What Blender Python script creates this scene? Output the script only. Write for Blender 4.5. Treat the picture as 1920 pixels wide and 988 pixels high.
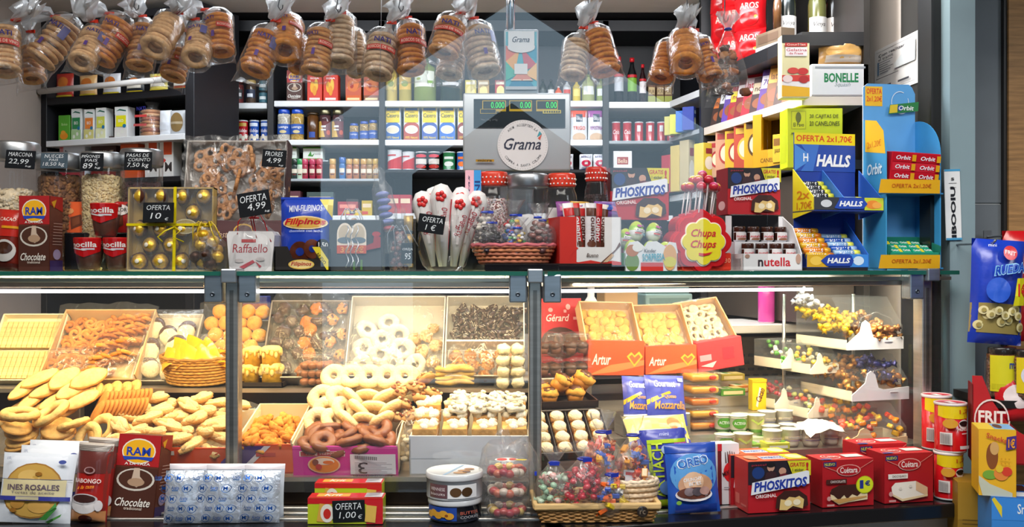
import bpy,bmesh,math,random
from mathutils import Matrix,Vector,noise as mnoise
PI = math.pi
sc = bpy.context.scene
for _o in list(bpy.data.objects):bpy.data.objects.remove(_o)
C = sc.collection

# ---------------------------------------------------------------- camera, sky, lights, exposure
CZ,CD,F = 1.30,2.6,1857.0            # camera height, distance to the shop front, focal length in pixels
cam = bpy.data.objects.new('camera',bpy.data.cameras.new('camera')); C.objects.link(cam)
cam.location = (0,-CD,CZ); cam.rotation_euler = (PI/2,0,0)
cam.data.lens = 36*F/1920; cam.data.sensor_width = 36; cam.data.clip_start = .05
sc.camera = cam
sc.view_settings.view_transform = 'Standard'; sc.view_settings.look = 'None'
sc.view_settings.exposure = 0.0; sc.view_settings.gamma = 1; sc.view_settings.use_curve_mapping = False
try:
    sc.cycles.transparent_max_bounces = 28; sc.cycles.max_bounces = 8; sc.cycles.glossy_bounces = 4
    sc.cycles.caustics_reflective = False; sc.cycles.caustics_refractive = False
    sc.cycles.sample_clamp_indirect = 4
except Exception:pass
wd = bpy.data.worlds.new('world'); sc.world = wd; wd.use_nodes = True
bg = wd.node_tree.nodes['Background']; bg.inputs[0].default_value = (.62,.86,1.05,1); bg.inputs[1].default_value = 1.5

def area(name,loc,aim,sx,sy,power,col,spread=PI):
    l = bpy.data.lights.new(name,'AREA'); l.shape = 'RECTANGLE'; l.size = sx; l.size_y = sy
    l.energy = power; l.color = col; l.spread = spread
    o = bpy.data.objects.new(name,l); C.objects.link(o); o.location = loc
    d = Vector(aim) - Vector(loc); o.rotation_euler = d.to_track_quat('-Z','Y').to_euler()
    return o
COOL = (.86,.93,1.0); WARM = (1.0,.76,.40); NEUT = (1.0,.95,.88)
area('ceiling_light_back',(-.35,1.0,2.36),(-.3,1.7,1.2),2.6,.25,34,COOL)
area('ceiling_light_stall',(-.1,.75,2.37),(-.1,.55,1.2),2.4,.2,24,COOL)
area('hall_light',(-.2,-1.9,3.3),(0,.2,1.3),3.2,.8,120,NEUT)
area('column_fill',(2.7,-2.4,2.8),(1.7,.3,1.2),.8,.8,22,COOL)  # cool fill added to give the steel column its blue-grey light
area('shop_back_light',(.55,.75,2.3),(1.1,1.0,1.5),.5,.3,5,NEUT)
area('bags_fill',(-.2,-.42,2.37),(-.1,.45,1.75),2.8,.2,16,NEUT)  # fill added out of view to brighten the hanging biscuit bags
area('right_wall_fill',(1.08,.30,2.36),(1.28,.85,1.9),.25,.15,4,NEUT)  # small fill added to lift the beige right-hand wall
area('case_light',(-.80,.035,1.252),(-.80,.30,.80),1.74,.03,19,WARM)
area('case_light_row',(-.80,.25,1.255),(-.80,.50,.90),1.74,.03,5.5,WARM)
area('case_light_turned',(.67,.18,1.252),(.60,.45,.80),1.05,.03,15,(1,.87,.62))
area('case_light_turned_row',(.66,.40,1.255),(.58,.62,.90),1.05,.03,1.8,(1,.87,.62))

# ---------------------------------------------------------------- placing: a pixel of the photograph at a real depth
K = .245                                  # the right half of the front is turned away by about 14 degrees
def Yd(px,d):                             # a depth given as text is absolute, not measured from the turned front
    if isinstance(d,str):return float(d)
    t = (px-960)/F
    if px <= 1020 or d > 1.2:return d
    return (d + .2450*2.6*t - .0206)/(1-.245*t)
def RZ(px,d=0):return .24 if px > 1020 and not isinstance(d,str) and d < 1.2 else 0.0
def P(px,py,d):
    y = Yd(px,d); s = (CD+y)/F
    return Vector(((px-960)*s,y,CZ-(py-494)*s))
class Box:pass
def bb(x0,x1,yt,d,zs):
    b = Box(); c = (x0+x1)/2; b.y = Yd(c,d); b.s = (CD+b.y)/F
    b.w = (x1-x0)*b.s; b.x = (c-960)*b.s; b.h = CZ-(yt-494)*b.s-zs; b.loc = Vector((b.x,b.y,zs)); b.rz = RZ(c,d)
    return b

# ---------------------------------------------------------------- materials: flat colour comes from each face, the finish from the material
def lin(c):
    c = (c >> 16 & 255,c >> 8 & 255,c & 255) if isinstance(c,int) else tuple(int(c[i:i+2],16) for i in (0,2,4))
    return tuple((v/255/12.92 if v/255 <= .04045 else ((v/255+.055)/1.055)**2.4) for v in c)
MATS = {}
def nodes_of(name):
    m = bpy.data.materials.new(name); m.use_nodes = True; nt = m.node_tree; nt.nodes.clear(); MATS[name] = m
    return m,nt
def N(nt,t,**kw):
    n = nt.nodes.new(t)
    for k,v in kw.items():
        if k.startswith('i_'):
            n.inputs[int(k[2:]) if k[2:].isdigit() else k[2:].replace('_',' ')].default_value = v
        else:setattr(n,k,v)
    return n
def std(name,rough=.5,metal=0,var=.1,vscale=30,bump=0,bscale=60,coat=0,spec=.5,sss=0,stretch=None,detail=3):
    m,nt = nodes_of(name); L = nt.links.new
    out = N(nt,'ShaderNodeOutputMaterial'); p = N(nt,'ShaderNodeBsdfPrincipled'); L(p.outputs[0],out.inputs[0])
    a = N(nt,'ShaderNodeAttribute',attribute_name='Col'); tc = N(nt,'ShaderNodeTexCoord')
    n = N(nt,'ShaderNodeTexNoise'); n.inputs['Scale'].default_value = vscale; n.inputs['Detail'].default_value = detail
    src = tc.outputs['Object']
    if stretch:
        mp = N(nt,'ShaderNodeMapping'); mp.inputs['Scale'].default_value = stretch; L(src,mp.inputs[0]); src = mp.outputs[0]
    L(src,n.inputs['Vector'])
    r = N(nt,'ShaderNodeMapRange'); r.inputs[1].default_value = .3; r.inputs[2].default_value = .7
    r.inputs[3].default_value = 1-var; r.inputs[4].default_value = 1+var*.5; L(n.outputs[0],r.inputs[0])
    mx = N(nt,'ShaderNodeVectorMath',operation='MULTIPLY'); L(a.outputs['Color'],mx.inputs[0]); L(r.outputs[0],mx.inputs[1])
    L(mx.outputs[0],p.inputs['Base Color'])
    p.inputs['Roughness'].default_value = rough; p.inputs['Metallic'].default_value = metal
    p.inputs['Specular IOR Level'].default_value = spec; p.inputs['Coat Weight'].default_value = coat; p.inputs['Coat Roughness'].default_value = .12
    if bump:
        n2 = N(nt,'ShaderNodeTexNoise'); n2.inputs['Scale'].default_value = bscale; n2.inputs['Detail'].default_value = 4; L(src,n2.inputs['Vector'])
        b = N(nt,'ShaderNodeBump'); b.inputs['Strength'].default_value = bump; b.inputs['Distance'].default_value = .004
        L(n2.outputs[0],b.inputs['Height']); L(b.outputs[0],p.inputs['Normal'])
    return m
std('card',.5,var=.05,vscale=14)
std('gloss',.22,var=.04,vscale=10,coat=.3)
std('pack',.28,var=.06,vscale=16,bump=.35,bscale=22,coat=.2)
std('food',.6,var=.30,vscale=55,bump=.5,bscale=120,spec=.3)
std('choc',.32,var=.18,vscale=40,bump=.25,bscale=70)
std('sugar',.8,var=.12,vscale=80,bump=.7,bscale=200,spec=.2)
std('candy',.2,var=.1,vscale=40,coat=.4)
std('foil',.28,metal=.5,var=.2,vscale=60,bump=.8,bscale=70)
std('metal',.32,metal=.9,var=.12,vscale=8,stretch=(1,1,14))
std('satin',.36,metal=.35,var=.08,vscale=5)
std('chrome',.12,metal=1,var=.05)
std('paint',.45,var=.06,vscale=6)
std('black',.5,var=.2,vscale=10)
std('slate',.75,var=.25,vscale=40,spec=.2)
std('wall',.85,var=.10,vscale=3,bump=.1,bscale=40,spec=.2)
std('tile',.55,var=.14,vscale=5,bump=.1,bscale=30)
std('wood',.55,var=.35,vscale=9,stretch=(1,1,12),bump=.2,bscale=30)
std('wicker',.6,var=.30,vscale=70,bump=.7,bscale=90,stretch=(1,1,3))
std('cloth',.9,var=.3,vscale=60,bump=.6,bscale=150,spec=.1)

def film(name,base,edge,streak,haze,rough,bscale=18,bump=.6,tint=(.97,.97,.97),power=2.2):
    """clear plastic or glass: light goes through, sheen at grazing angles and along creases"""
    m,nt = nodes_of(name); L = nt.links.new
    out = N(nt,'ShaderNodeOutputMaterial'); tr = N(nt,'ShaderNodeBsdfTransparent'); tr.inputs[0].default_value = (*tint,1)
    gl = N(nt,'ShaderNodeBsdfGlossy'); gl.inputs['Roughness'].default_value = rough
    df = N(nt,'ShaderNodeBsdfDiffuse'); df.inputs[0].default_value = (.9,.93,.96,1)
    lw = N(nt,'ShaderNodeLayerWeight'); lw.inputs[0].default_value = .5
    pw = N(nt,'ShaderNodeMath',operation='POWER'); L(lw.outputs['Facing'],pw.inputs[0]); pw.inputs[1].default_value = power
    ml = N(nt,'ShaderNodeMath',operation='MULTIPLY_ADD'); L(pw.outputs[0],ml.inputs[0]); ml.inputs[1].default_value = edge; ml.inputs[2].default_value = base
    fac = ml.outputs[0]
    if streak or bump:
        tc = N(nt,'ShaderNodeTexCoord'); mp = N(nt,'ShaderNodeMapping'); mp.inputs['Scale'].default_value = (1.6,1,.7); L(tc.outputs['Object'],mp.inputs[0])
        n = N(nt,'ShaderNodeTexNoise'); n.inputs['Scale'].default_value = bscale; n.inputs['Detail'].default_value = 3; n.inputs['Distortion'].default_value = 1.2; L(mp.outputs[0],n.inputs['Vector'])
        if streak:
            rg = N(nt,'ShaderNodeValToRGB'); e = rg.color_ramp.elements; e[0].position = .58; e[0].color = (0,0,0,1); e[1].position = .72; e[1].color = (streak,)*3 + (1,)
            L(n.outputs[0],rg.inputs[0]); ad = N(nt,'ShaderNodeMath',operation='ADD'); ad.use_clamp = True; L(fac,ad.inputs[0]); L(rg.outputs[0],ad.inputs[1]); fac = ad.outputs[0]
        if bump:
            b = N(nt,'ShaderNodeBump'); b.inputs['Strength'].default_value = bump; b.inputs['Distance'].default_value = .01; L(n.outputs[0],b.inputs['Height']); L(b.outputs[0],gl.inputs['Normal'])
    m1 = N(nt,'ShaderNodeMixShader'); L(fac,m1.inputs[0]); L(tr.outputs[0],m1.inputs[1]); L(gl.outputs[0],m1.inputs[2]); last = m1.outputs[0]
    if haze:
        m2 = N(nt,'ShaderNodeMixShader'); m2.inputs[0].default_value = haze; L(last,m2.inputs[1]); L(df.outputs[0],m2.inputs[2]); last = m2.outputs[0]
    L(last,out.inputs[0]); return m
film('film',.03,.45,.22,.04,.18)
film('bagfilm',.03,.40,.20,.045,.2,bscale=26)
film('neckfilm',.12,.5,.35,.30,.2,bscale=40)
film('acrylic',.03,.30,.0,.03,.05,bump=0)
film('jarglass',.035,.55,.05,.02,.06,bscale=8,bump=.1)
film('pane',.072,.25,0,.0,.0,bump=0,power=4)
film('caseglass',.05,.25,0,.012,.0,bump=0,power=4)
film('slab',.05,.5,0,.03,.02,bump=0,tint=(.80,.93,.88))
def emit(name,col,s):
    m,nt = nodes_of(name); out = N(nt,'ShaderNodeOutputMaterial'); e = N(nt,'ShaderNodeEmission')
    e.inputs[0].default_value = (*col,1); e.inputs[1].default_value = s; nt.links.new(e.outputs[0],out.inputs[0]); return m
emit('tube_light',(1,.93,.88),6.0)
emit('digits',(.05,.9,.12),1.2)
emit('led_red',(1,.05,.1),2.0)

# ---------------------------------------------------------------- mesh builder
TXT = {}
def text_mesh(s,bold=0,it=0):
    k = (s,bold,it)
    if k in TXT:return TXT[k]
    cu = bpy.data.curves.new('lettering','FONT'); cu.body = s; cu.resolution_u = 2; cu.offset = bold; cu.shear = it; cu.fill_mode = 'FRONT'
    ob = bpy.data.objects.new('lettering',cu); me = bpy.data.meshes.new_from_object(ob)
    vs = [v.co.copy() for v in me.vertices]; fs = [tuple(p.vertices) for p in me.polygons]
    bpy.data.objects.remove(ob); bpy.data.curves.remove(cu); bpy.data.meshes.remove(me)
    if not vs:TXT[k] = ([],[]); return TXT[k]
    x0 = min(v.x for v in vs); x1 = max(v.x for v in vs); y0 = min(v.y for v in vs); y1 = max(v.y for v in vs)
    TXT[k] = ([((v.x-x0)/max(x1-x0,1e-6),(v.y-y0)/max(y1-y0,1e-6)) for v in vs],fs)
    return TXT[k]
def cut(ps,ax,lim,sg):
    out = []
    for i,p in enumerate(ps):
        q = ps[i-1]; dp = (p[ax]-lim)*sg; dq = (q[ax]-lim)*sg
        if (dp >= 0) != (dq >= 0):t = dq/(dq-dp); out.append((q[0]+(p[0]-q[0])*t,q[1]+(p[1]-q[1])*t))
        if dp >= 0:out.append(p)
    return out
class M:
    def __init__(s):s.v = []; s.f = []; s.c = []; s.m = []; s.sm = []; s.T = None
    def add(s,vs,fs,col,mat='card',smooth=False):
        n = len(s.v)
        s.v += [tuple(s.T @ Vector(v)) for v in vs] if s.T is not None else [tuple(v) for v in vs]
        multi = isinstance(col,list)
        for i,f in enumerate(fs):
            s.f.append([k+n for k in f]); s.c.append(col[i] if multi else col); s.m.append(mat); s.sm.append(smooth)
        return s
    def box(s,x0,x1,y0,y1,z0,z1,col,mat='card'):
        vs = [(x,y,z) for z in (z0,z1) for y in (y0,y1) for x in (x0,x1)]
        return s.add(vs,[(0,2,3,1),(4,5,7,6),(0,1,5,4),(2,6,7,3),(0,4,6,2),(1,3,7,5)],col,mat)
    def rbox(s,x0,x1,y0,y1,z0,z1,col,mat='card',b=.003,seg=2):
        bm = bmesh.new(); bmesh.ops.create_cube(bm,size=1)
        for v in bm.verts:v.co = ((x0+x1)/2+v.co.x*(x1-x0),(y0+y1)/2+v.co.y*(y1-y0),(z0+z1)/2+v.co.z*(z1-z0))
        b = min(b,.45*min(x1-x0,y1-y0,z1-z0))
        bmesh.ops.bevel(bm,geom=bm.edges[:],offset=b,segments=seg,affect='EDGES',profile=.5)
        bm.verts.ensure_lookup_table(); bm.verts.index_update()
        s.add([v.co.copy() for v in bm.verts],[[v.index for v in f.verts] for f in bm.faces],col,mat,seg > 2); bm.free(); return s
    def lathe(s,prof,seg=20,col='ffffff',mat='card',c=(0,0,0),wob=None,smooth=True,sx=1,sy=1):
        vs = []; fs = []; cols = []
        for j,(r,z) in enumerate(prof):
            for i in range(seg):
                a = 2*PI*i/seg; k = r*(1+(wob(a,j) if wob else 0)); vs.append((c[0]+k*math.cos(a)*sx,c[1]+k*math.sin(a)*sy,c[2]+z))
        for j in range(len(prof)-1):
            for i in range(seg):
                fs.append((j*seg+i,j*seg+(i+1) % seg,(j+1)*seg+(i+1) % seg,(j+1)*seg+i)); cols.append(col[j] if isinstance(col,list) else col)
        if prof[0][0] > 1e-4:fs.append(tuple(range(seg))[::-1]); cols.append(col[0] if isinstance(col,list) else col)
        if prof[-1][0] > 1e-4:fs.append(tuple((len(prof)-1)*seg+i for i in range(seg))); cols.append(col[-1] if isinstance(col,list) else col)
        return s.add(vs,fs,cols,mat,smooth)
    def shell(s,prof,seg=20,col='ffffff',mat='film',c=(0,0,0),wob=None,sx=1,sy=1):
        vs = []; fs = []
        for j,(r,z) in enumerate(prof):
            for i in range(seg):
                a = 2*PI*i/seg; k = r*(1+(wob(a,j) if wob else 0)); vs.append((c[0]+k*math.cos(a)*sx,c[1]+k*math.sin(a)*sy,c[2]+z))
        for j in range(len(prof)-1):
            for i in range(seg):fs.append((j*seg+i,j*seg+(i+1) % seg,(j+1)*seg+(i+1) % seg,(j+1)*seg+i))
        return s.add(vs,fs,col,mat,True)
    def tube(s,pts,r,seg=8,col='ffffff',mat='card',closed=False,flat=1.0,cap=True):
        pts = [Vector(p) for p in pts]; n = len(pts); rr = r if isinstance(r,list) else [r]*n
        vs = []; fs = []; up = None
        for i,p in enumerate(pts):
            a = pts[(i+1) % n] if closed or i < n-1 else p; b = pts[i-1] if closed or i > 0 else p
            t = (a-b)
            t = t.normalized() if t.length > 1e-9 else Vector((0,0,1))
            if up is None:up = t.orthogonal().normalized() if abs(t.y) > .8 else (Vector((0,1,0))-t*t.y).normalized()
            else:
                up = up-t*up.dot(t); up = up.normalized() if up.length > 1e-6 else t.orthogonal().normalized()
            w = t.cross(up)
            for k in range(seg):
                q = 2*PI*k/seg; vs.append(p+(up*math.cos(q)*flat+w*math.sin(q))*rr[i])
        for i in range(n if closed else n-1):
            j = (i+1) % n
            for k in range(seg):fs.append((i*seg+k,i*seg+(k+1) % seg,j*seg+(k+1) % seg,j*seg+k))
        if not closed and cap:fs += [tuple(range(seg))[::-1],tuple((n-1)*seg+k for k in range(seg))]
        return s.add(vs,fs,col,mat,True)
    def ell(s,c,r,seg=10,rings=6,col='ffffff',mat='food',top=None,lump=0,seed=0):
        vs = [(c[0],c[1],c[2]-r[2])]; fs = []; cols = []
        for j in range(1,rings):
            t = PI*j/rings-PI/2
            for i in range(seg):
                a = 2*PI*i/seg; d = Vector((math.cos(t)*math.cos(a),math.cos(t)*math.sin(a),math.sin(t)))
                k = 1+(lump*mnoise.noise(d*1.8+Vector((seed,seed*.7,0))) if lump else 0)
                vs.append((c[0]+d.x*r[0]*k,c[1]+d.y*r[1]*k,c[2]+d.z*r[2]*k))
        vs.append((c[0],c[1],c[2]+r[2])); q = len(vs)-1
        for i in range(seg):fs.append((0,1+(i+1) % seg,1+i)); cols.append(col)
        for j in range(rings-2):
            for i in range(seg):
                fs.append((1+j*seg+i,1+j*seg+(i+1) % seg,1+(j+1)*seg+(i+1) % seg,1+(j+1)*seg+i)); cols.append(top if top and j >= (rings-2)*.55 else col)
        b = 1+(rings-2)*seg
        for i in range(seg):fs.append((b+i,b+(i+1) % seg,q)); cols.append(top or col)
        return s.add(vs,fs,cols,mat,True)
    def ring(s,R,r,seg=20,k=8,col='d9a35f',mat='food',flat=1,c=(0,0,0),lump=0,seed=0,top=None,sx=1):
        vs = []; fs = []; cols = []
        for i in range(seg):
            a = 2*PI*i/seg; l = 1+(lump*mnoise.noise(Vector((math.cos(a)*2+seed,math.sin(a)*2,seed))) if lump else 0)
            for j in range(k):
                q = 2*PI*j/k; x = R+r*math.cos(q)*l; vs.append((c[0]+x*math.cos(a)*sx,c[1]+x*math.sin(a),c[2]+r*flat*l*math.sin(q)))
                fs.append((i*k+j,((i+1) % seg)*k+j,((i+1) % seg)*k+(j+1) % k,i*k+(j+1) % k)); cols.append(top if top and 0 < (j+.5)/k < .5 else col)
        return s.add(vs,fs,cols,mat,True)
    def prism(s,pts,y0,y1,col,mat='card',side=None):
        n = len(pts); vs = [(x,y0,z) for x,z in pts]+[(x,y1,z) for x,z in pts]
        fs = [tuple(range(n)),tuple(range(2*n-1,n-1,-1))]+[(i,n+i,n+(i+1) % n,(i+1) % n) for i in range(n)]
        return s.add(vs,fs,[col,col]+[side or col]*n,mat)
    def art(s,items,fn,mat='card',n=1):
        """flat printing: rectangles, ellipses, polygons and lettering in 0..1 coordinates of the face fn(u, v, lift)"""
        lift = .0005
        for e in items:
            k = e[0]; opt = e[-1] if isinstance(e[-1],dict) else {}; rot = opt.get('rot',0); mm = opt.get('mat',mat)
            if k == 'r':
                x0,y0,x1,y1,col = e[1:6]
                vs = [(x0+(x1-x0)*i/n,y0+(y1-y0)*j/n) for j in range(n+1) for i in range(n+1)]
                fs = [(j*(n+1)+i,j*(n+1)+i+1,(j+1)*(n+1)+i+1,(j+1)*(n+1)+i) for j in range(n) for i in range(n)]; ce = ((x0+x1)/2,(y0+y1)/2)
            elif k == 'e':
                cx,cy,rx,ry,col = e[1:6]; q = 20; nr = 3 if n > 1 else 1; vs = [(cx,cy)]; fs = []
                for j in range(1,nr+1):vs += [(cx+rx*j/nr*math.cos(2*PI*i/q),cy+ry*j/nr*math.sin(2*PI*i/q)) for i in range(q)]
                fs += [(0,1+i,1+(i+1) % q) for i in range(q)]
                for j in range(nr-1):fs += [(1+j*q+i,1+(j+1)*q+i,1+(j+1)*q+(i+1) % q,1+j*q+(i+1) % q) for i in range(q)]
                ce = (cx,cy)
            elif k == 'p':
                vs,col = e[1],e[2]; fs = [tuple(range(len(vs)))]; ce = (sum(v[0] for v in vs)/len(vs),sum(v[1] for v in vs)/len(vs))
            else:
                x0,y0,x1,y1,col = e[2:7]; tv,fs = text_mesh(e[1],opt.get('b',0)*.02,opt.get('i',0)); vs = [(x0+(x1-x0)*a,y0+(y1-y0)*b) for a,b in tv]; ce = ((x0+x1)/2,(y0+y1)/2)
            if rot:
                asp = opt.get('asp',1); cr,sr = math.cos(rot),math.sin(rot)
                vs = [(ce[0]+(x-ce[0])*cr-(y-ce[1])/asp*sr,ce[1]+(x-ce[0])*asp*sr+(y-ce[1])*cr) for x,y in vs]
            if k == 'p' and n > 1:                  # cut into small cells so that the printing hugs a curved face
                q = max(4,n); ps = vs; vs = []; fs = []
                u0 = min(p[0] for p in ps); u1 = max(p[0] for p in ps); v0 = min(p[1] for p in ps); v1 = max(p[1] for p in ps)
                nu = max(1,math.ceil((u1-u0)*q)); nv = max(1,math.ceil((v1-v0)*q))
                for i in range(nu):
                    a = cut(cut(ps,0,u0+(u1-u0)*i/nu,1),0,u0+(u1-u0)*(i+1)/nu,-1)
                    for j in range(nv):
                        c = cut(cut(a,1,v0+(v1-v0)*j/nv,1),1,v0+(v1-v0)*(j+1)/nv,-1)
                        if len(c) > 2:fs.append(tuple(range(len(vs),len(vs)+len(c)))); vs += c
            s.add([fn(x,y,lift) for x,y in vs],fs,col,mm,n > 1); lift += .00045
        return s
    def mesh(s,name):
        me = bpy.data.meshes.new(name); me.from_pydata(s.v,[],s.f); names = []
        idx = []
        for m in s.m:
            if m not in names:names.append(m)
            idx.append(names.index(m))
        for m in names:me.materials.append(MATS[m])
        me.polygons.foreach_set('material_index',idx); me.polygons.foreach_set('use_smooth',s.sm)
        at = me.color_attributes.new('Col','FLOAT_COLOR','CORNER'); buf = []
        cc = {}
        for f,c in zip(s.f,s.c):
            if c not in cc:cc[c] = (*lin(c),1.0)
            for _ in f:buf.extend(cc[c])
        at.data.foreach_set('color',buf); me.update(); return me
def link(name,data,parent=None,loc=None,rot=None):
    o = bpy.data.objects.new(name,data); C.objects.link(o)
    if parent:o.parent = parent
    if loc is not None:o.location = loc
    if rot is not None:o.rotation_euler = rot
    return o
def tag(o,label,cat,group=None,kind=None):
    o['label'] = label; o['category'] = cat
    if group:o['group'] = group
    if kind:o['kind'] = kind
    return o
def thing(name,label,cat,loc=(0,0,0),rz=0,group=None,rot=None):
    return tag(link(name,None,None,loc,rot or (0,0,rz)),label,cat,group)
def part(name,m,parent,loc=None,rot=None,label=None,kind=None):
    o = link(name,m if isinstance(m,bpy.types.Mesh) else m.mesh(name),parent,loc,rot)
    if label:o['label'] = label
    if kind:o['kind'] = kind
    return o
def solo(name,m,label,cat,loc=(0,0,0),rz=0,group=None,rot=None,kind=None):
    return tag(link(name,m if isinstance(m,bpy.types.Mesh) else m.mesh(name),None,loc,rot or (0,0,rz)),label,cat,group,kind)
def struct(name,m):
    o = link(name,m.mesh(name)); o['kind'] = 'structure'; return o
# face mappers
def ffront(w,h,y=0):return lambda u,v,l:((u-.5)*w,y-l,v*h)
def fright(w,h,d):return lambda u,v,l:(w/2+l,u*d,v*h)
def fleft(w,h,d):return lambda u,v,l:(-w/2-l,(1-u)*d,v*h)
def ftop(w,h,d):return lambda u,v,l:((u-.5)*w,v*d,h+l)
def fcyl(r,h,a0=-1.3,a1=1.3,z0=0):
    def g(u,v,l):
        a = a0+(a1-a0)*u; return ((r+l)*math.sin(a),-(r+l)*math.cos(a),z0+v*h)
    return g
def dep(u,v,p=.55):
    a = max(0,1-(2*u-1)**2); b = max(0,1-(2*v-1)**2); return (a**p)*(b**(p*.8))
def pillow(m,w,h,d,col,art,mat='pack',seed=0,n=12,flat=.0,fin=0):
    """a filled sachet: two bulged sheets with crimped ends; printing follows the bulge"""
    def yy(u,v):
        k = dep(u,min(1,max(0,v)),.5); wr = mnoise.noise(Vector((u*3.1+seed,v*4.3,seed)))*.18+mnoise.noise(Vector((u*9+seed,v*9,seed)))*.07
        return d/2*(k+wr*k**.5)
    vs = []; fs = []
    for sgn in (-1,1):
        for j in range(n+1):
            for i in range(n+1):
                u,v = i/n,j/n; vs.append(((u-.5)*w*(1-.04*math.sin(PI*v)),sgn*yy(u,v),v*h))
        o = (n+1)*(n+1)*(0 if sgn < 0 else 1)
        for j in range(n):
            for i in range(n):fs.append((o+j*(n+1)+i,o+j*(n+1)+i+1,o+(j+1)*(n+1)+i+1,o+(j+1)*(n+1)+i))
    m.add(vs,fs,col,mat,True)
    if fin:
        m.box(-w/2,w/2,-.001,.001,-fin,0,col,mat); m.box(-w/2,w/2,-.001,.001,h,h+fin,col,mat)
    def fn(u,v,l):return ((u-.5)*w*(1-.04*math.sin(PI*v)),-yy(u,v)-l*1.6-.0006,v*h)
    m.art(art,fn,mat,n=8); return m
def rb(m,w,h,d,col,art=(),right=(),left=(),top=(),mat='card',b=.0015):
    m.rbox(-w/2,w/2,0,d,0,h,col,mat,b,1)
    if art:m.art(art,ffront(w,h),mat)
    if right:m.art(right,fright(w,h,d),mat)
    if left:m.art(left,fleft(w,h,d),mat)
    if top:m.art(top,ftop(w,h,d),mat)
    return m
def carton(name,label,cat,x0,x1,yt,d,zs,art,base='ffffff',depth=.06,group=None,rz=None,lean=0,dz=0,**kw):
    b = bb(x0,x1,yt,d,zs); m = rb(M(),b.w,b.h,depth,base,art,**kw)
    return solo(name,m,label,cat,b.loc+Vector((0,0,dz)),0,group,rot=(-lean,0,b.rz if rz is None else rz))
def pouch(name,label,cat,x0,x1,yt,d,zs,art,base,thick=.05,group=None,rz=None,lean=.12,mat='pack',seed=0,roll=0,fin=0):
    b = bb(x0,x1,yt,d,zs); m = pillow(M(),b.w,b.h,thick,base,art,mat,seed,fin=fin)
    return solo(name,m,label,cat,b.loc,0,group,rot=(-lean,roll,b.rz if rz is None else rz))
def sign(x0,x1,y0,y1,d,lines,label,rot=0,rz=None,lean=.1,tag_col='12161c'):
    """small black chalk price sign"""
    b = bb(x0,x1,y0,d,0); z1 = b.h; z0 = CZ-(y1-494)*b.s; h = z1-z0; m = M()
    m.rbox(-b.w/2,b.w/2,0,.003,0,h,tag_col,'slate',.004,2)
    m.art([('t',t,u0,v0,u1,v1,'e8eef4',{'b':-.12,'i':.15}) for t,u0,v0,u1,v1 in lines],ffront(b.w,h),'slate')
    return solo('price_sign',m,label,'price sign',(b.x,b.y,z0),0,'black chalk price signs',rot=(-lean,rot,b.rz if rz is None else rz))
def put(name,label,cat,group,meshes,T,places):
    """repeats: each piece an object of its own that shares its mesh"""
    for i,(x,y,z,a,b,c,s) in enumerate(places):
        o = tag(link(name,meshes[i % len(meshes)]),label,cat,group)
        o.matrix_world = T @ Matrix.Translation((x,y,z)) @ Matrix.Rotation(c,4,'Z') @ Matrix.Rotation(a,4,'X') @ Matrix.Rotation(b,4,'Y') @ Matrix.Scale(s,4)
def grid(nx,ny,x0,x1,y0,y1,z,jit,seed,ra=.4,rise=0,s=.12,spin=PI,layer=0):
    r = random.Random(seed); out = []
    for j in range(ny):
        for i in range(nx):
            u = (i+.5+(.25 if j % 2 else -.25)*(nx > 2))/nx; v = (j+.5)/ny
            out.append((x0+(x1-x0)*u+r.uniform(-jit,jit),y0+(y1-y0)*v+r.uniform(-jit,jit),z+rise*v+r.uniform(0,jit*.5)+layer*(j % 2),r.uniform(-ra,ra),r.uniform(-ra,ra),r.uniform(-spin,spin),1+r.uniform(-s,s)))
    return out
def frame(px,py,d,tilt=0,rz=None,dz=0):
    p = P(px,py,d); return Matrix.Translation((p.x,p.y,p.z+dz)) @ Matrix.Rotation(RZ(px,d) if rz is None else rz,4,'Z') @ Matrix.Rotation(tilt,4,'X')
def tray_mesh(w,l,h,col,inside=None,t=.004,front=None,mat='card'):
    m = M(); inside = inside or col; fh = h if front is None else front
    m.box(-w/2,w/2,0,l,0,t,inside,mat)
    m.box(-w/2,w/2,0,t,0,fh,col,mat); m.box(-w/2,w/2,l-t,l,0,h,inside,mat)
    m.box(-w/2,-w/2+t,0,l,0,h,inside,mat); m.box(w/2-t,w/2,0,l,0,h,inside,mat); return m
# ================================================================ the hall and the stall
def slab(name,*b,col='888888',mat='wall',T=None):
    m = M(); m.T = T; m.box(*b,col,mat); return struct(name,m)
slab('floor',-6,6,-8.2,2.6,-.05,0,col='6d6a66',mat='tile')
slab('ceiling_hall',-6,6,-8.2,2.6,4.6,4.7,col='3a3a3c')
slab('wall_hall_left',-6.1,-6,-8.2,2.6,0,4.7,col='3c3a38'); slab('wall_hall_right',6,6.1,-8.2,2.6,0,4.7,col='3c3a38')
slab('wall_back',-6,6,2.5,2.6,0,4.7,col='2a2a2c')
m = M()
for sx in (-1,1):
    m.prism([(sx*6,0),(sx*2.05,0),(sx*2.05,2.75),(0,4.1),(0,4.7),(sx*6,4.7)],-8.1,-8.0,'161515','wall')
struct('wall_hall_front',m)                                        # gabled way out to the street, where the daylight comes from
m = M(); m.prism([(-1.12,0),(-1.12,2.3),(0,3.1),(1.12,2.3),(1.12,0)],-8.7,-8.6,'131316','wall'); struct('kiosk_silhouette',m)  # unseen kiosk shape added to keep the reflected gable dark in its middle
slab('ceiling',-2.4,.86,-.5,1.70,2.39,2.42,col='d8cfc4')
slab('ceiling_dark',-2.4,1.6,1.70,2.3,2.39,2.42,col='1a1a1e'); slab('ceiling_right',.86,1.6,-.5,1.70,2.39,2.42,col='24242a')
slab('wall_header',-6,6,-.6,-.5,2.39,4.6,col='4a4744')
slab('wall_left',-2.12,-2.06,-.5,2.3,0,2.39,col='988b82')
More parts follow.
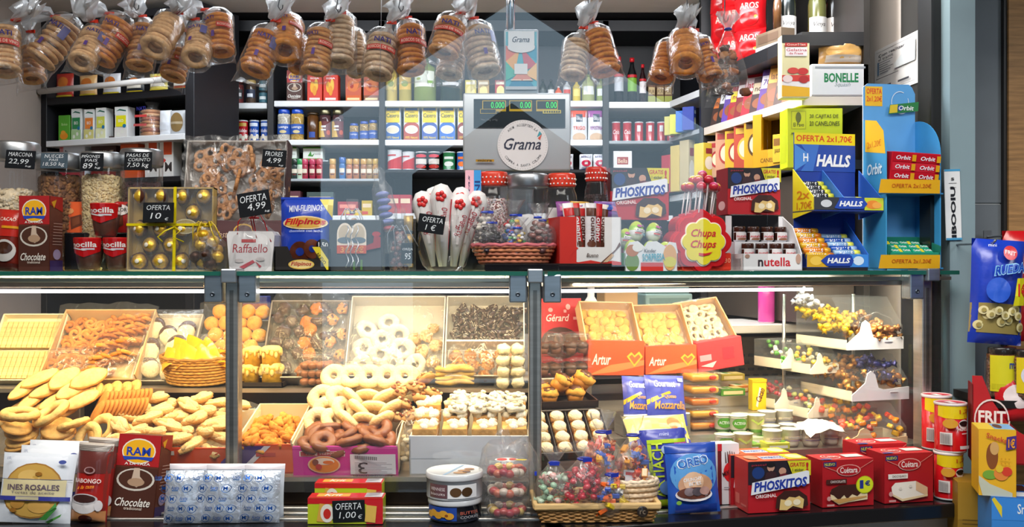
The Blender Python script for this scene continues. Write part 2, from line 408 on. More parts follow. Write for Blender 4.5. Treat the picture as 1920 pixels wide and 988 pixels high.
slab('wall_stall_back',-2.1,1.5,2.16,2.2,0,2.39,col='1b1c22')
slab('wall_right',1.28,1.33,.66,2.2,0,2.39,col='d9cfc6')
slab('wall_right_dark',1.28,1.33,.50,.66,0,2.6,col='3a3836')
m = M()                                                             # steel column at the end of the stall and the tiled wall beyond it
m.box(1.30,1.375,.34,.50,0,3,'7f959d','paint'); m.box(1.375,1.40,.42,.50,0,3,'78858c','paint'); m.box(1.27,1.30,.40,.5,0,3,'101012','black')
struct('pillar',m)
m = M()
for k in range(4):m.box(1.40,1.66,.50,.54,.05+.72*k,.05+.72*k+.715,'6f767c','tile')
m.box(1.40,1.66,.505,.54,0,3,'c0c0bc','wall'); struct('wall_neighbour',m)
m = M(); m.box(1.54,2.3,.47,.50,0,3,'a87d4c','wood'); m.box(1.53,1.542,.48,.53,0,3,'1a1512','black'); struct('wall_board',m)
slab('wall_far_right',2.3,2.35,-.5,2.3,0,3,col='4a443e')

# ---------------------------------------------------------------- shelving
WHITE = 'e9eaec'; BLK = '16161b'
def shelf_unit(label,T,w,dpt,shelves,top,sides=(1,1),posts=(),z0=0,side_w=.025):
    u = thing('shelf_unit',label,'shelf unit')
    m = M(); m.T = T; m.box(0,w,dpt-.015,dpt,z0,top,BLK,'black'); part('back_panel',m,u)
    for i,xx in enumerate([(-side_w,0)]*sides[0]+[(w,w+side_w)]*sides[1]+[(p-.012,p+.012) for p in posts]):
        m = M(); m.T = T; m.rbox(*xx,0,dpt,z0,top,BLK,'black',.002,1); part('upright',m,u)
    for x0,x1,z,th,col in shelves:
        m = M(); m.T = T; m.rbox(x0,x1,0 if col == BLK else -.004,dpt-.015,z-th,z,col,'paint',.002,1); part('shelf',m,u)
    return u
UL = Matrix.Translation((-2.03,1.72,0)) @ Matrix.Rotation(-.366,4,'Z')
shelf_unit('black shelf unit angled in the corner below the hanging biscuit bags',UL,.74,.30,
           [(0,.74,2.02,.03,BLK),(0,.74,1.833,.026,WHITE),(0,.74,1.66,.02,BLK),(0,.74,1.45,.026,WHITE),(0,.74,2.36,.03,BLK)],2.38,side_w=.045)
def bx(px,y=1.8):return (px-960)*(CD+y)/F
UB = Matrix.Translation((0,1.8,0)); s4 = 4.4/F
def bay(p0,p1,rows):return [(bx(p0),bx(p1),CZ+(494-py)*s4,t,c) for py,t,c in rows]
sh = bay(384,500,[(193,.026,WHITE),(266,.02,BLK),(400,.026,WHITE)])+bay(514,711,[(189,.026,WHITE),(262,.024,WHITE),(335,.012,'b4bac0'),(404,.026,WHITE)])
sh += bay(722,1130,[(189,.026,WHITE),(262,.026,WHITE),(318,.014,BLK),(400,.026,WHITE)])+bay(1142,1262,[(191,.028,WHITE),(264,.014,'9aa2a8'),(338,.014,BLK),(404,.026,WHITE)])
shelf_unit('long black wall shelving with white shelves behind the scale',UB,0,.32,[],2.38,(0,0)) if 0 else None
u = thing('wall_shelving','long black wall shelving with white shelf edges behind the weighing scale','shelf unit',(0,1.8,0))
m = M(); m.box(bx(384),.80,.31,.325,.4,2.38,'1d1e25','black'); part('back_panel',m,u)
for p in (507,716,1136):m = M(); m.rbox(bx(p-6),bx(p+6),0,.31,.4,2.38,BLK,'black',.002,1); part('upright',m,u)
m = M(); m.box(bx(384),.80,0,.31,CZ+(494-58)*s4,2.38,BLK,'black'); part('header_panel',m,u)
for x0,x1,z,th,c in sh:m = M(); m.rbox(x0,x1,-.003,.31,z-th,z,c,'paint',.002,1); part('shelf',m,u)
# the shelving that returns along the right wall, and the unit whose end faces the customers
def strip(u,name,pts,z0,z1,col,mat='paint'):
    m = M(); n = len(pts); vs = [(x,y,z) for z in (z0,z1) for x,y in pts]
    m.add(vs,[tuple(range(n))[::-1],tuple(range(n,2*n))]+[(i,(i+1) % n,n+(i+1) % n,n+i) for i in range(n)],col,mat); return part(name,m,u)
u = thing('corner_shelving','shelving returning along the right wall towards the counter','shelf unit')
for z,t,c in ((2.02,.028,WHITE),(1.60,.026,'d5d8da')):strip(u,'shelf',[(.70,1.80),(.775,1.50),(1.18,1.50),(1.18,1.80)],z-t,z,c)
strip(u,'upright',[(.775,1.46),(.775,1.50),(1.18,1.50),(1.18,1.46)],.4,2.39,BLK,'black')
u = thing('end_shelf_unit','shelf unit on the right wall holding wine, chocolate and boxed pasta','shelf unit')
LN = [(.785,1.45),(.96,.68),(1.165,.68),(1.165,1.45)]
for z,t,c in ((2.067,.045,'1c1c20'),(1.854,.03,'e6d9cc'),(1.643,.03,'1c1c20')):strip(u,'shelf',LN,z-t,z,c)
strip(u,'back_panel',[(1.165,.68),(1.185,.68),(1.185,1.46),(1.165,1.46)],.9,2.39,'2a2624','black')
strip(u,'lower_panel',[(.80,1.44),(.965,.76),(1.16,.76),(1.16,1.44)],1.10,1.60,'4a4038','paint')
m = M(); a = P(400,0,0)
m.tube([UL @ Vector((-.01,-.03,2.045)),UL @ Vector((.70,-.03,2.055))],.0125,10,'dcd8d4','paint')
m.tube([UL @ Vector((.66,-.03,2.055)),UL @ Vector((.735,-.03,2.057))],.02,10,'dfe6ec','film')
solo('hanging_rod',m,'pale rod with wrapped end across the front of the corner shelf unit','rod')

# ---------------------------------------------------------------- the glass display counter
FR = Matrix.Translation((.084,0,0)) @ Matrix.Rotation(.24,4,'Z'); FL = Matrix.Identity(4)
RL = 1.205; ZT = 1.280; ZL = .66
def RP(x,y,z):return FR @ Vector((x,y,z))
ct = thing('display_counter','long glass display counter full of pastries with steel posts and light tubes','display counter')
for T,x0,x1 in ((FL,-1.62,.084),(FR,0,RL+.03)):
    m = M(); m.T = T; m.rbox(x0,x1,-.035,.46,ZT-.012,ZT,'9fd8c8','slab',.001,1); m.box(x0,x1,-.0355,-.034,ZT-.0115,ZT-.0005,'1f5a4e','gloss'); part('glass_top',m,ct)
    m = M(); m.T = T; m.box(x0,x1,-.002,.002,.70,ZT-.03,'ffffff','caseglass'); part('front_glass',m,ct)
    m = M(); m.T = T; m.box(x0,x1,.44,.46,ZT-.05,ZT-.012,'b8bcc0','metal'); m.box(x0,x1,.0,.012,ZT-.028,ZT-.018,'c9c2b8','metal'); part('top_rail',m,ct)
    m = M(); m.T = T; m.box(x0,x1,.05,.80,.30,.60,'141212','gloss'); part('plinth',m,ct)
    for k in range(3):m = M(); m.T = T; m.rbox(x0,x1,-.016-.052*k,.004-.052*k,ZL-.004,ZL+.004-.001*k,'c8c6c2','metal',.002,1); part('floor_rail',m,ct)
    m = M(); m.T = T; m.rbox(x0,x1+(.05 if T is FR else 0),-.215,.10,ZL-.04,ZL-.002,'17171a','gloss',.003,1); part('ledge',m,ct)
m = M(); m.T = FR; m.box(-.1,RL+.02,-.14,.5,.2,ZL-.04,'c9bcae','paint'); part('lower_panel',m,ct)
for (a,b) in ((-1.60,bx(385,.03)),(bx(485,.03),bx(958,.03))):
    m = M(); m.T = Matrix.Translation((0,.028,CZ-52*2.628/F)); m.tube([(a,0,0),(b,0,0)],.0045,8,'ffffff','tube_light'); part('light_tube',m,ct)
    m = M(); m.rbox(a,b,.02,.036,1.236,1.252,'d9cdbd','metal',.002,1); part('light_housing',m,ct)
m = M(); m.T = FR; m.tube([(.03,.028,1.2265),(.80,.028,1.2265)],.0045,8,'ffffff','tube_light'); part('light_tube',m,ct)
m = M(); m.T = FR; m.rbox(.03,RL-.02,.02,.036,1.236,1.252,'d9cdbd','metal',.002,1); part('light_housing',m,ct)
def post(px,full=True,T=None):
    p = P(px,500,0); R = Matrix.Translation((p.x,p.y,0)) @ Matrix.Rotation(RZ(px),4,'Z'); m = M(); m.T = R
    m.rbox(-.017,.017,-.014,.03,ZL,ZT-.02,'c4c0ba','metal',.004,2); m.box(-.005,.005,-.016,-.012,ZL,ZT-.05,'8d8a86','metal'); part('post',m,ct)
    m = M(); m.T = R; m.rbox(-.02,.02,-.045,.05,ZT-.03,ZT+.006,'b4bcc4','metal',.003,2); o = part('clamp',m,ct)
    for sx in ((-1,1) if full else (-1,)):
        q = M(); q.T = R; q.rbox(min(sx*.021,sx*.068),max(sx*.021,sx*.068),-.03,.012,ZT-.082,ZT-.008,'a6b2bd','metal',.004,2); b = part('clamp_plate',q,ct)
        q = M(); q.T = R @ Matrix.Translation((sx*.045,-.03,ZT-.06)) @ Matrix.Rotation(PI/2,4,'X'); q.lathe([(.0065,0),(.006,.002),(.003,.0022),(.0025,.0008)],12,'5d6670','metal'); part('screw',q,b)
post(437); post(1003); post(1733,False)
m = M(); p = P(1775,494,0); m.T = Matrix.Translation((p.x,p.y+.04,0)) @ Matrix.Rotation(.24,4,'Z'); m.box(-.035,.0,0,.05,.3,1.62,'1b1d1a','gloss'); m.box(-.06,.05,-.01,.03,.3,ZL-.002,'1b1b1d','gloss'); part('end_post',m,ct)
# decks: two levels on the left, a mid shelf over a stepped cold deck on the right
for x0,x1,y0,y1,z in ((-1.60,.07,.02,.33,.735),(-1.60,.07,.33,.80,.93)):
    m = M(); m.box(x0,x1,y0,y1,z-.012,z,'d8cdbf','metal'); m.box(x0,x1,y0,y0+.012,.62,z-.012,'2a2320','metal'); part('deck',m,ct)
DR = ((.04,.77),(.17,.80),(.29,.84),(.41,.875),(.53,.91))
for k,(y0,z) in enumerate(DR):
    m = M(); m.T = FR; m.box(.02,RL-.02,y0,(DR[k+1][0] if k < 4 else .66),z-.03,z,'d9d2c6','metal'); m.box(.02,RL-.02,y0,y0+.01,.62,z-.03,'b9b2a6','metal'); part('cold_deck',m,ct)
m = M(); m.T = FR; m.rbox(.02,.52,.34,.66,.950,.962,'e8e2d8','paint',.003,1); part('mid_shelf',m,ct)
m = M(); m.T = FR; m.rbox(.02,.57,.655,.665,.66,.96,'57524c','metal',.001,1); part('back_plate',m,ct)
g = M(); g.T = FR; g.box(.40,RL-.02,.64,.655,.88,1.045,'6b6157','metal')
for r_ in range(4):
    for k in range(18):g.rbox(.50+.036*k+.018*(r_ % 2),.524+.036*k+.018*(r_ % 2),.637,.641,.905+.024*r_,.915+.024*r_,'0d0c0b','black',.002,1)
part('vent_grille',g,ct)
g = M(); g.T = FR; g.rbox(.57,.80,.60,.64,1.0,1.055,'1d1a1a','gloss',.003,1); o = part('controller',g,ct)
g = M(); g.T = FR; g.art([('t','5',.40,.3,.46,.75,'ff2030',{'b':1,'mat':'led_red'}),('e',.64,.5,.012,.05,'9a9a9a'),('e',.68,.5,.012,.05,'9a9a9a'),('e',.72,.5,.012,.05,'9a9a9a')],lambda u,v,l:(.57+.23*u,.599-l,1.0+.055*v)); part('display',g,o)
m = M(); m.T = FR; m.rbox(.45,RL+.05,.60,.95,1.06,1.09,'e6e0d8','paint',.003,1); part('worktop',m,ct)
# hanging clear screen in front of the goods
m = M(); m.box(-1.60,.66,-.044,-.040,ZT+.012,2.38,'ffffff','pane')
pn = solo('clear_screen',m,'tall clear protective screen hanging above the counter, reflecting a gabled opening','screen')
m = M(); m.rbox(-.0235,.0235,-.004,0,0,.21,'e6e8ea','gloss',.001,1)
m.art([('r',0,.97,1,1,'4a9ac8'),('r',0,0,1,.03,'4a9ac8'),('t','IBOOIU',-1.1,.36,2.1,.43,'24262c',{'b':2,'rot':PI/2,'asp':.224}),('r',.25,.80,.75,.805,'303030'),('t','5',.4,.84,.6,.88,'303030',{'b':1}),('r',.3,.74,.7,.745,'303030'),('r',.4,.1,.6,.13,'24262c')],ffront(.047,.21,-.004),'gloss')
p = P(1789,450,'.335'); solo('strip_notice',m,'narrow white notice with sideways black lettering on the steel column','notice',(p.x,.339,p.z),rot=(0,-.03,0))
# ================================================================ bags of ring biscuits hanging from ceiling hooks
RC = ['c98a4e','d39a5e','c07f42']
ringsets = {}
def ring_meshes(tone):
    if tone not in ringsets:
        base = {'l':('eec08a','dca870'),'m':('e8a860','cc8848'),'o':('ec9a3c','d07c34'),'g':('e6c8a4','d0ac88')}[tone]
        ms = []
        for s in range(3):
            m = M(); m.ring(.036,.0125,26,8,base[0],'food',.66,lump=.22,seed=s*3.1+ord(tone),top=base[1]); ms.append(m.mesh('biscuit_ring'))
        ringsets[tone] = ms
    return ringsets[tone]
def ring_bag(cx,cy,w,ln,tilt,hx,hy,tone,label,pitch=-.32,y=.36,n=None,prt=1,group='bags of ring biscuits on the hooks'):
    c = P(cx,cy,y); c = Vector(((cx-960)*(CD+y)/F,y,CZ-(cy-494)*(CD+y)/F)); s = (CD+y)/F
    k = w*s/.105; L = ln*s
    T = Matrix.Translation(c) @ Matrix.Rotation(math.radians(tilt),4,'Y') @ Matrix.Rotation(pitch,4,'X')
    hk = Vector(((hx-960)*s,y,CZ-(hy-494)*s)); r = random.Random(int(cx*7+cy))
    b = thing('biscuit_bag',label,'bag of biscuits',c,0,group); inv = Matrix.Translation(-c)
    R3 = inv @ T
    n = n or max(6,int(L/(.0168*k)))
    ms = ring_meshes(tone)
    for i in range(n):
        o = part('biscuit_ring',ms[(i*2+int(cx)) % 3],b)
        o.matrix_local = R3 @ Matrix.Translation((r.uniform(-.003,.003),r.uniform(-.003,.003),(i-(n-1)/2)*L/n)) @ Matrix.Rotation(r.uniform(0,6),4,'Z') @ Matrix.Rotation(r.uniform(-.08,.08),4,'X') @ Matrix.Scale(k*r.uniform(.96,1.03),4)
    R = .053*k
    m = M(); m.T = R3; sd = r.uniform(0,9)
    def wob(a,j):return .05*mnoise.noise(Vector((math.cos(a)*1.7+sd,math.sin(a)*1.7,j*.55)))+.025*math.sin(a*7+j*1.3+sd)
    prof = [(R*.30,L/2+.030*k),(R*.75,L/2+.018*k),(R*1.0,L/2),(R*1.03,L/4),(R,0),(R*1.03,-L/4),(R*1.04,-L/2),(R*.95,-L/2-.012*k)]
    m.shell(prof,26,'ffffff','bagfilm',wob=wob)
    # the flat welded end with its two pointed corners
    e = [(R*.95,-L/2-.012*k)]; vs = []; nn = 26
    for j,(kx,ky,dz) in enumerate(((.95,.95,.012),(1.02,.55,.022),(1.12,.06,.042))):
        for i in range(nn):
            a = 2*PI*i/nn; vs.append((R*kx*math.cos(a)*(1+.05*math.sin(3*a+sd)),R*ky*math.sin(a),-L/2-dz*k-abs(math.cos(a))**6*.012*(j == 2)))
    fs = [(j*nn+i,j*nn+(i+1) % nn,(j+1)*nn+(i+1) % nn,(j+1)*nn+i) for j in range(2) for i in range(nn)]
    m.add(vs,fs,'ffffff','bagfilm',True)
    part('bag_film',m,b)
    top = T @ Vector((0,0,L/2+.012*k)); tie = top.lerp(hk,.42); d = hk-top
    path = [top,top.lerp(hk,.18),tie,top.lerp(hk,.62),hk+Vector((0,0,-.004)),hk+Vector((r.uniform(-.012,.012),0,.022))]
    m = M(); m.T = inv
    seg = 14; rr = [R*.42,R*.26,R*.14,R*.26,R*.44,R*.60]
    m.tube(path,rr,seg,'ffffff','neckfilm',cap=False)
    for v in range(len(m.v)):
        q = v//seg; a = v % seg
        if q >= 3 or q <= 1:x,yy,z = m.v[v]; f = .006*math.sin(a*2.3+q+sd)*(1+.4*q); m.v[v] = (x+f,yy+f*.5,z+f*.9)
    part('gathered_neck',m,b)
    m = M(); m.T = inv @ Matrix.Translation(tie); m.ring(R*.15,.0042,12,6,'e8321c','gloss',1); m.box(-.002,R*.42,-.004,0,-.004,.006,'ea3a20','gloss'); part('red_tie',m,b)
    if prt:
        m = M(); m.T = R3; items = []
        if prt == 1:items = [('t','NATI',.30,.70,.70,.84,'2a2a80',{'b':1}),('r',.12,.48,.88,.62,'c63a34'),('t','ROSCOS DE VINO',.16,.51,.84,.59,'f2dcc8',{'b':.4})]
        elif prt == 2:items = [('r',.55,.52,.95,.66,'c63a34'),('t','ROSCOS',.58,.555,.92,.63,'f2dcc8',{'b':.4}),('r',.42,.22,.5,.40,'5b3f8c'),('t','NATI',.2,.76,.5,.86,'2a2a80',{'b':1})]
        else:items = [('t','NATI',.30,.74,.62,.86,'35358c',{'b':1}),('r',.64,.55,.80,.85,'6a6aa0'),('r',.40,.20,.48,.36,'5b3f8c')]
        m.art(items,fcyl(R*1.05,L*.9,-1.25+.2*(cx % 3),1.25+.2*(cx % 3),-L*.45),'card',n=6); part('printing',m,b)
    return b
def hook(px,py,y,label,top=2.39):
    s = (CD+y)/F; x = (px-960)*s; z = CZ-(py-494)*s; m = M()
    m.tube([(x,y,top),(x,y,z+.02),(x-.004,y,z),(x+.003,y,z-.012),(x+.009,y,z-.006),(x+.010,y,z+.004)],.0018,6,'4b4e52','metal')
    solo('hanging_hook',m,label,'hook',(0,0,0),0,'wire hooks on the ceiling')
HK = {1:(53,20),2:(160,12),3:(254,12),4:(342,8),5:(524,12),6:(633,16),7:(750,14),8:(874,10),9:(1103,22),10:(1288,30),11:(1359,34)}
for k,(px,py) in HK.items():
    hook(px,py,.33 if k != 11 else .36,'wire hook of the %s' % {1:'first cluster of biscuit bags from the left',2:'second cluster of biscuit bags from the left',3:'third cluster of biscuit bags from the left',4:'fourth cluster of biscuit bags from the left',5:'cluster of bags above the small brown chocolate carton',6:'grey hazed cluster of biscuit bags',7:'pair of bags above the soup cartons',8:'bags just left of the phone-shaped placard',9:'pair of bags right of the phone-shaped placard',10:'last cluster of three bags before the wine',11:'knotted bag of brown chunks'}[k])
B = [(8,97,62,92,-10,1,'l','biscuit ring bag cut off by the left edge of the photo',1),
 (58,122,52,66,-12,1,'m','biscuit ring bag half hidden low behind the first cluster',0),
 (102,80,64,92,30,1,'l','biscuit ring bag leaning strongly, right-hand bag of the first cluster',3),
 (167,92,54,90,2,2,'l','upright biscuit ring bag with pale open ring, second hook from left',3),
 (206,78,64,88,22,2,'o','golden tilted biscuit ring bag between the second and third hooks',2),
 (266,88,54,86,0,3,'m','upright brown biscuit ring bag under the third hook from left',3),
 (306,66,60,84,10,4,'l','shiny biscuit ring bag hung high with its pale end ring towards us',0),
 (372,86,56,84,-6,4,'l','biscuit ring bag with clear pale end ring under the fourth hook',3),
 (411,66,56,78,-8,4,'o','golden biscuit ring bag, right-hand bag of the fourth cluster',2),
 (330,122,52,56,12,4,'m','biscuit ring bag low behind the fourth cluster',2),
 (490,100,62,84,16,5,'o','orange biscuit ring bag leaning left in front of the white shelf',3),
 (538,72,62,84,-6,5,'o','brown biscuit ring bag with big open end ring, front of its cluster',2),
 (562,104,48,70,-14,5,'o','biscuit ring bag peeping out behind the brown one with open end',0),
 (597,98,56,86,6,6,'m','biscuit ring bag with red patch, left of the grey hazed bag',2),
 (638,78,60,92,-2,6,'g','pale hazed biscuit ring bag at the front of the sixth cluster',0),
 (668,102,50,80,-12,6,'g','pale biscuit ring bag behind the right of the hazed one',0),
 (712,106,60,82,5,7,'g','grey hazed biscuit ring bag with a pink printed band',1),
 (770,94,58,92,-4,7,'o','dark golden biscuit ring bag reading ROSCOS DE VINO in red',1),
 (840,72,62,70,14,8,'m','biscuit ring bag with red band left of the placard',1),
 (846,116,54,62,6,8,'g','pale biscuit ring bag hanging low behind the red-banded one',0),
 (902,98,64,92,-12,8,'g','white hazed biscuit ring bag touching the phone-shaped placard',3),
 (1078,112,54,74,8,9,'g','pale half of the pair of biscuit ring bags right of the placard',0),
 (1126,100,60,84,-14,9,'o','brown half of the pair of biscuit ring bags right of the placard',0),
 (1247,118,50,72,16,10,'o','biscuit ring bag at the left of the last cluster',3),
 (1284,98,62,76,2,10,'o','front biscuit ring bag of the last cluster, end ring towards us',0),
 (1322,114,48,76,-14,10,'o','biscuit ring bag at the right of the last cluster',2)]
for i,(cx,cy,w,ln,tl,h,tone,lb,pr) in enumerate(B):
    front = h and lb.find('behind') < 0
    ring_bag(cx,cy,w,ln,tl,HK[h][0],HK[h][1],tone,lb,pitch=-.72 if lb.find('end') >= 0 or lb.find('open') >= 0 else -.32,y=(.32+.045*(i % 3)) if front else .47,prt=pr)
# the knotted bag of brown chunks
c = P(1365,130,.36); c = Vector((405*2.96/F,.36,CZ+(494-55)*2.96/F)); s = 2.96/F
b = thing('snack_bag','knotted clear bag of brown chunks with a blue tie beside the biscuit rings','bag of snacks',c)
m = M(); m.shell([(.008,0),(.030,-.05),(.050,-.11),(.060,-.17),(.064,-.20)],22,'ffffff','bagfilm',sy=.6,wob=lambda a,j:.08*math.sin(5*a+j)); m.add([(-.062,0,-.2),(.062,0,-.2),(.068,0,-.225),(-.07,0,-.235)],[(0,1,2,3)],'ffffff','bagfilm'); part('bag_film',m,b)
m = M(); m.shell([(.008,0),(.016,.015),(.034,.04),(.03,.05)],16,'ffffff','neckfilm',wob=lambda a,j:.3*math.sin(4*a)*(j > 1)); part('gathered_neck',m,b)
m = M(); m.ring(.0085,.004,12,6,'2030a0','gloss'); part('blue_tie',m,b)
r = random.Random(4); m = M()
for k in range(34):
    z = -.055-.14*k/34; w = .012+.04*k/34
    m.ell((r.uniform(-w,w),r.uniform(-w,w)*.5,z),(r.uniform(.010,.018),.010,r.uniform(.007,.013)),7,5,r.choice(['5a3a30','7a4a30','b86a35','3d2a28','c9874a']),'food',lump=.6,seed=k)
part('chunks',m,b,kind='stuff')

# ================================================================ goods on the shelving
def can(name,label,cat,px,pw,yt,d,zs,art,base,lid='c8ccd0',group=None,neck=1,turn=0,z=None):
    b = bb(px-pw/2,px+pw/2,yt,d,zs); r = b.w/2; h = b.h; m = M()
    m.lathe([(r*.93,0),(r*.97,h*.01),(r*.97,h*.03),(r*.94,h*.045),(r*.94,h*.94),(r*.97,h*.96),(r*.97,h*.99),(r*.92,h)],20,[lid]*3+[base]+[lid]*3,'metal' if base == lid else 'gloss'); m.art(art,fcyl(r*.955,h*.88,-1.35,1.35,h*.06),'gloss',n=6)
    return solo(name,m,label,cat,b.loc,turn,group)
def jar(name,label,cat,px,pw,yt,d,zs,fill,lid,art=(),group=None,lid_mat='gloss',shape=0,back=None,spots=None):
    """glass jar with lid; fill: (colours, share of the height, piece size)"""
    b = bb(px-pw/2,px+pw/2,yt,d,zs); r = b.w/2; h = b.h; t = thing(name,label,cat,b.loc,0,group)
    prof = [(r*.85,0),(r*.97,h*.02),(r,h*.06),(r,h*.70),(r*.93,h*.79),(r*.80,h*.84),(r*.80,h*.93)] if shape == 0 else [(r*.9,0),(r,h*.02),(r,h*.86),(r*.96,h*.9),(r*.93,h*.92)]
    m = M(); m.shell(prof,24,'ffffff','jarglass'); m.lathe([(0,0.001),(r*.85,0.001)],24,'dfe6ea','jarglass'); part('glass',m,t)
    z0 = h*(.86 if shape == 0 else .86); rl = r*(.86 if shape == 0 else 1.0); m = M()
    m.lathe([(rl,z0),(rl*1.02,z0+h*.01),(rl*1.02,h*.98),(rl*.96,h),(0,h)],24,lid,lid_mat)
    if spots:
        for k in range(40):
            a = k*2*PI/20+(k//20)*.157; q = z0+h*.03+(k//20)*h*.05; m.ell((rl*1.015*math.cos(a),rl*1.015*math.sin(a),q),(.003,.003,.003),5,4,spots,'gloss')
    part('lid',m,t)
    if fill:
        cols,share,ps = fill; m = M(); top = h*share; rr = r*.93
        m.lathe([(rr*.9,.003),(rr*.965,.01),(rr*.965,top),(0,top+.003)],20,cols[0],'food')
        rn = random.Random(int(px))
        if ps > 0:
            nz = max(2,int(top/(ps*1.25))); na = max(8,int(PI*rr/(ps*.95)))
            for j in range(int(nz*na*1.7)):
                a = -PI+PI*rn.random(); m.T = Matrix.Translation((rr*.95*math.cos(a),rr*.95*math.sin(a),ps*.6+(top-ps)*rn.random())) @ Matrix.Rotation(a,4,'Z') @ Matrix.Rotation(rn.uniform(-3,3),4,'X')
                m.ell((0,0,0),(ps*.4,ps*rn.uniform(.6,.85),ps*rn.uniform(.4,.55)),6,4,rn.choice(cols),'food')
            m.T = None
            for k in range(26):
                a = rn.uniform(0,6.28); q = rr*.85*math.sqrt(rn.random()); m.ell((q*math.cos(a),q*math.sin(a),top+rn.uniform(0,.4)*ps),(ps*.8,ps*.5,ps*.5),6,4,rn.choice(cols),'food')
        part('contents',m,t,kind='stuff')
    if art:
        m = M(); m.art(art,fcyl(r*1.01,h,-1.3,1.3),'card',n=6); part('paper_label',m,t)
    return t
def bottle(name,label,cat,px,pw,yt,d,zs,col,cap,art=(),group=None,mat='gloss',neck=.42,nr=.3):
    b = bb(px-pw/2,px+pw/2,yt,d,zs); r = b.w/2; h = b.h; m = M()
    m.lathe([(r*.9,0),(r,h*.02),(r,h*(1-neck)),(r*.85,h*(1-neck*.8)),(r*nr*1.1,h*(1-neck*.45)),(r*nr,h*.92)],18,col,mat)
    m.lathe([(r*nr*1.25,h*.91),(r*nr*1.25,h),(0,h)],14,cap,'gloss')
    if art:m.art(art,fcyl(r*1.01,h,-1.3,1.3),'card',n=6)
    return solo(name,m,label,cat,b.loc,0,group)
def flask(name,label,cat,px,pw,yt,d,zs,col,cap,art=(),group=None):
    """small spice shaker with a wide screw cap"""
    b = bb(px-pw/2,px+pw/2,yt,d,zs); r = b.w/2; h = b.h; m = M()
    m.lathe([(r*.9,0),(r*.96,h*.03),(r*.96,h*.68),(r*.85,h*.73)],14,col,'gloss'); m.lathe([(r*.98,h*.73),(r,h*.75),(r,h*.97),(r*.9,h),(0,h)],14,cap,'gloss')
    m.art(art,fcyl(r*.985,h,-1.3,1.3),'card',n=4); return solo(name,m,label,cat,b.loc,0,group)
Z1,Z2,Z3,Z3B,Z4 = [CZ+(494-p)*s4 for p in (189,262,318,335,404)]
WAVE = [('p',[(0,.0),(1,0),(1,.25),(.7,.33),(.4,.22),(0,.34)],'dfe8f2')]
def ram_art():return [('r',0,0,1,1,'5f2f20'),('r',0,.62,1,1,'b01c20'),('e',.5,.80,.40,.155,'f2ede0'),('e',.5,.80,.37,.14,'f5b61c'),('p',[(.13,.735),(.87,.735),(.82,.69),(.5,.705),(.18,.69)],'2248b8'),('t','RAM',.22,.75,.78,.85,'1c3fae',{'b':.9}),('t','A LA TAZA',.2,.635,.8,.665,'f4f0ea',{'b':1}),('r',0,0,1,.60,'4a2418'),('e',.5,.46,.45,.135,'d8d2c8'),('e',.5,.465,.40,.115,'4d2a1c'),('p',[(.45,.60),(.58,.60),(.6,.50),(.72,.44),(.55,.37),(.38,.4),(.42,.5)],'cfb8a4'),('e',.52,.43,.2,.05,'b59478'),('t','Chocolate',.08,.14,.9,.24,'f3eee6',{'i':.35,'b':.6}),('t','tradicional',.3,.10,.72,.135,'e8dccf',{'b':.3})]
def ram_side():return [('r',0,0,1,1,'6a3a30'),('r',0,.0,1,.14,'3a2a70'),('p',[(0,1),(1,1),(1,.8),(0,.88)],'b01c20'),('p',[(.1,.92),(.5,.96),(.3,.84)],'e8b020'),('e',.5,.22,.3,.07,'b0a0d0')]+[('r',.15,.35+.04*k,.85,.36+.04*k,'b79a92') for k in range(8)]
# ---- left corner unit
def ul(px,w,yt,zs,name,label,cat,art,base,depth=.05,off=.03,**kw):
    """on the turned corner unit: find the spot along its front from the pixel column"""
    lo,hi = 0,.74
    for _ in range(40):
        mid = (lo+hi)/2; q = UL @ Vector((mid,off,0)); pxm = 960+q.x/(CD+q.y)*F
        if pxm < px:lo = mid
        else:hi = mid
    q = UL @ Vector((lo,off,zs)); s = (CD+q.y)/F; h = CZ-(yt-494)*s-zs; m = M()
    if kw.get('disc'):pillow(m,w*s,h,.03,base,art,'pack',px)
    elif kw.get('stack'):
        for k in range(7):m.lathe([(w*s*.40,0),(w*s*.5,h/16),(w*s*.40,h/8)],16,['c88a58','b86a4a','d9a878'][k % 3],'food',(0,.03,k*h/8+.003))
        m.shell([(w*s*.52,0),(w*s*.53,h*.85),(w*s*.2,h),(w*s*.3,h*1.16)],16,'ffffff','bagfilm',c=(0,.03,0)); m.art(art,lambda u,v,l:((u-.5)*w*s,-.045-l,v*h),'card')
    else:rb(m,w*s,h,depth,base,art)
    return solo(name,m,label,cat,q,kw.get('rz',-.30),kw.get('group'))
def milk(c,bot):return [('r',0,.75,1,1,'f2f4f2'),('p',[(.1,.86),(.4,.93),(.9,.88),(.9,.84),(.4,.88)],'2a6a58'),('r',.1,.36,.9,.72,c),('t','BIO',.3,.5,.7,.6,'f6f6f0',{'b':.5}),('r',0,0,1,.34,bot),('e',.3,.12,.12,.06,'e8e8dc'),('e',.65,.2,.12,.06,'e8e8dc'),('e',.8,.38,.14,.06,'1f78a8')]
G = 'plant milk cartons on the corner unit'
ul(120,26,216,1.834,'drink_carton','green drink carton with orange fruit, first on the corner shelf','carton',[('t','bio',.3,.6,.8,.7,'d8f0b0'),('e',.5,.2,.35,.14,'e89020'),('e',.45,.33,.2,.08,'e8a030')],'5aa832',group=G)
ul(143,22,204,1.834,'drink_carton','white drink carton with a dark green panel','carton',milk('2f8a52','a8c890'),'eef0ee',group=G)
ul(167,22,205,1.834,'drink_carton','white drink carton with an orange panel','carton',milk('f08a3a','d8d080'),'eef0ee',group=G)
ul(189,22,202,1.834,'drink_carton','white drink carton with a pale yellow panel','carton',milk('d8dc58','e8e8b8'),'eef0ee',group=G)
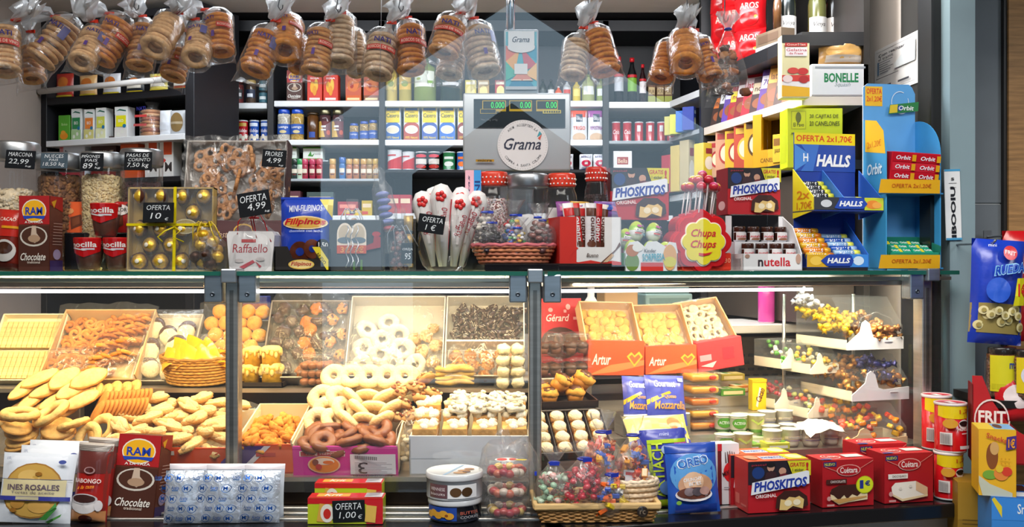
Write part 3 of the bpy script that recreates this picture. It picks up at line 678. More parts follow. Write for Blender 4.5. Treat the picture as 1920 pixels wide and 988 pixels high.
ul(227,28,200,1.834,'drink_carton','white drink carton with a bright yellow panel standing apart','carton',milk('f0e818','e6e2dc'),'f2f2f2',group=G)
ul(277,44,200,1.834,'biscuit_packet','small clear bag of stacked flat biscuits with red bands on the corner shelf','bag of biscuits',[('t','NATI',.3,.82,.75,.95,'26267c',{'b':1}),('r',.2,.6,.8,.68,'d04040'),('r',.15,.3,.8,.38,'c05050')],'ffffff',stack=1)
ul(311,26,207,1.834,'biscuit_packet','white wrapped packet beside the bag of stacked flat biscuits','packet',[('r',.1,.2,.9,.5,'d8dce4')],'e8ebf0',disc=1)
ul(334,34,207,1.834,'biscuit_packet','square packet showing a round flat biscuit','packet',[('e',.5,.5,.42,.4,'8a7046'),('r',.1,.42,.9,.52,'b8a88c')],'c9ccd0',disc=1)
def lu(px,w,yt,art,base,label,**k):return ul(px,w,yt,1.661,'biscuit_box',label,'box',art,base,.06,**k)
lu(135,58,262,[('r',.02,.45,.16,.95,'c81e30'),('t','LU',.04,.6,.14,.8,'ffffff',{'b':1}),('t','Biscottes',.22,.5,.75,.75,'4a4a5a',{'i':.2}),('r',0,0,1,.3,'b01830')],'dfe4ee','white and crimson box reading Biscottes behind the nut jars')
lu(194,56,256,[('t','CHOCOLATE',.2,.55,.9,.68,'e8d8c8',{'b':.5}),('r',0,0,1,.2,'8a2018')],'40211c','dark brown biscuit box behind the nut jars',off=.05)
lu(242,40,270,[('t','MINI',.3,.5,.9,.7,'ffffff',{'b':1})],'e05a22','orange biscuit box behind the raisin jar')
for k,(px,yt,lb) in enumerate(((284,258,'upper white and orange biscuit box behind the raisin jar'),(312,262,'white box with a red lozenge on the corner unit'))):
    lu(px,30,yt,[('r',.3,.6,.9,.95,'e8582a'),('t','M',.4,.15,.9,.4,'3a3030',{'b':1}),('p',[(.05,.45),(.3,.52),(.5,.45),(.3,.38)],'d03a30')],'f0ece8',lb,off=.04)
# packets on the top shelf of the corner unit
cl = [('b8392c','red sweets packet on the top corner shelf'),('e0b070','brown and white snack packet on the top corner shelf'),('d8d8dc','white snack packet on the top corner shelf'),('20242a','black packet with yellow stripes on the top corner shelf'),('e6d46a','yellow spiral snacks packet on the top corner shelf'),('c85030','orange snack packet at the end of the top corner shelf')]
for k,(c_,lb) in enumerate(cl):
    ul(122+44*k,40,138+3*(k % 2),2.021,'snack_packet',lb,'packet',[('r',.1,.3,.9,.5,'e8e0d0'),('e',.5,.65,.3,.2,'c9702a'),('r',.05,.1,.95,.16,'d8c030')],c_,disc=1,off=.06)
# ---- back wall, top shelf
S = 1.84
def bc(name,label,cat,x0,x1,yt,zs,art,base,depth=.06,group=None,**kw):return carton(name,label,cat,x0,x1,yt,kw.pop('d',S),zs,art,base,depth,group,**kw)
zA = CZ+(494-193)*s4
for k in range(2):bc('chocolate_packet',('lower','upper')[k]+' dark red packet lying at the left end of the white shelf','packet',391,432,172-17*k,zA+.038*k+.0005,[('r',.35,.25,.6,.6,'e8d8d8'),('t','M',.05,.6,.15,.85,'e8c0b0')],'8a1820',.09)
jar('preserve_jar','red jar of preserve beside the dark red packets','jar',447,21,151,S,zA,(['7a1414'],.8,0),'4a1010',[('r',.1,.2,.9,.6,'222228'),('r',.3,.3,.8,.45,'d8d8dc')])
jar('preserve_jar','brown jar of preserve with a gold lid','jar',471,20,151,S,zA,(['4a3018'],.8,0),'b89a4a',[('r',.1,.25,.9,.6,'1e2a44'),('r',.3,.28,.7,.42,'d8dce4')])
jar('preserve_jar','lower jar with a teal chequered label at the post','jar',494,16,168,S,zA,(['2a3a3a'],.8,0),'2a4a54',[('r',.05,.1,.95,.75,'3a6a78'),('r',.2,.3,.8,.5,'d8e0e0')])
jar('preserve_jar','upper jar with a teal chequered label at the post','jar',494,16,146,S,zA+.055,(['2a3a3a'],.8,0),'2a4a54',[('r',.05,.1,.95,.75,'3a6a78'),('r',.2,.3,.8,.5,'d8e0e0')])
bc('chocolate_carton','small brown drinking chocolate carton on the back shelf','carton',538,567,132,Z1,ram_art(),'5f2f20')
soy = [('t','SOJA',.2,.82,.8,.9,'ffffff',{'b':1}),('e',.35,.55,.15,.2,'f2b020'),('e',.6,.62,.13,.22,'f0c040'),('e',.5,.42,.14,.18,'e89a18'),('r',.15,.08,.85,.16,'f8e0d8')]
for k,(x,lb) in enumerate(((576,'bright orange-red carton with golden pods, first of the two'),(606,'orange-red carton with golden pods, second and hazier of the two'))):bc('drink_carton',lb,'carton',x,x+28,140,Z1,soy,'d8341c')
for k,(x,c_,lb) in enumerate(((648,'d8601c','orange carton picturing a spicy dish, with an orange foot'),(682,'8a4a2a','orange carton picturing a spicy dish, with a brown foot'))):bc('meal_carton',lb,'carton',x,x+29,140,Z1,[('r',0,.25,1,1,'c85a3a'),('e',.5,.6,.4,.22,'e07838'),('e',.4,.6,.12,.1,'a83020'),('r',.1,.08,.9,.16,'f0d8a0')],c_)
oil = [(734,22,'c8b468','first small oil bottle with a yellow label, next to the post','e8d070'),(760,24,'b8a858','second small oil bottle with an orange-yellow label','e0b850')]
for px,w,c_,lb,lc in oil:bottle('oil_bottle',lb,'bottle',px,w,118,S,Z1,c_,'8a8020',[('r',.1,.3,.9,.62,lc),('e',.5,.45,.2,.08,'8a9a30')],neck=.3)
bottle('oil_bottle','wide pale green oil bottle with a white label','bottle',797,42,110,S,Z1,'8a9a58','4a6a20',[('r',.12,.32,.88,.68,'e8ecdc'),('r',.6,.4,.85,.46,'8ab830'),('e',.3,.5,.08,.03,'a8b840')],neck=.25)
bottle('oil_bottle','wide dark bottle with a red tag','bottle',846,42,110,S,Z1,'34423e','20201c',[('r',.2,.35,.8,.42,'e8e8e8'),('r',.35,.5,.65,.56,'d02850')],neck=.25)
for px,c_,lb in ((882,'d8c860','yellow-green carton left of the placard foot'),(906,'b89860','yellow-brown carton left of the placard foot'),(938,'a83038','red and cream carton beside the placard foot')):bc('food_carton',lb,'carton',px-10,px+11,150,Z1,[('e',.5,.5,.35,.25,'e8d890'),('r',.1,.8,.9,.92,'f0e8d0')],c_)
for px,w,yt,c_,cp,lb,lc in ((1018,14,150,'28302a','1a1a1a','dark bottle just right of the placard foot','404848'),(1033,14,150,'28302a','1a1a1a','dark bottle second right of the placard foot','d8d8d8'),(1047,13,162,'e0602a','e8e8e8','short orange bottle with white cap','f0e0d0'),(1063,15,150,'c8ccd0','30508a','white bottle with a red band','d04030'),(1081,15,150,'d8c040','c83020','yellow bottle with a red foot','e8d870'),(1103,24,140,'a8b078','6a7a20','big oil bottle with white label under the hanging pair','e8ecec'),(1127,18,148,'98a868','4a6a20','slim oil bottle with white label under the hanging pair','e0e4e8')):
    bottle('sauce_bottle',lb,'bottle',px,w,yt,S,Z1,c_,cp,[('r',.15,.25,.85,.55,lc)],neck=.35)
for px,w,yt,c_,lb,lc in ((1160,18,107,'14161c','tall dark soft drink bottle, first of three','c8ccd4'),(1185,18,109,'14181a','tall dark soft drink bottle with a green label','7ab030'),(1205,13,121,'2a1014','slim dark red bottle, third of three','e8e0e4')):
    bottle('drink_bottle',lb,'bottle',px,w,yt,S,CZ+(494-191)*s4,c_,'d02028',[('r',.05,.25,.95,.55,lc),('r',.05,.56,.95,.62,'c82028')],neck=.4,nr=.4)
for k,px in enumerate((1222,1238,1253)):bc('juice_carton',('first','second','third')[k]+' brown and green carton under the last biscuit cluster','carton',px-7,px+7,160,CZ+(494-191)*s4,[('r',.1,.5,.9,.9,'b8a070'),('t','PUR',.15,.55,.85,.75,'4a3020'),('r',0,0,1,.4,'9aa040')],'6a4a28')
# ---- back wall, second shelf
for k,px in enumerate((401,417)):can('tin',('first','second')[k]+' small dark red tin on the narrow shelf','tin',px,14,241,S,CZ+(494-266)*s4,[('r',0,.3,1,.7,'b8a048')],'7a1a20')
for px,c_,lb in ((434,'c01c28','red tin with a gold band, first of the pair'),(456,'c01c28','red tin with a gold band, second of the pair'),(477,'2450a8','blue tin with white beans, first of the pair'),(498,'2450a8','blue tin with white beans, second of the pair')):
    can('food_tin',lb,'tin',px,19,226,S,CZ+(494-266)*s4,[('r',.15,.75,.85,.92,'c8a040' if c_[0] == 'c' else 'd8e0f0'),('t','Alubias',.1,.45,.9,.62,'f4f4f4',{'i':.2,'b':.5})]+[('e',.2+.2*k,.14+.1*(k % 2),.12,.12,'e8e0d0') for k in range(4)],c_)
for px,c_,lb in ((533,['e0dcd0','d0c8b8'],'glass jar of white beans with a blue lid'),(558,['dcb860','c8a048'],'glass jar of chickpeas with a blue lid')):
    jar('pulse_jar',lb,'jar',px,25,206,S,Z2,(c_,.84,.006),'1f50c0',[('r',0,.2,1,.52,'2a58b0'),('t','Luengo',.2,.36,.8,.47,'f4f4f4',{'b':.8}),('e',.5,.27,.2,.05,'d8c890')])
bottle('honey_jar','dark amber honey jar between the bean jars and the sauces','jar',587,22,212,S,Z2,'5a3614','3a2a14',[('r',.3,.1,.7,.3,'2a4a9a')],neck=.15,nr=.8)
for k,px in enumerate((610,634)):jar('sauce_jar',('first','second')[k]+' dark red sauce jar with a yellow and brown label','jar',px,23,207,S,Z2,(['4a1a20'],.82,0),'8a8468',[('r',.05,.1,.95,.62,'6a2428'),('p',[(.05,.1),(.05,.62),(.3,.62),(.55,.1)],'d8b050'),('r',.3,.42,.6,.48,'e8e8e8'),('r',.3,.32,.6,.36,'e8e8e8'),('e',.75,.25,.12,.08,'c05030')],lid_mat='metal')
for px,yt,lb in ((664,232,'dark little tin beside the blue pulse jars'),(683,228,'blue-labelled small pulse jar, first of the pair'),(700,226,'blue-labelled small pulse jar, second of the pair')):jar('pulse_jar',lb,'jar',px,17,yt,S,Z2,(['b89858','c8a868'],.84,.006),'1f48a8',[('r',0,.1,1,.5,'2450a8'),('t','Luengo',.2,.28,.8,.42,'f4f4f4')])
for k,(x,c_,lb) in enumerate(((722,'2a64b0','soup carton with a blue foot, first from the left'),(757,'b0483a','soup carton with a terracotta foot, second from the left'),(791,'3a5aa8','soup carton with a slate blue foot, third from the left'),(824,'2a6ac0','soup carton with a blue and yellow foot, fourth from the left'),(858,'8a2a18','soup carton with an orange pattern half hidden by the scale'))):
    bc('soup_carton',lb,'carton',x,x+29,198,Z2,[('r',0,0,1,.38,c_),('e',.5,.38,.5,.16,c_),('e',.5,.32,.42,.12,'f0f0ec'),('e',.5,.31,.36,.09,'e8dcc0'),('r',.06,.52,.94,.97,'f2d21c'),('r',.1,.86,.9,.95,'2456a0'),('t','Casero',.1,.66,.9,.78,'1c4a48',{'b':.6}),('t','Caldo',.3,.79,.7,.84,'3a5a40'),('t','100% Natural',.1,.06,.9,.13,'f2d840',{'b':.3})],'dfe6e8',.055,group='soup cartons on the second shelf')
for px,c_,lb,w_ in ((1085,'e0522a','flour bag with an orange top reading TRIGO','TRIGO'),(1117,'9a4a98','flour bag with a purple top reading REPOSTERIA','REPOSTERIA')):
    pouch('flour_bag',lb,'bag of flour',px-15,px+16,207,S,Z2,[('r',0,.76,1,1,c_),('r',.3,.60,.7,.86,'26324a'),('t','GALLO',.33,.66,.67,.74,'e8e8e8'),('t',w_,.12,.34,.88,.46,c_,{'b':.6}),('e',.5,.1,.4,.14,'d8b898')],'e6e8ec',.05,lean=0)
for k,px in enumerate((1155,1176,1198,1219,1240,1258)):can('drink_can','red soft drink can, %s in the row on the second shelf' % ('first','second','third','fourth','fifth','last')[k],'can',px,17,229,S,CZ+(494-264)*s4,[('t','Cola',.2,.35,.75,.6,'f4e8e8',{'i':.3,'b':.5})] if k < 2 else [('r',.3,.5,.6,.85,'d8dce0')],'b8202c',group='red drink cans')
# ---- back wall, third shelf
for px,x1,lb in ((534,556,'green and white box, left one above the spice shakers'),(568,605,'green and white box with leaves, right one above the spice shakers')):bc('infusion_box',lb,'box',px,x1,276,CZ+(494-298)*s4,[('r',0,.9,1,1,'58a830'),('r',0,0,1,.12,'58a830'),('p',[(.25,.3),(.4,.7),(.45,.35),(.6,.55),(.5,.25)],'3a8a30'),('t','stevia',.6,.4,.9,.55,'606060')],'e4ebe4')
m = M(); m.box(bx(528),bx(612),0,.12,-.006,0,'aab4b8','paint'); solo('spice_ledge',m,'narrow pale ledge under the green and white boxes','shelf',(0,S,CZ+(494-298.5)*s4))
SPC = [(540,'d8eac0','58b030'),(553,'2a3a38','24302c'),(563,'c8e0c8','3a9a58'),(572,'a83048','c84868'),(586,'a83048','c84868'),(599,'b03040','c85060'),(624,'c88a38','d8a850'),(642,'3a70b0','2a60b0'),(655,'b87048','d0a050'),(668,'b07040','d0a050'),(682,'a87048','d0a050'),(693,'9a7848','b09048'),(705,'c89038','d8b050')]
ORD = ('first','second','third','fourth','fifth','sixth','seventh','eighth','ninth','tenth','eleventh','twelfth','thirteenth')
for k,(px,c_,cp) in enumerate(SPC):flask('spice_shaker','small spice shaker, %s in the row from the left' % ORD[k],'spice shaker',px,12.5,298 if k != 7 else 295,S,Z3B,c_,cp,[('r',.05,.15,.95,.62,c_),('r',.2,.3,.8,.5,'e8dcc8'),('r',.3,.2,.7,.26,'6a2a20')],group='spice shakers')
for k,(px,w,c_,tri,lb) in enumerate(((740,29,'e4e4e6','c82028','white and red slanted tin, big one at the left of the tin row'),(766,24,'e4e4e6','c82028','white and red slanted tin, smaller one in the tin row'),(790,23,'2a2024','e0d8d0','first black tin with a red oval'),(814,23,'2a2024','e0d8d0','second black tin with a red oval'),(842,24,'2a7a48','e0e8e0','green tin with a white script'),(866,20,'2a60b0','e87838','blue and orange tin beside the scale'))):
    can('food_tin',lb,'tin',px,w,285 if k else 282,S,Z3,([('p',[(0,0),(1,0),(1,.75),(0,.35)],tri),('r',.1,.72,.6,.8,tri)] if k < 2 else [('r',.1,.3,.9,.62,tri),('e',.5,.8,.38,.1,'d82838'),('e',.5,.15,.35,.12,'b83028')] if k < 4 else [('r',.2,.6,.8,.75,tri),('e',.5,.3,.3,.15,tri)]),c_)
for px,lb in ((1062,'rice bag half hidden by the scale'),(1098,'white rice bag with a red pot, next to the scale'),(1124,'white rice bag with a red pot, second from the scale')):pouch('rice_bag',lb,'bag of rice',px-12,px+13,289,S,Z3,[('t','ARROZ',.1,.74,.9,.88,'2a2a70',{'b':.8}),('e',.5,.42,.36,.2,'d02850'),('r',.38,.34,.62,.48,'f0f0f0'),('t','NOMEN',.2,.1,.8,.2,'2a2a70',{'b':.6}),('r',0,0,1,.06,'2a3aa0')],'eceef2',.05,lean=0)
bc('bread_packet','white and brown packet alone on the third shelf behind the red cake boxes','packet',1150,1185,283,CZ+(494-338)*s4,[('r',.2,.55,.8,.8,'a02a20'),('t','Bella',.25,.6,.75,.74,'f0e0c0'),('e',.5,.2,.42,.2,'d88030')],'e8e8ea')
# ---- low shelf behind the counter top
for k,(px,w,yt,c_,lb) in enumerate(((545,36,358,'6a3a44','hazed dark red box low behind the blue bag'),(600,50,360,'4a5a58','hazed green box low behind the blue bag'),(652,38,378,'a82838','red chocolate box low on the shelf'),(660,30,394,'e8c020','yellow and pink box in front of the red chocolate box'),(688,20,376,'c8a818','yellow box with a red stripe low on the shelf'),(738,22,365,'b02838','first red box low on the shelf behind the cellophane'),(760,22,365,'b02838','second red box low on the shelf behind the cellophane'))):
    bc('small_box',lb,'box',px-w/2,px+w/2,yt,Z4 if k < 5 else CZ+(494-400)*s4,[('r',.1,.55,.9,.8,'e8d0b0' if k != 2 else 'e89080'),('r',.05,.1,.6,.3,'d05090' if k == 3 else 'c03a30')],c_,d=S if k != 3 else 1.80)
# ---- right-hand corner shelving
def rs(name,label,cat,px,w,yt,y,zs,art,base,depth=.05,rz=1.1):
    s = (CD+y)/F; x = (px-960)*s; h = CZ-(yt-494)*s-zs; m = rb(M(),w*s,h,depth,base,art); return solo(name,m,label,cat,(x,y,zs),rz)
for px,w,yt,y,zs,c_,lb in ((1268,12,218,1.72,1.86,'c8c060','pale green carton where the can row ends'),(1278,10,214,1.68,1.86,'d8d838','lime carton where the can row ends'),(1291,20,208,1.62,1.86,'2a66c0','blue carton in the corner by the black post'),(1303,14,200,1.56,1.86,'243a98','dark blue carton touching the black post')):rs('drink_carton',lb,'carton',px,w,yt,y,zs,[('e',.5,.4,.35,.15,'e0e0b0'),('r',.2,.7,.8,.85,'d0e0f0')],c_)
strip(u,'shelf',[(.70,1.80),(.775,1.50),(1.18,1.50),(1.18,1.80)],1.84,1.858,'aab0b4')
for px,w,yt,y,c_,lb in ((1262,16,290,1.74,'b83040','red packet on the low corner shelf'),(1280,18,272,1.68,'d8c070','yellow cereal box on the low corner shelf, left one'),(1297,16,262,1.62,'c8b890','tall cream box on the low corner shelf'),(1330,28,268,1.40,'d8c040','yellow box just right of the black post')):rs('cereal_box',lb,'box',px,w,yt,y,1.612 if y > 1.45 else 1.652,[('e',.5,.4,.38,.2,'e8e0d0'),('r',.2,.68,.8,.84,'903038')],c_,.06,.5)
# ---- end unit: upper black shelf with wine and red bags
zW = 2.068; zM = 1.855; zLw = 1.645
def lnpt(t,in_=.03):return (.785+.175*t+in_,1.45-.77*t)
r = random.Random(8)
for k in range(3):
    for j in range(3 if k < 2 else 2):
        x,y = lnpt(.08+.14*k,.06); m = M(); pillow(m,.12,.125,.07,'c8141c',[('t','AROS',.2,.6,.8,.8,'f0d8c8',{'b':.6}),('e',.5,.3,.3,.2,'a80c14'),('e',.72,.35,.06,.05,'d8a030')],'pack',k*3+j)
        solo('crisp_bag',m,'glossy red snack bag on the top right shelf, %s pile, %s' % (('far','middle','near')[k],('bottom','second','top')[j]),'bag of snacks',(x,y,zW+.12*j),-.5+.1*j)
x,y = lnpt(.62,.03); m = M(); rb(m,.15,.07,.06,'6a5846',[('r',0,0,1,.3,'c8c8cc'),('r',.1,.45,.9,.85,'5a4434')],right=[('r',0,0,1,.3,'c8c8cc')]); solo('cardboard_tray',m,'cardboard tray of small bottles between red bags and wine','tray',(x,y,zW),-1.2)
for k in range(3):
    q = M(); q.lathe([(.014,0),(.015,.09),(.006,.13),(.006,.17),(0,.171)],12,('4a3020','3a2a1c','5a3a20')[k],'gloss'); solo('small_bottle',q,'small brown bottle in the cardboard tray, %s' % ('far one','middle one','near one')[k],'bottle',(x+.045-.01*k,y+.045-.04*k,zW+.072))
for k,(px,w,c_,lc,lb) in enumerate(((1475,30,'141a18','d8d4d0','dark wine bottle with a white label, first of the three'),(1532,30,'6a6a38','dcd8d4','green-gold wine bottle with a white label, middle of the three'),(1565,30,'1c1814','d8ccc4','dark wine bottle with a white label, last of the three'))):
    bottle('wine_bottle',lb,'bottle',px,w+4,-60,.75,zW,c_,'401418',[('r',.02,.08,.98,.40,lc),('t','Vinya',.25,.27,.75,.34,'403834',{'i':.3}),('r',.3,.14,.7,.155,'a87068')],neck=.45)
# middle shelf: chocolate bars leaning in a row
BARS = [(.04,'3a2018','c86a20'),(.11,'1a1818','d8d8d8'),(.17,'5a3a98','e8e8f4'),(.24,'a01a28','e8d020'),(.31,'7a1220','f0e0e0'),(.39,'c01a30','f4d8dc'),(.48,'3a1c1c','c8b090'),(.56,'5a3488','e8e0f0'),(.63,'7a4a20','e0a040'),(.72,'402014','8a6a50'),(.80,'b8542a','e8b080')]
for k,(t,c_,lc) in enumerate(BARS):
    x,y = lnpt(t,.04); m = M(); rb(m,.075,.15+.02*(k % 3),.014,c_,[('r',.05,.55,.95,.85,lc),('e',.5,.3,.38,.14,'8a4a28'),('t',('noir','70%','latte')[k % 3],.15,.62,.85,.76,c_,{'b':.6})])
    solo('chocolate_bar',m,'chocolate bar leaning on the right wall shelf, %s from the black post' % ORD[k],'chocolate bar',(x,y,zM),-.85,'chocolate bars on the right wall shelf',rot=(-.28,0,-.85))
b = bb(1466,1518,62,'.628',zM-.04)
m = rb(M(),b.w,.205,.05,'e8e2b0',[('r',0,.87,1,1,'1c1c20'),('r',0,.02,1,.2,'f0b818'),('p',[(0,.2),(1,.16),(1,.32),(0,.26)],'f4f0ee'),('r',0,.26,1,.36,'d83a30'),('e',.75,.42,.2,.055,'c82828'),('e',.4,.43,.2,.05,'d84038'),('e',.2,.3,.18,.06,'f0dcd8'),('e',.78,.29,.18,.06,'b81c20'),('r',.12,.66,.9,.80,'f0ecf0'),('t','Gelatina',.15,.735,.88,.78,'c03848',{'b':.3}),('t','de Fresa',.25,.685,.75,.72,'c03848',{'b':.3}),('r',.1,.81,.9,.87,'b81c20'),('t','GourMet',.16,.825,.84,.86,'f0d0c0',{'b':.3})])
solo('jelly_box',m,'tall cream and red jelly box hanging over the white shelf edge','box',(b.x,.628,zM-.015))
b = bb(1519,1628,121,'.69',zM); m = rb(M(),b.w*.98,b.h,.16,'e6e8ec',[('t','BONELLE',.22,.42,.82,.72,'0f8048',{'b':1.8}),('t','Squash',.4,.26,.68,.42,'8a9aa0',{'i':.4}),('r',.06,.86,.94,.92,'9aa0a8'),('r',0,0,1,.04,'b0a8a8')]); solo('sweet_box',m,'white box with bold green lettering on the right end shelf','box',(b.x,b.y-.01,zM))
b = bb(1530,1615,86,'.74',zM+b.h); m = M(); pillow(m,b.w,.085,.09,'c89858',[('e',.5,.5,.4,.3,'d8a860'),('r',.1,.1,.9,.35,'d8c8b8')],'pack',5); solo('bread_bag',m,'tan bag of toasted bread lying on the white lettered box','bag',(b.x,.72,zM+.106))
# lower shelf: boxed pasta
carton('pasta_case','bright lime case reading 20 CAJITAS DE 20 CANELONES','box',1476,1580,203,'.66',1.645-.03,[tuple((.357+.643*q if i in (2,4) and e[0] == 'r' or i in (3,5) and e[0] == 't' or i == 2 and e[0] == 'e' else q) for i,q in enumerate(e)) for e in [('r',.07,.45,.34,.93,'b8c020'),('r',.085,.47,.325,.91,'d8e018'),('t','El Pavo',.11,.52,.30,.62,'3a4018',{'b':.8}),('e',.2,.76,.05,.09,'6a7020'),('t','20 CAJITAS DE',.40,.72,.92,.84,'4a5018',{'b':.4}),('t','20 CANELONES',.40,.54,.94,.66,'4a5018',{'b':.4}),('r',.07,.32,.3,.36,'6a7020')]],'d6e312',.09,rz=0,left=[('r',.1,.1,.9,.9,'c0cc10')])
for k,(t,h,c_,lc,lb) in enumerate(((.08,.15,'c8a080','b03038','pale pasta box, farthest on the lower right shelf'),(.18,.18,'d09878','b04038','salmon pasta box on the lower right shelf'),(.29,.17,'d8a828','a03028','yellow box with a red oval on the lower right shelf'),(.39,.18,'b84830','e0b040','red and gold box on the lower right shelf'),(.50,.19,'d8a010','5a3a10','orange yellow box on the lower right shelf'))):
    x,y = lnpt(t,.03); m = rb(M(),.10,h,.05,c_,[('e',.5,.5,.34,.24,lc),('e',.5,.5,.26,.18,'e8dcb8'),('r',.1,.82,.9,.94,lc)]); solo('pasta_box',m,lb,'box',(x,y,zLw),-.75)
x,y = lnpt(.70,.015); t_ = thing('display_case','yellow cut-out shelf case holding small yellow boxes','box',(x,y,zLw),-.9)
m = M(); w,h = .17,.19
m.prism([(-w/2,0),(w/2,0),(w/2,h*1.05),(w*.28,h*1.05),(w*.28,h*.32),(-w*.28,h*.32),(-w*.28,h),(-w/2,h)],0,.012,'dca60e','card'); m.box(-w/2,w/2,.012,.10,0,.01,'c8960c'); m.box(-w/2,-w/2+.006,.012,.1,0,h,'c8960c'); m.box(w/2-.006,w/2,.012,.1,0,h,'c8960c'); m.box(-w/2,w/2,.1,.106,0,h*1.1,'5a4410')
m.art([('t','CANELONES',.2,.08,.8,.16,'6a3a08',{'b':.6})],ffront(w,h)); part('case',m,t_)
for k in range(2):rb_ = rb(M(),.05,.10,.07,'e0b828',[('r',.1,.6,.9,.85,'8a5a18'),('t','pasta',.2,.3,.8,.5,'5a3a10')]); solo('small_pasta_box',rb_,('far','near')[k]+' small yellow box inside the cut-out case','box',(x+.035-.02*k,y+.03-.055*k,zLw+.0105),-.9)
for k in range(2):
    x,y = lnpt(.22+.16*k,.07); m = M(); m.lathe([(.03,0),(.031,.10),(.02,.13),(.02,.15)],14,'c8a080','gloss'); m.lathe([(.023,.15),(.023,.175),(0,.176)],14,'c01820','gloss'); solo('sauce_bottle',m,('far','near')[k]+' red-capped bottle behind the boxed pasta','bottle',(x,y+.06,zLw))
# poster on the wall
m = M(); m.box(-.19,.19,0,.002,0,.165,'e9e6e4','card'); m.art([('r',.04,.93,.96,.935,'404040'),('t','Com realitzar',.1,.82,.7,.88,'404048',{'b':.4}),('t','el tramit',.1,.74,.45,.80,'404048',{'b':.4}),('r',.08,.72,.12,.45,'6a88a8')]+[('r',.14,.46+.045*k,.34+.06*(k % 3),.475+.045*k,'707078') for k in range(6)]+[('p',[(.5,.55),(.95,.9),(.95,.45),(.5,.45)],'d0d4d6'),('r',.08,.36,.6,.375,'55555a'),('r',.06,.12,.2,.16,'303038'),('r',.34,.13,.44,.19,'404048'),('r',.6,.14,.84,.18,'404048'),('r',.04,.06,.96,.065,'404040')],ffront(.38,.165))
p = P(1684,160,0); solo('notice',m,'white paper notice taped to the right-hand wall','notice',(1.277,.70,1.875),0,rot=(0,.03,-PI/2))
# ================================================================ goods on top of the counter
def riser(x0,x1,yt,d,depth,label,zs=ZT,col='17171b',mat='gloss'):
    b = bb(x0,x1,yt,d,zs); m = M(); m.rbox(-b.w/2,b.w/2,0,depth,0,b.h,col,mat,.003,1)
    solo('display_riser',m,label,'stand',b.loc,b.rz); return zs+b.h
def cello(name,label,cat,x0,x1,yt,d,zs,tie_at=.62,ribbon='e8d820',belly=.8,thick=None,group=None,crump=.12,mat='bagfilm',tail=1.0):
    """gathered cellophane bag: belly, tied neck, flared tail; returns the thing and its size"""
    b = bb(x0,x1,yt,d,zs); w,h = b.w,b.h; th = thick or w*.8; t = thing(name,label,cat,b.loc+Vector((0,th/2,0)),b.rz,group); sd = x0*.37
    R = w/2; zt = h*tie_at
    prof = [(R*.86,0),(R*1.0,zt*.12),(R*1.0,zt*.4),(R*belly,zt*.65),(R*.42,zt*.88),(R*.13,zt),(R*.30*tail,zt+(h-zt)*.35),(R*.50*tail,zt+(h-zt)*.8),(R*.46*tail,h)]
    m = M(); m.shell(prof,30,'ffffff',mat,sy=th/w,wob=lambda a,j:crump*(mnoise.noise(Vector((math.cos(a)*2+sd,math.sin(a)*2,j*.9)))+.5*math.sin(a*9+j+sd)*(j > 3)))
    part('cellophane',m,t)
    m = M(); m.T = Matrix.Translation((0,0,zt)); m.ring(R*.15,.003,12,6,ribbon,'gloss',1,sx=1)
    for q in range(4):
        a = q*1.6+sd; m.tube([(0,-R*.14,0),(.02*math.cos(a),-R*.25,.012),(.035*math.cos(a),-R*.35,-.012*(q % 2)),(.045*math.cos(a)+.01,-R*.45,-.035-.01*q)],.0016,5,ribbon,'gloss')
    part('ribbon',m,t); return t,w,h,th
def inner_balls(t,n,w,h,th,cols,r,mat='foil',seed=0,name='sweet',stuff=False,flat=1):
    rn = random.Random(seed); m = M(); ps = []
    tries = 0
    while len(ps) < n and tries < 6000:
        tries += 1; z = rn.uniform(r,h); k = w/2*math.sqrt(max(.05,1-(z/h)**2*.55))-r; a = rn.uniform(0,6.28); q = math.sqrt(rn.uniform(.3,1)); p = Vector((k*q*math.cos(a),k*q*math.sin(a)*th/w,z))
        if all((p-o).length > r*1.55 for o in ps):ps.append(p)
    for i,p in enumerate(ps):
        c_ = rn.choice(cols)
        if stuff:m.ell(p,(r,r,r*flat),8,6,c_,mat)
        else:
            q = M(); q.ell((0,0,0),(r,r,r*.95),12,8,c_,mat,lump=.12,seed=i); part(name,q,t,p)
    if stuff:part(name,m,t,kind='stuff')
# ---- nut jars at the left
NUT = ('tall glass jar of pale almonds at the left edge','glass jar of walnut halves','glass jar of pale pine nuts','glass jar of raisins behind the gold chocolates')
jar('nut_jar',NUT[0],'jar',30,84,268,.17,ZT,(['e6d4b4','dcc6a0','eee0c6'],.62,.010),'b8bcc0',lid_mat='metal',shape=1)
jar('nut_jar',NUT[1],'jar',113,82,289,.19,ZT,(['7a5030','8f6238','5f3a24','a07040'],.80,.011),'a8acb0',lid_mat='metal',shape=1)
jar('nut_jar',NUT[2],'jar',192,78,287,.18,ZT,(['dcc898','d2bc88','e6d6ac'],.80,.007),'b0b4b8',lid_mat='metal',shape=1)
jar('nut_jar',NUT[3],'jar',266,76,281,.20,ZT,(['3a2226','2c1a20','4a2c30'],.72,.008),'a8acb0',lid_mat='metal',shape=1)
sign(8,64,281,316,.085,[('MARCONA',.1,.66,.9,.88),('22,99',.12,.22,.8,.52),('kg',.7,.08,.9,.2)],'chalk sign reading MARCONA 22,99 on the almond jar',.05)
sign(75,126,286,316,.112,[('NUECES',.15,.68,.85,.9),('PAIS',.32,.48,.66,.62),('18,50 kg',.1,.1,.9,.4)],'chalk sign reading NUECES PAIS 18,50 on the walnut jar',0,tag_col='4a5a66')
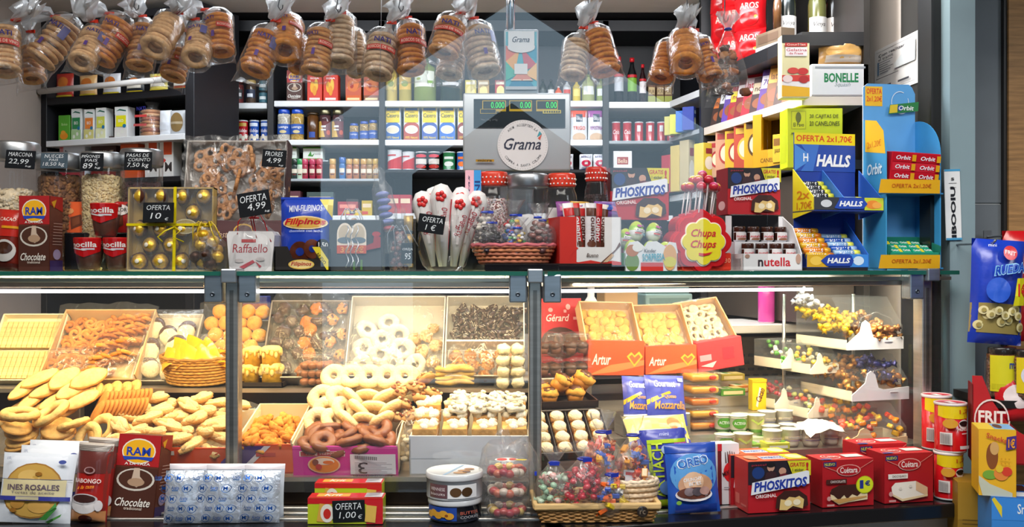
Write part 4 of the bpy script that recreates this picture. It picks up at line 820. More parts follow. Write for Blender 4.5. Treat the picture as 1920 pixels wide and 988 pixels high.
sign(150,193,286,320,.104,[('PIÑONES',.05,.72,.85,.92),('PAIS',.2,.5,.75,.66),('89',.12,.12,.55,.42),('€',.65,.3,.8,.45),('kg',.65,.08,.9,.22)],'chalk sign reading PIÑONES PAIS 89 on the pine nut jar')
sign(232,284,284,319,.128,[('PASAS DE',.08,.72,.9,.9),('CORINTO',.15,.48,.95,.66),('7,50 kg',.12,.1,.9,.4)],'chalk sign reading PASAS DE CORINTO 7,50 on the raisin jar')
pouch('chocolate_packet','red and brown powder packet leaning at the left edge of the counter','packet',-14,38,392,.045,ZT,[('r',0,.55,1,1,'c02a20'),('t','CACAO',.2,.8,.8,.86,'f0e0d0',{'b':.5}),('r',.3,.68,.9,.72,'e8a020'),('e',.5,.32,.4,.18,'d8d4d0'),('e',.5,.36,.3,.1,'4a2a1c'),('r',0,0,1,.12,'4a1a14')],'7a2418',.05,lean=.1,roll=.06,seed=3)
carton('chocolate_carton','brown and red drinking chocolate carton picturing a cup, standing before the nut jars','carton',36,93,367,.03,ZT,ram_art(),'5f2f20',.075,right=ram_side())
zr = riser(120,240,436,.13,.10,'black riser under the red chocolate bars')
for k,(x0,x1,lb) in enumerate(((119,166,'orange-red almond chocolate bar'),(150,205,'red chocolate bar behind the hazelnut spread glass'),(206,240,'red chocolate bar with a white oval label panel'))):
    carton('chocolate_bar',lb,'chocolate bar',x0,x1,378+(k == 1),.15+.017*(k == 1),zr,[('r',0,.0,1,1,('e8602a','d8281c','c8201c')[k]),('p',[(.3,.1),(.75,.25),(.7,.6),(.25,.5)],'6a3420'),('p',[(.36,.2),(.66,.3),(.62,.52),(.34,.45)],'7f4428'),('e',.2,.7,.2,.1,'e09a60'),('r',.0,.55,.12,.8,'f4ece8')]+([('e',.5,.74,.55,.18,'f4eeea'),('t','VALOR',.06,.68,.94,.80,'201c1c',{'b':1})] if k == 2 else []),'d03020',.015,lean=.06)
def spread_glass(x0,x1,yt,d,zs,label,txt='nocilla'):
    b = bb(x0,x1,yt,d,zs); r,h = b.w/2,b.h; t = thing('spread_glass',label,'glass of spread',b.loc+Vector((0,r,0)),b.rz,'glasses of chocolate spread')
    m = M(); m.shell([(r*.62,0),(r*.72,h*.08),(r*.86,h*.35),(r*.97,h*.7),(r,h*.96)],22,'ffffff','jarglass'); part('glass',m,t)
    m = M(); m.lathe([(r*.58,.004),(r*.70,h*.09),(r*.83,h*.35),(r*.93,h*.68),(0,h*.7)],20,'5a2a14','choc'); part('spread',m,t)
    m = M(); m.lathe([(r*.97,h*.90),(r*1.02,h*.91),(r*1.02,h),(0,h)],22,'c8281e','gloss'); part('lid',m,t)
    def f(u,v,l):a = -1.25+2.5*u; q = r*(.86+.14*v)+.0015+l; return (q*math.sin(a),-q*math.cos(a),h*(.38+.6*v))
    m = M(); m.art([('p',[(0,.35),(.25,.2),(.5,.05),(.75,.2),(1,.35),(1,1),(.75,1),(.5,1),(.25,1),(0,1)],'c4181c'),('t',txt,.14,.55,.86,.82,'f6f0ee',{'b':1.2}),('r',.45,.42,.8,.5,'d8d4e0'),('p',[(.1,.5),(.5,.38),(.6,.4),(.2,.55)],'f0e8e8')],f,'gloss',n=8); part('paper_label',m,t); return h
h = spread_glass(128,183,445,.035,ZT,'left of the two lower chocolate spread glasses'); spread_glass(184,238,445,.035,ZT,'right of the two lower chocolate spread glasses')
spread_glass(160,215,380,.036,ZT+h+.0005,'chocolate spread glass stacked on top of two others')
# ---- the flat box of gold wrapped chocolates
b = bb(237,398,350,.035,ZT); t = thing('chocolate_box','clear flat box of gold-wrapped chocolates tied with yellow ribbon','box of chocolates',b.loc,0,rot=(-.05,0,0))
w,h = b.w,b.h; m = tray_mesh(w,h,.034,'e8dca0','c2a258'); m.v = [(x,.036-z,y) for x,y,z in m.v]; part('box',m,t)
cup = M(); cup.lathe([(.019,0),(.0245,.012),(.025,.013)],16,'4a2418','choc',wob=lambda a,j:.06*math.sin(a*12)*(j > 0)); cupm = cup.mesh('paper_cup')
ball = M(); ball.ell((0,0,0),(.0205,.0205,.0175),14,10,'f0c040','foil',lump=.14,seed=2); ball.lathe([(.0065,.0168),(.0055,.0178),(0,.0179)],10,'f2ecdc','card'); ballm = ball.mesh('gold_chocolate')
for j in range(5):
    for i in range(4 if j % 2 == 0 else 3):
        if (i,j) in ((1,3),(2,1)):continue
        x = -w/2+.029+(i+(.5 if j % 2 else 0))*(w-.058)/3; z = .026+j*(h-.05)/4
        o = part('gold_chocolate',ballm,t,(x,.012,z),(PI/2,0,.3*(i-j))); q = part('paper_cup',cupm,o,(0,0,-.012))
m = M(); m.art([('e',.68,.53,.14,.09,'e8dcb0'),('e',.68,.53,.125,.078,'b8a468'),('t','FERRERO',.58,.54,.78,.57,'f2ead2',{'b':.5}),('t','ROCHER',.58,.50,.78,.53,'f2ead2',{'b':.5})],ffront(w,h,-.001),'gloss'); part('printed_seal',m,t)
m = M(); m.box(-w/2,w/2,-.003,-.002,0,h,'ffffff','film'); part('clear_lid',m,t)
m = M(); m.box(w*.06-.004,w*.06+.004,-.0062,-.005,0,h,'e0cc18','gloss'); m.box(-w/2,w/2,-.0062,-.005,h*.535,h*.565,'e0cc18','gloss')
for s_ in (-1,1):m.tube([(w*.06,-.008,h*.52),(w*.06+s_*.02,-.02,h*.47),(w*.06-.02+s_*.02,-.018,h*.40),(w*.06+s_*.028,-.014,h*.34)],.0022,6,'e8d41c','gloss',flat=.4)
part('ribbon',m,t)
sign(267,325,379,417,.018,[('OFERTA',.12,.62,.88,.86),('10',.25,.18,.6,.48),('€',.72,.1,.84,.24)],'chalk sign reading OFERTA 10 on the gold chocolate box')
t,w,h,th = cello('sweet_bag','small cellophane bag of gold-wrapped chocolates beside the flat box','bag of sweets',338,418,366,.0,ZT,.60,'d8b820',.85,.085)
inner_balls(t,13,w,h*.52,th,['e8b830','e0ac28','4a2c1c','e8bc3c'],.0165,'foil',3,'gold_chocolate')
# ---- tray of lattice biscuits on a riser
zr = riser(345,524,462,.20,.14,'black riser under the tray of lattice biscuits')
b = bb(336,528,256,.22,zr); t = thing('biscuit_tray','clear-wrapped upright tray of flower lattice biscuits','tray of biscuits',b.loc,0,rot=(-.22,0,0)); w,h = b.w,b.h*1.02
m = tray_mesh(w,h,.06,'d8d8d8','a9a39c'); m.v = [(x,.062-z,y) for x,y,z in m.v]; m.box(-w/2,w/2,-.002,.06,0,h*.24,'4a1c24'); m.box(w/2-.001,w/2+.003,0,.06,0,h,'3a1a1c')
m.art([('e',.62,.14,.10,.07,'c8a040'),('e',.62,.14,.085,.055,'4a1c24'),('t','Pastas',.35,.08,.52,.14,'d8b8a0',{'i':.3})],ffront(w,h,-.002)); part('box',m,t)
def lattice(seed):
    q = M(); c0 = ('d09a6c','c48c5c')[seed % 2]
    for k in range(5):
        a = k*2*PI/5+seed; cx,cy = .026*math.cos(a),.026*math.sin(a); q.ring(.0135,.0056,14,6,c0,'sugar',1,(cx,cy,0),lump=.4,seed=k+seed)
    q.ring(.012,.006,14,6,c0,'sugar',1,lump=.3)
    for k in range(5):a = k*2*PI/5+seed+.6; q.tube([(0,0,0),(.036*math.cos(a),.036*math.sin(a),0)],.005,6,c0,'sugar')
    return q.mesh('lattice_biscuit')
LT = [lattice(0),lattice(1)]; k = 0
for (u,v) in ((.16,.83),(.40,.85),(.64,.83),(.87,.82),(.28,.62),(.52,.60),(.75,.62),(.93,.6),(.12,.44),(.40,.40),(.66,.42),(.88,.40),(.2,.63),(.55,.8)):
    o = part('lattice_biscuit',LT[k % 2],t,((u-.5)*w*.94,.030-.012*(k % 3),v*h),(PI/2+.2*math.sin(k*2.1),.25*math.sin(k*3),k)); k += 1
m = M(); nx = 12
vs = [((i/nx-.5)*w*1.03,-.012-.010*math.sin(i*1.7+j*2.3)-.004*(j % 2),h*1.03*(.22+.78*j/nx)) for j in range(nx+1) for i in range(nx+1)]
m.add(vs,[(j*(nx+1)+i,j*(nx+1)+i+1,(j+1)*(nx+1)+i+1,(j+1)*(nx+1)+i) for j in range(nx) for i in range(nx)],'ffffff','film',True); part('wrap',m,t)
sign(490,535,280,313,.19,[('FRORES',.12,.62,.85,.88),('4,99',.2,.2,.8,.52),('kg',.72,.05,.92,.16)],'chalk sign reading FRORES 4,99 on the lattice biscuit tray',.06)
# ---- wrapped white box
t,w,h,th = cello('gift_box','white box of coconut sweets with red script wrapped in clear cellophane','box of sweets',412,522,345,.02,ZT,.62,'c82028',.92,.10,tail=1.1)
m = M(); wb,hb = w*.82,h*.46; m.prism([(-wb*.44,0),(wb*.44,0),(wb*.5,hb*.9),(wb*.45,hb),(-wb*.45,hb),(-wb*.5,hb*.9)],-.035,.035,'eceaec','card')
m.art([('t','Raffaello',.10,.46,.88,.68,'b83a48',{'i':.1,'b':.2}),('r',.30,.72,.62,.80,'c83038'),('p',[(.25,.1),(.55,.28),(.6,.22),(.35,.06)],'c84858'),('p',[(.6,.25),(.75,.12),(.7,.08)],'c84858'),('e',.25,.26,.1,.05,'dcd4d4'),('e',.72,.3,.1,.05,'dcd4d4')],lambda u,v,l:((u-.5)*wb*.94,-.035-l,v*hb)); part('box',m,t)
sign(449,510,358,404,.0,[('OFERTA',.08,.58,.9,.86),('4,99',.28,.2,.85,.52),('kg',.8,.06,.95,.16)],'tilted chalk sign reading OFERTA 4,99 on the wrapped white box',-.16)
# ---- blue biscuit bag in a black display tray
b = bb(522,622,372,.07,ZT+.012)
fil = [('t','MINI-FILIPINOS',.18,.80,.82,.90,'d8e0f0',{'b':.5,'i':.1,'rot':.03}),('p',[(.74,1),(1,1),(1,.72)],'e8d040'),('e',.5,.63,.44,.10,'f0d8a8'),('e',.5,.63,.40,.08,'d8a848'),('t','Filipinos',.10,.575,.9,.695,'c4182c',{'i':.25,'b':1.2}),('t','chocolate con leche',.2,.49,.85,.525,'d8e4f4'),('e',.42,.20,.2,.15,'5a2c1c'),('e',.42,.2,.08,.06,'243c9c'),('e',.66,.24,.16,.14,'6a3420'),('e',.66,.24,.06,.05,'243c9c'),('e',.86,.29,.12,.1,'1a1a24'),('t','1,50',.78,.25,.95,.34,'f4f4f4',{'b':1.2})]
m = pillow(M(),b.w,b.h,.06,'2042b4',fil,'pack',4,fin=.006); solo('biscuit_bag',m,'blue bag of chocolate ring biscuits standing in a black tray','bag of biscuits',b.loc+Vector((0,.012,0)),0,rot=(-.10,0,0))
b = bb(514,616,462,.02,ZT); t = thing('display_tray','black cardboard display tray with yellow corner flash holding the blue bag','display tray',b.loc); w,h = b.w,b.h; m = M()
m.prism([(-w/2,0),(w/2,0),(w/2,h),(w*.32,h),(w*.26,h*.5),(-w*.16,h*.5),(-w*.26,h),(-w/2,h)],0,.003,'1a1412','card'); m.box(-w/2,w/2,0,.10,0,.003,'1a1412'); m.box(-w/2,-w/2+.003,0,.1,0,h*.9,'1a1412'); m.box(w/2-.003,w/2,0,.1,0,h*.9,'1a1412'); m.box(-w/2,w/2,.097,.1,0,h,'1a1412')
m.art([('e',.5,.27,.24,.2,'e8c050'),('e',.5,.27,.22,.16,'f0d890'),('t','Filipinos',.31,.17,.69,.38,'b81c2c',{'i':.25,'b':1}),('p',[(.70,.98),(.84,.98),(1,.45),(1,.05),(.97,.05)],'e8d428'),('t','NUEVO',.74,.42,.99,.58,'4a3810',{'b':.8,'rot':-.95,'asp':2})],ffront(w,h)); part('tray',m,t)
# ---- grey carry case with two beehive windows, ribbons, and the small bags around it
b = bb(617,716,412,.05,ZT); t = thing('gift_case','grey handled gift pack with two beige beehive-shaped bottle labels','gift pack',b.loc); w,h = b.w,b.h; m = M()
m.rbox(-w/2,w/2,0,.07,0,h,'3c4044','card',.002,1)
it = []
for cx in (.30,.56):it += [('e',cx,.72,.15,.22,'e8dccc'),('r',cx-.15,.36,cx+.15,.74,'e8dccc'),('e',cx,.72,.12,.18,'c8b8a0'),('e',cx,.60,.14,.06,'6a7a88'),('r',cx-.15,.34,cx+.15,.50,'c8502c'),('t','3€',cx-.08,.36,cx+.10,.48,'e8a050',{'b':1})]
m.art(it+[('p',[(.70,.40),(.98,.46),(.98,.66),(.86,.72),(.84,.55),(.72,.5)],'9a2c34'),('e',.9,.72,.08,.05,'a83038'),('r',.46,.02,.5,.2,'5a8040'),('r',.6,.02,.64,.22,'5a8040')],ffront(w,h)); part('pack',m,t)
b = bb(632,684,378,.045,ZT); t,w,h,th = cello('sweet_bag','small clear bag of dark chocolates tied with curled silver ribbons','bag of sweets',634,682,372,.12,ZT+.045,.75,'b8bcc4',.85,.05)
inner_balls(t,16,w,h*.6,th,['4a2a20','6a3a28','3a2018','b89060'],.010,'choc',8,'chocolates',True)
m = M()
for k,dx in enumerate((-.012,.0,.014)):m.tube([(dx+.004*math.sin(q*1.3),-.004+.004*math.cos(q*1.3),.12-q*.0085) for q in range(14)],.0016,5,'c8ccd4','foil')
solo('silver_ribbon',m,'curled silver ribbons hanging in front of the grey gift pack','ribbon',P(660,500,.03).to_3d()-Vector((0,0,P(660,500,.03).z-ZT)))
# purple sausage shaped cellophane hanging by a thread
p = P(722,395,.10); t = thing('sweet_bag','long bluish cellophane roll of sweets hanging by a thread','bag of sweets',p,rot=(0,-.17,0)); m = M()
m.shell([(.008,.12),(.017,.105),(.014,.085),(.026,.06),(.029,0),(.027,-.055),(.014,-.075),(.02,-.095),(.03,-.115)],18,'ffffff','bagfilm',wob=lambda a,j:.15*math.sin(a*5+j*2)); part('cellophane',m,t)
m = M()
for k in range(6):m.ell((0,0,.045-.019*k),(.020,.020,.009),10,6,('6a70b8','8088c8','b04048')[0 if k < 4 else (1 if k == 4 else 2)],'candy')
part('sweets',m,t,kind='stuff'); m = M(); m.tube([(.0,0,.11),(.17,0,1.0)],.0006,4,'b8bcc0','metal'); part('thread',m,t)
# acrylic cup, rolls and sign
t,w,h,th = cello('sweet_bag','bag of brown chocolate pieces standing beside the round glass bowl','bag of sweets',727,768,390,.05,ZT,.66,'8a8e96',.9,.045)
inner_balls(t,26,w,h*.6,th,['6a4038','7a4a40','5a3430','8a5a4c'],.008,'choc',9,'chocolates',True)
b = bb(752,780,383,.10,ZT); t = thing('sweet_tube','clear tube of gold-wrapped rolls behind the chalk sign','tube of sweets',b.loc); m = M(); m.shell([(b.w/2,0),(b.w/2,b.h)],16,'ffffff','acrylic'); part('tube',m,t)
for k in range(3):m = M(); m.tube([(0,0,.01+.05*k),(0,0,.05+.05*k)],.013,10,('c8a040','b89030','d0a848')[k],'foil'); part('gold_roll',m,t)
sign(752,776,455,494,.035,[('OREJA',.1,.6,.9,.75),('95',.3,.2,.75,.5)],'little dark chalk sign standing beside the round glass bowl',0,tag_col='202226')
# ---- round glass bowl with paper cones
b = bb(777,882,402,.03,ZT); r0,h0 = b.w/2,b.h; t = thing('glass_bowl','round glass bowl holding white coconut sweet cones','bowl',b.loc+Vector((0,r0,0))); m = M()
m.shell([(r0*.60,.0),(r0*.80,h0*.10),(r0*.97,h0*.33),(r0,h0*.5),(r0*.93,h0*.72),(r0*.80,h0*.88),(r0*.78,h0*.93),(r0*.82,h0)],30,'ffffff','jarglass'); part('glass',m,t)
m = M(); m.shell([(0,.002),(r0*.6,.002),(r0*.62,.006)],24,'d8b888','jarglass'); part('foot',m,t); bc_ = b.loc+Vector((0,r0,0))
def cone(label,dx,dy,tx,ty,ln,rt,turn,k):
    c = thing('sweet_cone',label,'sweet cone',bc_+Vector((dx,dy,.012)),rot=(ty,tx,0),group='white coconut sweet cones'); m = M()
    m.lathe([(.006,0),(rt*.55,ln*.40),(rt,ln*.80),(rt*.95,ln*.88),(rt*.6,ln*.97),(0,ln)],16,'f0eeee','pack',wob=lambda a,j:.05*math.sin(a*6+j)*(j > 1))
    f = fcyl(rt*.9,ln,-1.1,1.1)
    def g(u,v,l):q = (.3+.85*v)*rt if v < .8 else rt; a = -1.2+2.4*u+turn; return ((q*1.06+l)*math.sin(a),-(q*1.06+l)*math.cos(a),v*ln)
    m.art([('p',[(.40,.30),(.56,.30),(.62,.78),(.34,.78)],'f4f0f0'),('t','Raffaello',.06,.50,.98,.62,'b83040',{'rot':1.35,'asp':.33}),('p',[(.86,.2),(.9,.2),(.98,.8),(.9,.8)],'c83440')],g,'pack',n=8); part('wrapper',m,c)
    m = M()
    for q in range(5):m.ell((.009*math.cos(q*1.256),-rt*1.0+.0,ln*.84+.009*math.sin(q*1.256)),(.007,.004,.007),8,5,'d83434','gloss')
    part('red_flower',m,c)
CN = [(-.03,.0,-.16,-.02,.21,.030,.1),(.002,-.02,-.04,.03,.225,.031,-.1),(.028,-.012,.10,.02,.20,.030,.2),(.045,.01,.24,-.02,.215,.030,-.3),(-.012,.035,-.10,-.10,.225,.03,0),(.02,.035,.12,-.1,.225,.03,.2)]
for k,a in enumerate(CN):cone('white coconut sweet cone in the round glass bowl, ' + ('leftmost at the front','second at the front','third at the front','rightmost at the front','left one at the back','right one at the back')[k],*a[:4],a[4],a[5],a[6],k)
sign(781,831,402,437,.005,[('OFERTA',.15,.58,.92,.86),('1 €',.3,.14,.7,.46)],'tilted chalk sign reading OFERTA 1 € on the round glass bowl',.14)
carton('wafer_box','narrow pink and blue box standing on end','box',872,902,319,.16,ZT+.075,[('r',.55,0,1,1,'3a9ae0'),('t','RITONI',.02,.47,1.52,.61,'1c3a80',{'b':1,'rot':PI/2,'asp':.42}),('t','Exquisitas',-.70,.49,1.2,.57,'3a3a60',{'i':.2,'rot':PI/2,'asp':.42}),('e',.25,.15,.15,.1,'e86080')],'f0b8c8',.05)
riser(868,906,396,.155,.07,'dark riser under the pink and blue wafer box')
# ---- jars behind the sweets basket
GING = 'd8402c'
jar('candy_jar','jar of coloured sugar sprinkles with red gingham lid','jar',925,62,323,.20,ZT,(['e8dcd8','d8a0a8','8a5a50','c8c0c8'],.72,.005),GING,spots='f4ece8')
jar('candy_jar','large empty-topped glass jar with a steel lid and white label','jar',990,76,327,.17,ZT,(['d8d8da','c8ccd0'],.35,.012),'a9adb2',[('e',.5,.38,.42,.2,'e8eaec')],lid_mat='metal',shape=1)
jar('candy_jar','jar of bright sugar-coated sweets with red gingham lid','jar',1053,60,326,.17,ZT,(['e8c020','d83a30','3a9a40','f0f0f0','e87020'],.52,.009),GING,spots='f4ece8')
jar('candy_jar','jar of dark chocolate balls with red lid beside the poster box','jar',1118,46,314,.16,ZT,(['2a1a1c','3a2424'],.72,.008),'c83428',spots='f4ece8')
# ---- oval basket of small sweet bags
def basket(label,cx0,cx1,yt,d,zs,sy,cols,rim,flare=1.18,name='wicker_basket',rows=7,rz=None):
    b = bb(cx0,cx1,yt,d,zs); R = b.w/2/flare; h = b.h; t = thing(name,label,'basket',b.loc+Vector((0,R*sy*flare,0)),b.rz if rz is None else rz); m = M()
    n = 28
    for j in range(rows):
        z = h*(j+.5)/rows; r = R*(1+(flare-1)*(j+.5)/rows)
        pts = [((r+.0022*(-1)**(i+j))*math.cos(2*PI*i/(n*2)),(r+.0022*(-1)**(i+j))*math.sin(2*PI*i/(n*2))*sy,z) for i in range(n*2)]
        m.tube(pts,h/rows*.52,6,cols[j % len(cols)],'wicker',closed=True)
    m.lathe([(0,.002),(R*.98,.002),(R,.006)],n,cols[0],'wicker',sy=sy); part('weave',m,t)
    m = M(); r = R*flare
    m.tube([(r*math.cos(2*PI*i/40),r*math.sin(2*PI*i/40)*sy,h+.002*math.sin(i*2.2)) for i in range(40)],.0052,8,rim,'wicker',closed=True); part('rim',m,t); return t,b,R,h
zr = riser(906,1156,494,.015,.16,'low black plinth under the sweets basket')
tb,b,R,h = basket('oval pinkish wicker basket full of little sweet bags',884,1042,459,.0,zr,.5,['c8785a','d88a60'],'d8707a',1.28,rows=5)
BG = [(-.085,.0,['e8e0d8','dcd4c8','3a2a34'],'white and black sweets, back left of the basket',1,.16),(.0,.03,['d83a40','3a6ac0','e8c030','40a050','f0f0f0'],'many-coloured sweets, middle of the basket',1,.15),(-.068,-.035,['221c28','2c2430'],'shiny black balls, front left of the basket',1,.12),(.01,-.045,['d04858','4a6ac8','e8c840','e8e8f0','48a060'],'small pastel-coloured sweets, front of the basket',.7,.10),(.07,-.03,['7a4a48','8a5650','5a3638'],'brown chocolate drops, front right of the basket',1.25,.14),(.085,.025,['c04858','e8e0e0','705058'],'red and white sweets, right of the basket',1,.13)]
for k,(dx,dy,cols,lb,rs_,hh) in enumerate(BG):
    c = b.loc+Vector((dx*.92,.060+dy*.5,.022)); t = thing('sweet_bag','little clear bag of '+lb,'bag of sweets',c,.4*k,'little sweet bags in the oval basket'); sd = k*2.2; m = M()
    m.shell([(.024,0),(.036,.02),(.042,.05),(.032,hh*.55),(.008,hh*.72),(.018,hh*.86),(.03,hh)],22,'ffffff','bagfilm',wob=lambda a,j:.14*mnoise.noise(Vector((math.cos(a)*2+sd,math.sin(a)*2,j)))+.12*math.sin(a*7+j)*(j > 3)); part('cellophane',m,t)
    inner_balls(t,60,.080,hh*.62,.062,cols,.0085*rs_,'candy',k,'sweets',True,.75)
    m = M(); m.T = Matrix.Translation((0,0,hh*.72)); m.ring(.009,.003,10,6,'2a4ac8','gloss'); m.box(-.001,.024,-.003,.001,-.003,.004,'2a4ac8','gloss'); part('blue_tie',m,t)
# ---- chocolate bar dispenser
b = bb(1047,1168,380,.02,ZT+.010); t = thing('display_tray','red and white cut-out dispenser of chocolate bars','display tray',b.loc,b.rz); w,h = b.w,b.h*.78; m = M()
riser(1044,1176,497,.01,.14,'low black plinth under the bar dispenser')
m.prism([(-w/2,0),(w/2,0),(w/2,h),(w*.23,h),(w*.23,h*.40),(-w*.22,h*.40),(-w*.22,h),(-w/2,h)],0,.003,'eceaea','card'); m.box(-w/2,-w/2+.003,0,.11,0,h,'d02820'); m.box(w/2-.003,w/2,0,.11,0,h,'e8e6e6'); m.box(-w/2,w/2,.107,.11,0,h*1.22,'e0dede'); m.box(-w/2,w/2,0,.11,0,.003,'e0e0e0')
m.art([('r',0,0,.27,1,'d02c22'),('p',[(0,0),(1,0),(1,.1),(.85,.13),(.7,.09),(.5,.14),(.3,.1),(.16,.13),(.14,.05),(0,.05)],'d02c22'),('p',[(.14,.05),(.18,.25),(.3,.38),(.27,.4),(.0,.4),(0,.05)],'d02c22'),('p',[(.62,.05),(.9,.35),(.97,.5),(.99,.44),(.75,.12)],'6a4030'),('p',[(.7,.1),(.84,.27),(.88,.24),(.77,.1)],'d8b898'),('t','Bueno',.43,.20,.62,.28,'503830',{'i':.2,'b':.5})],ffront(w,h)); part('tray',m,t)
tb = b; cb = ['e8e4e4','c82a28','e4e0e0','d8d4d8','b82030','e8e0d8']
for k in range(6):
    m = M(); pillow(m,.032,.145,.018,cb[k],[('t','bueno',-.9,.46,1.9,.54,('5a2a20' if cb[k][0] in 'de' else 'f4f0f0'),{'b':.8,'rot':PI/2,'asp':.16}),('r',.05,.75,.95,.9,('c82a28','5a3020')[k % 2]),('e',.5,.22,.4,.06,'6a4030')],'pack',k)
    R_ = Matrix.Translation(tb.loc) @ Matrix.Rotation(tb.rz,4,'Z'); q = R_ @ Vector((-.038+.015*k,.02+.012*(k % 3),.03))
    solo('chocolate_bar',m,'wrapped chocolate bar standing in the red and white dispenser, %s from left' % ORD[k],'chocolate bar',q,0,'chocolate bars in the dispenser',rot=(-.1,-.12+.05*k,tb.rz))
for k,(px,c_,lb) in enumerate(((1068,'8a4a90','purple sweet packet lying at the left over the bar dispenser'),(1140,'8058a0','purple sweet packet lying at the right over the bar dispenser'),(1095,'c8a040','gold sweet packet between the purple ones'))):
    p = P(px,388,.085); m = M(); pillow(m,.07,.05,.03,c_,[('r',.1,.3,.9,.6,'c86a90'),('e',.5,.5,.2,.2,'3a5ab0')],'pack',k+20); solo('sweet_packet',m,lb,'packet',(p.x,p.y,p.z-.03),RZ(px),rot=(-.4,0,RZ(px)+.2*k))
# ---- poster-fronted cake boxes on the counter
def phos_art():return [('r',0,0,1,1,'b81824'),('r',0,.55,1,1,'241c28'),('e',.16,.78,.10,.12,'1c3a7a'),('e',.55,.8,.06,.07,'c89880'),('e',.36,.88,.06,.08,'c89a84'),('e',.36,.93,.07,.05,'181418'),('p',[(.24,.58),(.28,.78),(.36,.82),(.44,.78),(.48,.58)],'3a2028'),('p',[(.48,.6),(.5,.74),(.58,.76),(.66,.72),(.68,.6)],'6a1c28'),('t','pastel',.05,.91,.28,.96,'b02838'),('p',[(.62,1),(1,1),(1,.70),(.7,.74)],'d8d028'),('t','GRATIS',.66,.88,.9,.96,'c01c28',{'b':1,'i':.1}),('t','!',.92,.80,.96,.96,'c01c28',{'b':1.5}),('t','1 sticker',.70,.79,.88,.85,'2a3a28',{'b':.5}),('p',[(.03,.36),(.97,.54),(.97,.78),(.93,.80),(.05,.60)],'e8ecf4'),('t','PHOSKITOS',.07,.455,.94,.645,'1f3aa0',{'b':2,'i':.25,'rot':.09,'asp':1}),('t','ORIGINAL',.1,.30,.44,.37,'e8dcdc',{'b':1,'rot':.06}),('p',[(.42,.08),(.44,.30),(.56,.42),(.8,.42),(.93,.30),(.95,.12),(.8,.06)],'3a1a14'),('p',[(.48,.05),(.50,.26),(.58,.24),(.64,.30),(.74,.28),(.8,.31),(.88,.24),(.86,.06),(.7,.12),(.6,.04)],'e0c07a'),('e',.62,.18,.06,.06,'f0e4c4'),('e',.76,.19,.06,.06,'f0e4c4')]
zr = riser(1142,1256,412,.14,.12,'black riser under the left poster-fronted cake box')
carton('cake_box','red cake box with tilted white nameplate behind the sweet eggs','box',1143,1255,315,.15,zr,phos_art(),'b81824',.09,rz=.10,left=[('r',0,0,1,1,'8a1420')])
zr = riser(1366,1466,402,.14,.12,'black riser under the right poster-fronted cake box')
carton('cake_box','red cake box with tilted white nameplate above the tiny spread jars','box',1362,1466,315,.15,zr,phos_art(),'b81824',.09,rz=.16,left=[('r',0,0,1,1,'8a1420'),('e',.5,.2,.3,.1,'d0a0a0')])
b = bb(1168,1228,288,.34,1.36); m = M(); w = b.w; m.prism([(-w/2+w*.5+w*.5*max(-1,min(1,1.15*math.cos(a)))-w*.0,.055+.055*max(-1,min(1,1.15*math.sin(a)))) for a in [2*PI*k/24 for k in range(24)]],0,.003,'dfe4e4','card')
m.art([('t','Kinder',.65,.72,1.05,.86,'40404a',{'b':.5}),('t','SORPRESA',.55,.42,1.1,.66,'48a0b8',{'b':1,'i':.15}),('e',1.25,.5,.22,.4,'e8c890'),('r',.6,.12,1.0,.3,'c83828')],lambda u,v,l:((u-.0)*w*.75-w*.25,-l,v*.11)); m.box(w*.3,w*.7,.001,.003,-.085,.01,'dfe4e4')
solo('header_card',m,'rounded white header card sticking up behind the left cake box','sign',(b.x-w*.4,b.y-.0,1.365),.12)
# ---- sweet eggs
b = bb(1168,1275,452,.015,ZT); t = thing('egg_display','low white and red display box for surprise eggs','display tray',b.loc,b.rz); w,h = b.w,b.h*1.0; m = M()
m.prism([(-w/2,0),(w/2,0),(w/2,h*.6),(w*.46,h*.95),(w*.34,h*.98),(w*.28,h*.8),(w*.1,h),(-w*.06,h*.98),(-w*.12,h*.80),(-w*.25,h),(-w*.4,h*.96),(-w/2,h*.6)],0,.004,'e4e6ea','card'); m.box(-w/2,w/2,.004,.11,0,.004,'c82820'); m.box(-w/2,w/2,.106,.11,0,h*.8,'c82820'); m.box(-w/2,-w/2+.003,0,.11,0,h*.6,'58a040'); m.box(w/2-.003,w/2,0,.11,0,h*.6,'c82820')
m.art([('r',.3,0,.72,.28,'d03028'),('e',.14,.30,.13,.30,'6a8a3a'),('e',.14,.68,.12,.2,'b87038'),('e',.24,.78,.1,.14,'e8e8e4'),('e',.84,.45,.13,.44,'e0a868'),('e',.84,.3,.12,.18,'d8d040'),('t','Kinder',.36,.62,.58,.74,'404048',{'b':.6}),('t','SORPRESA',.32,.34,.74,.58,'40a0b8',{'b':1,'i':.1,'rot':.06})],ffront(w,h)); part('tray',m,t)
eg = b
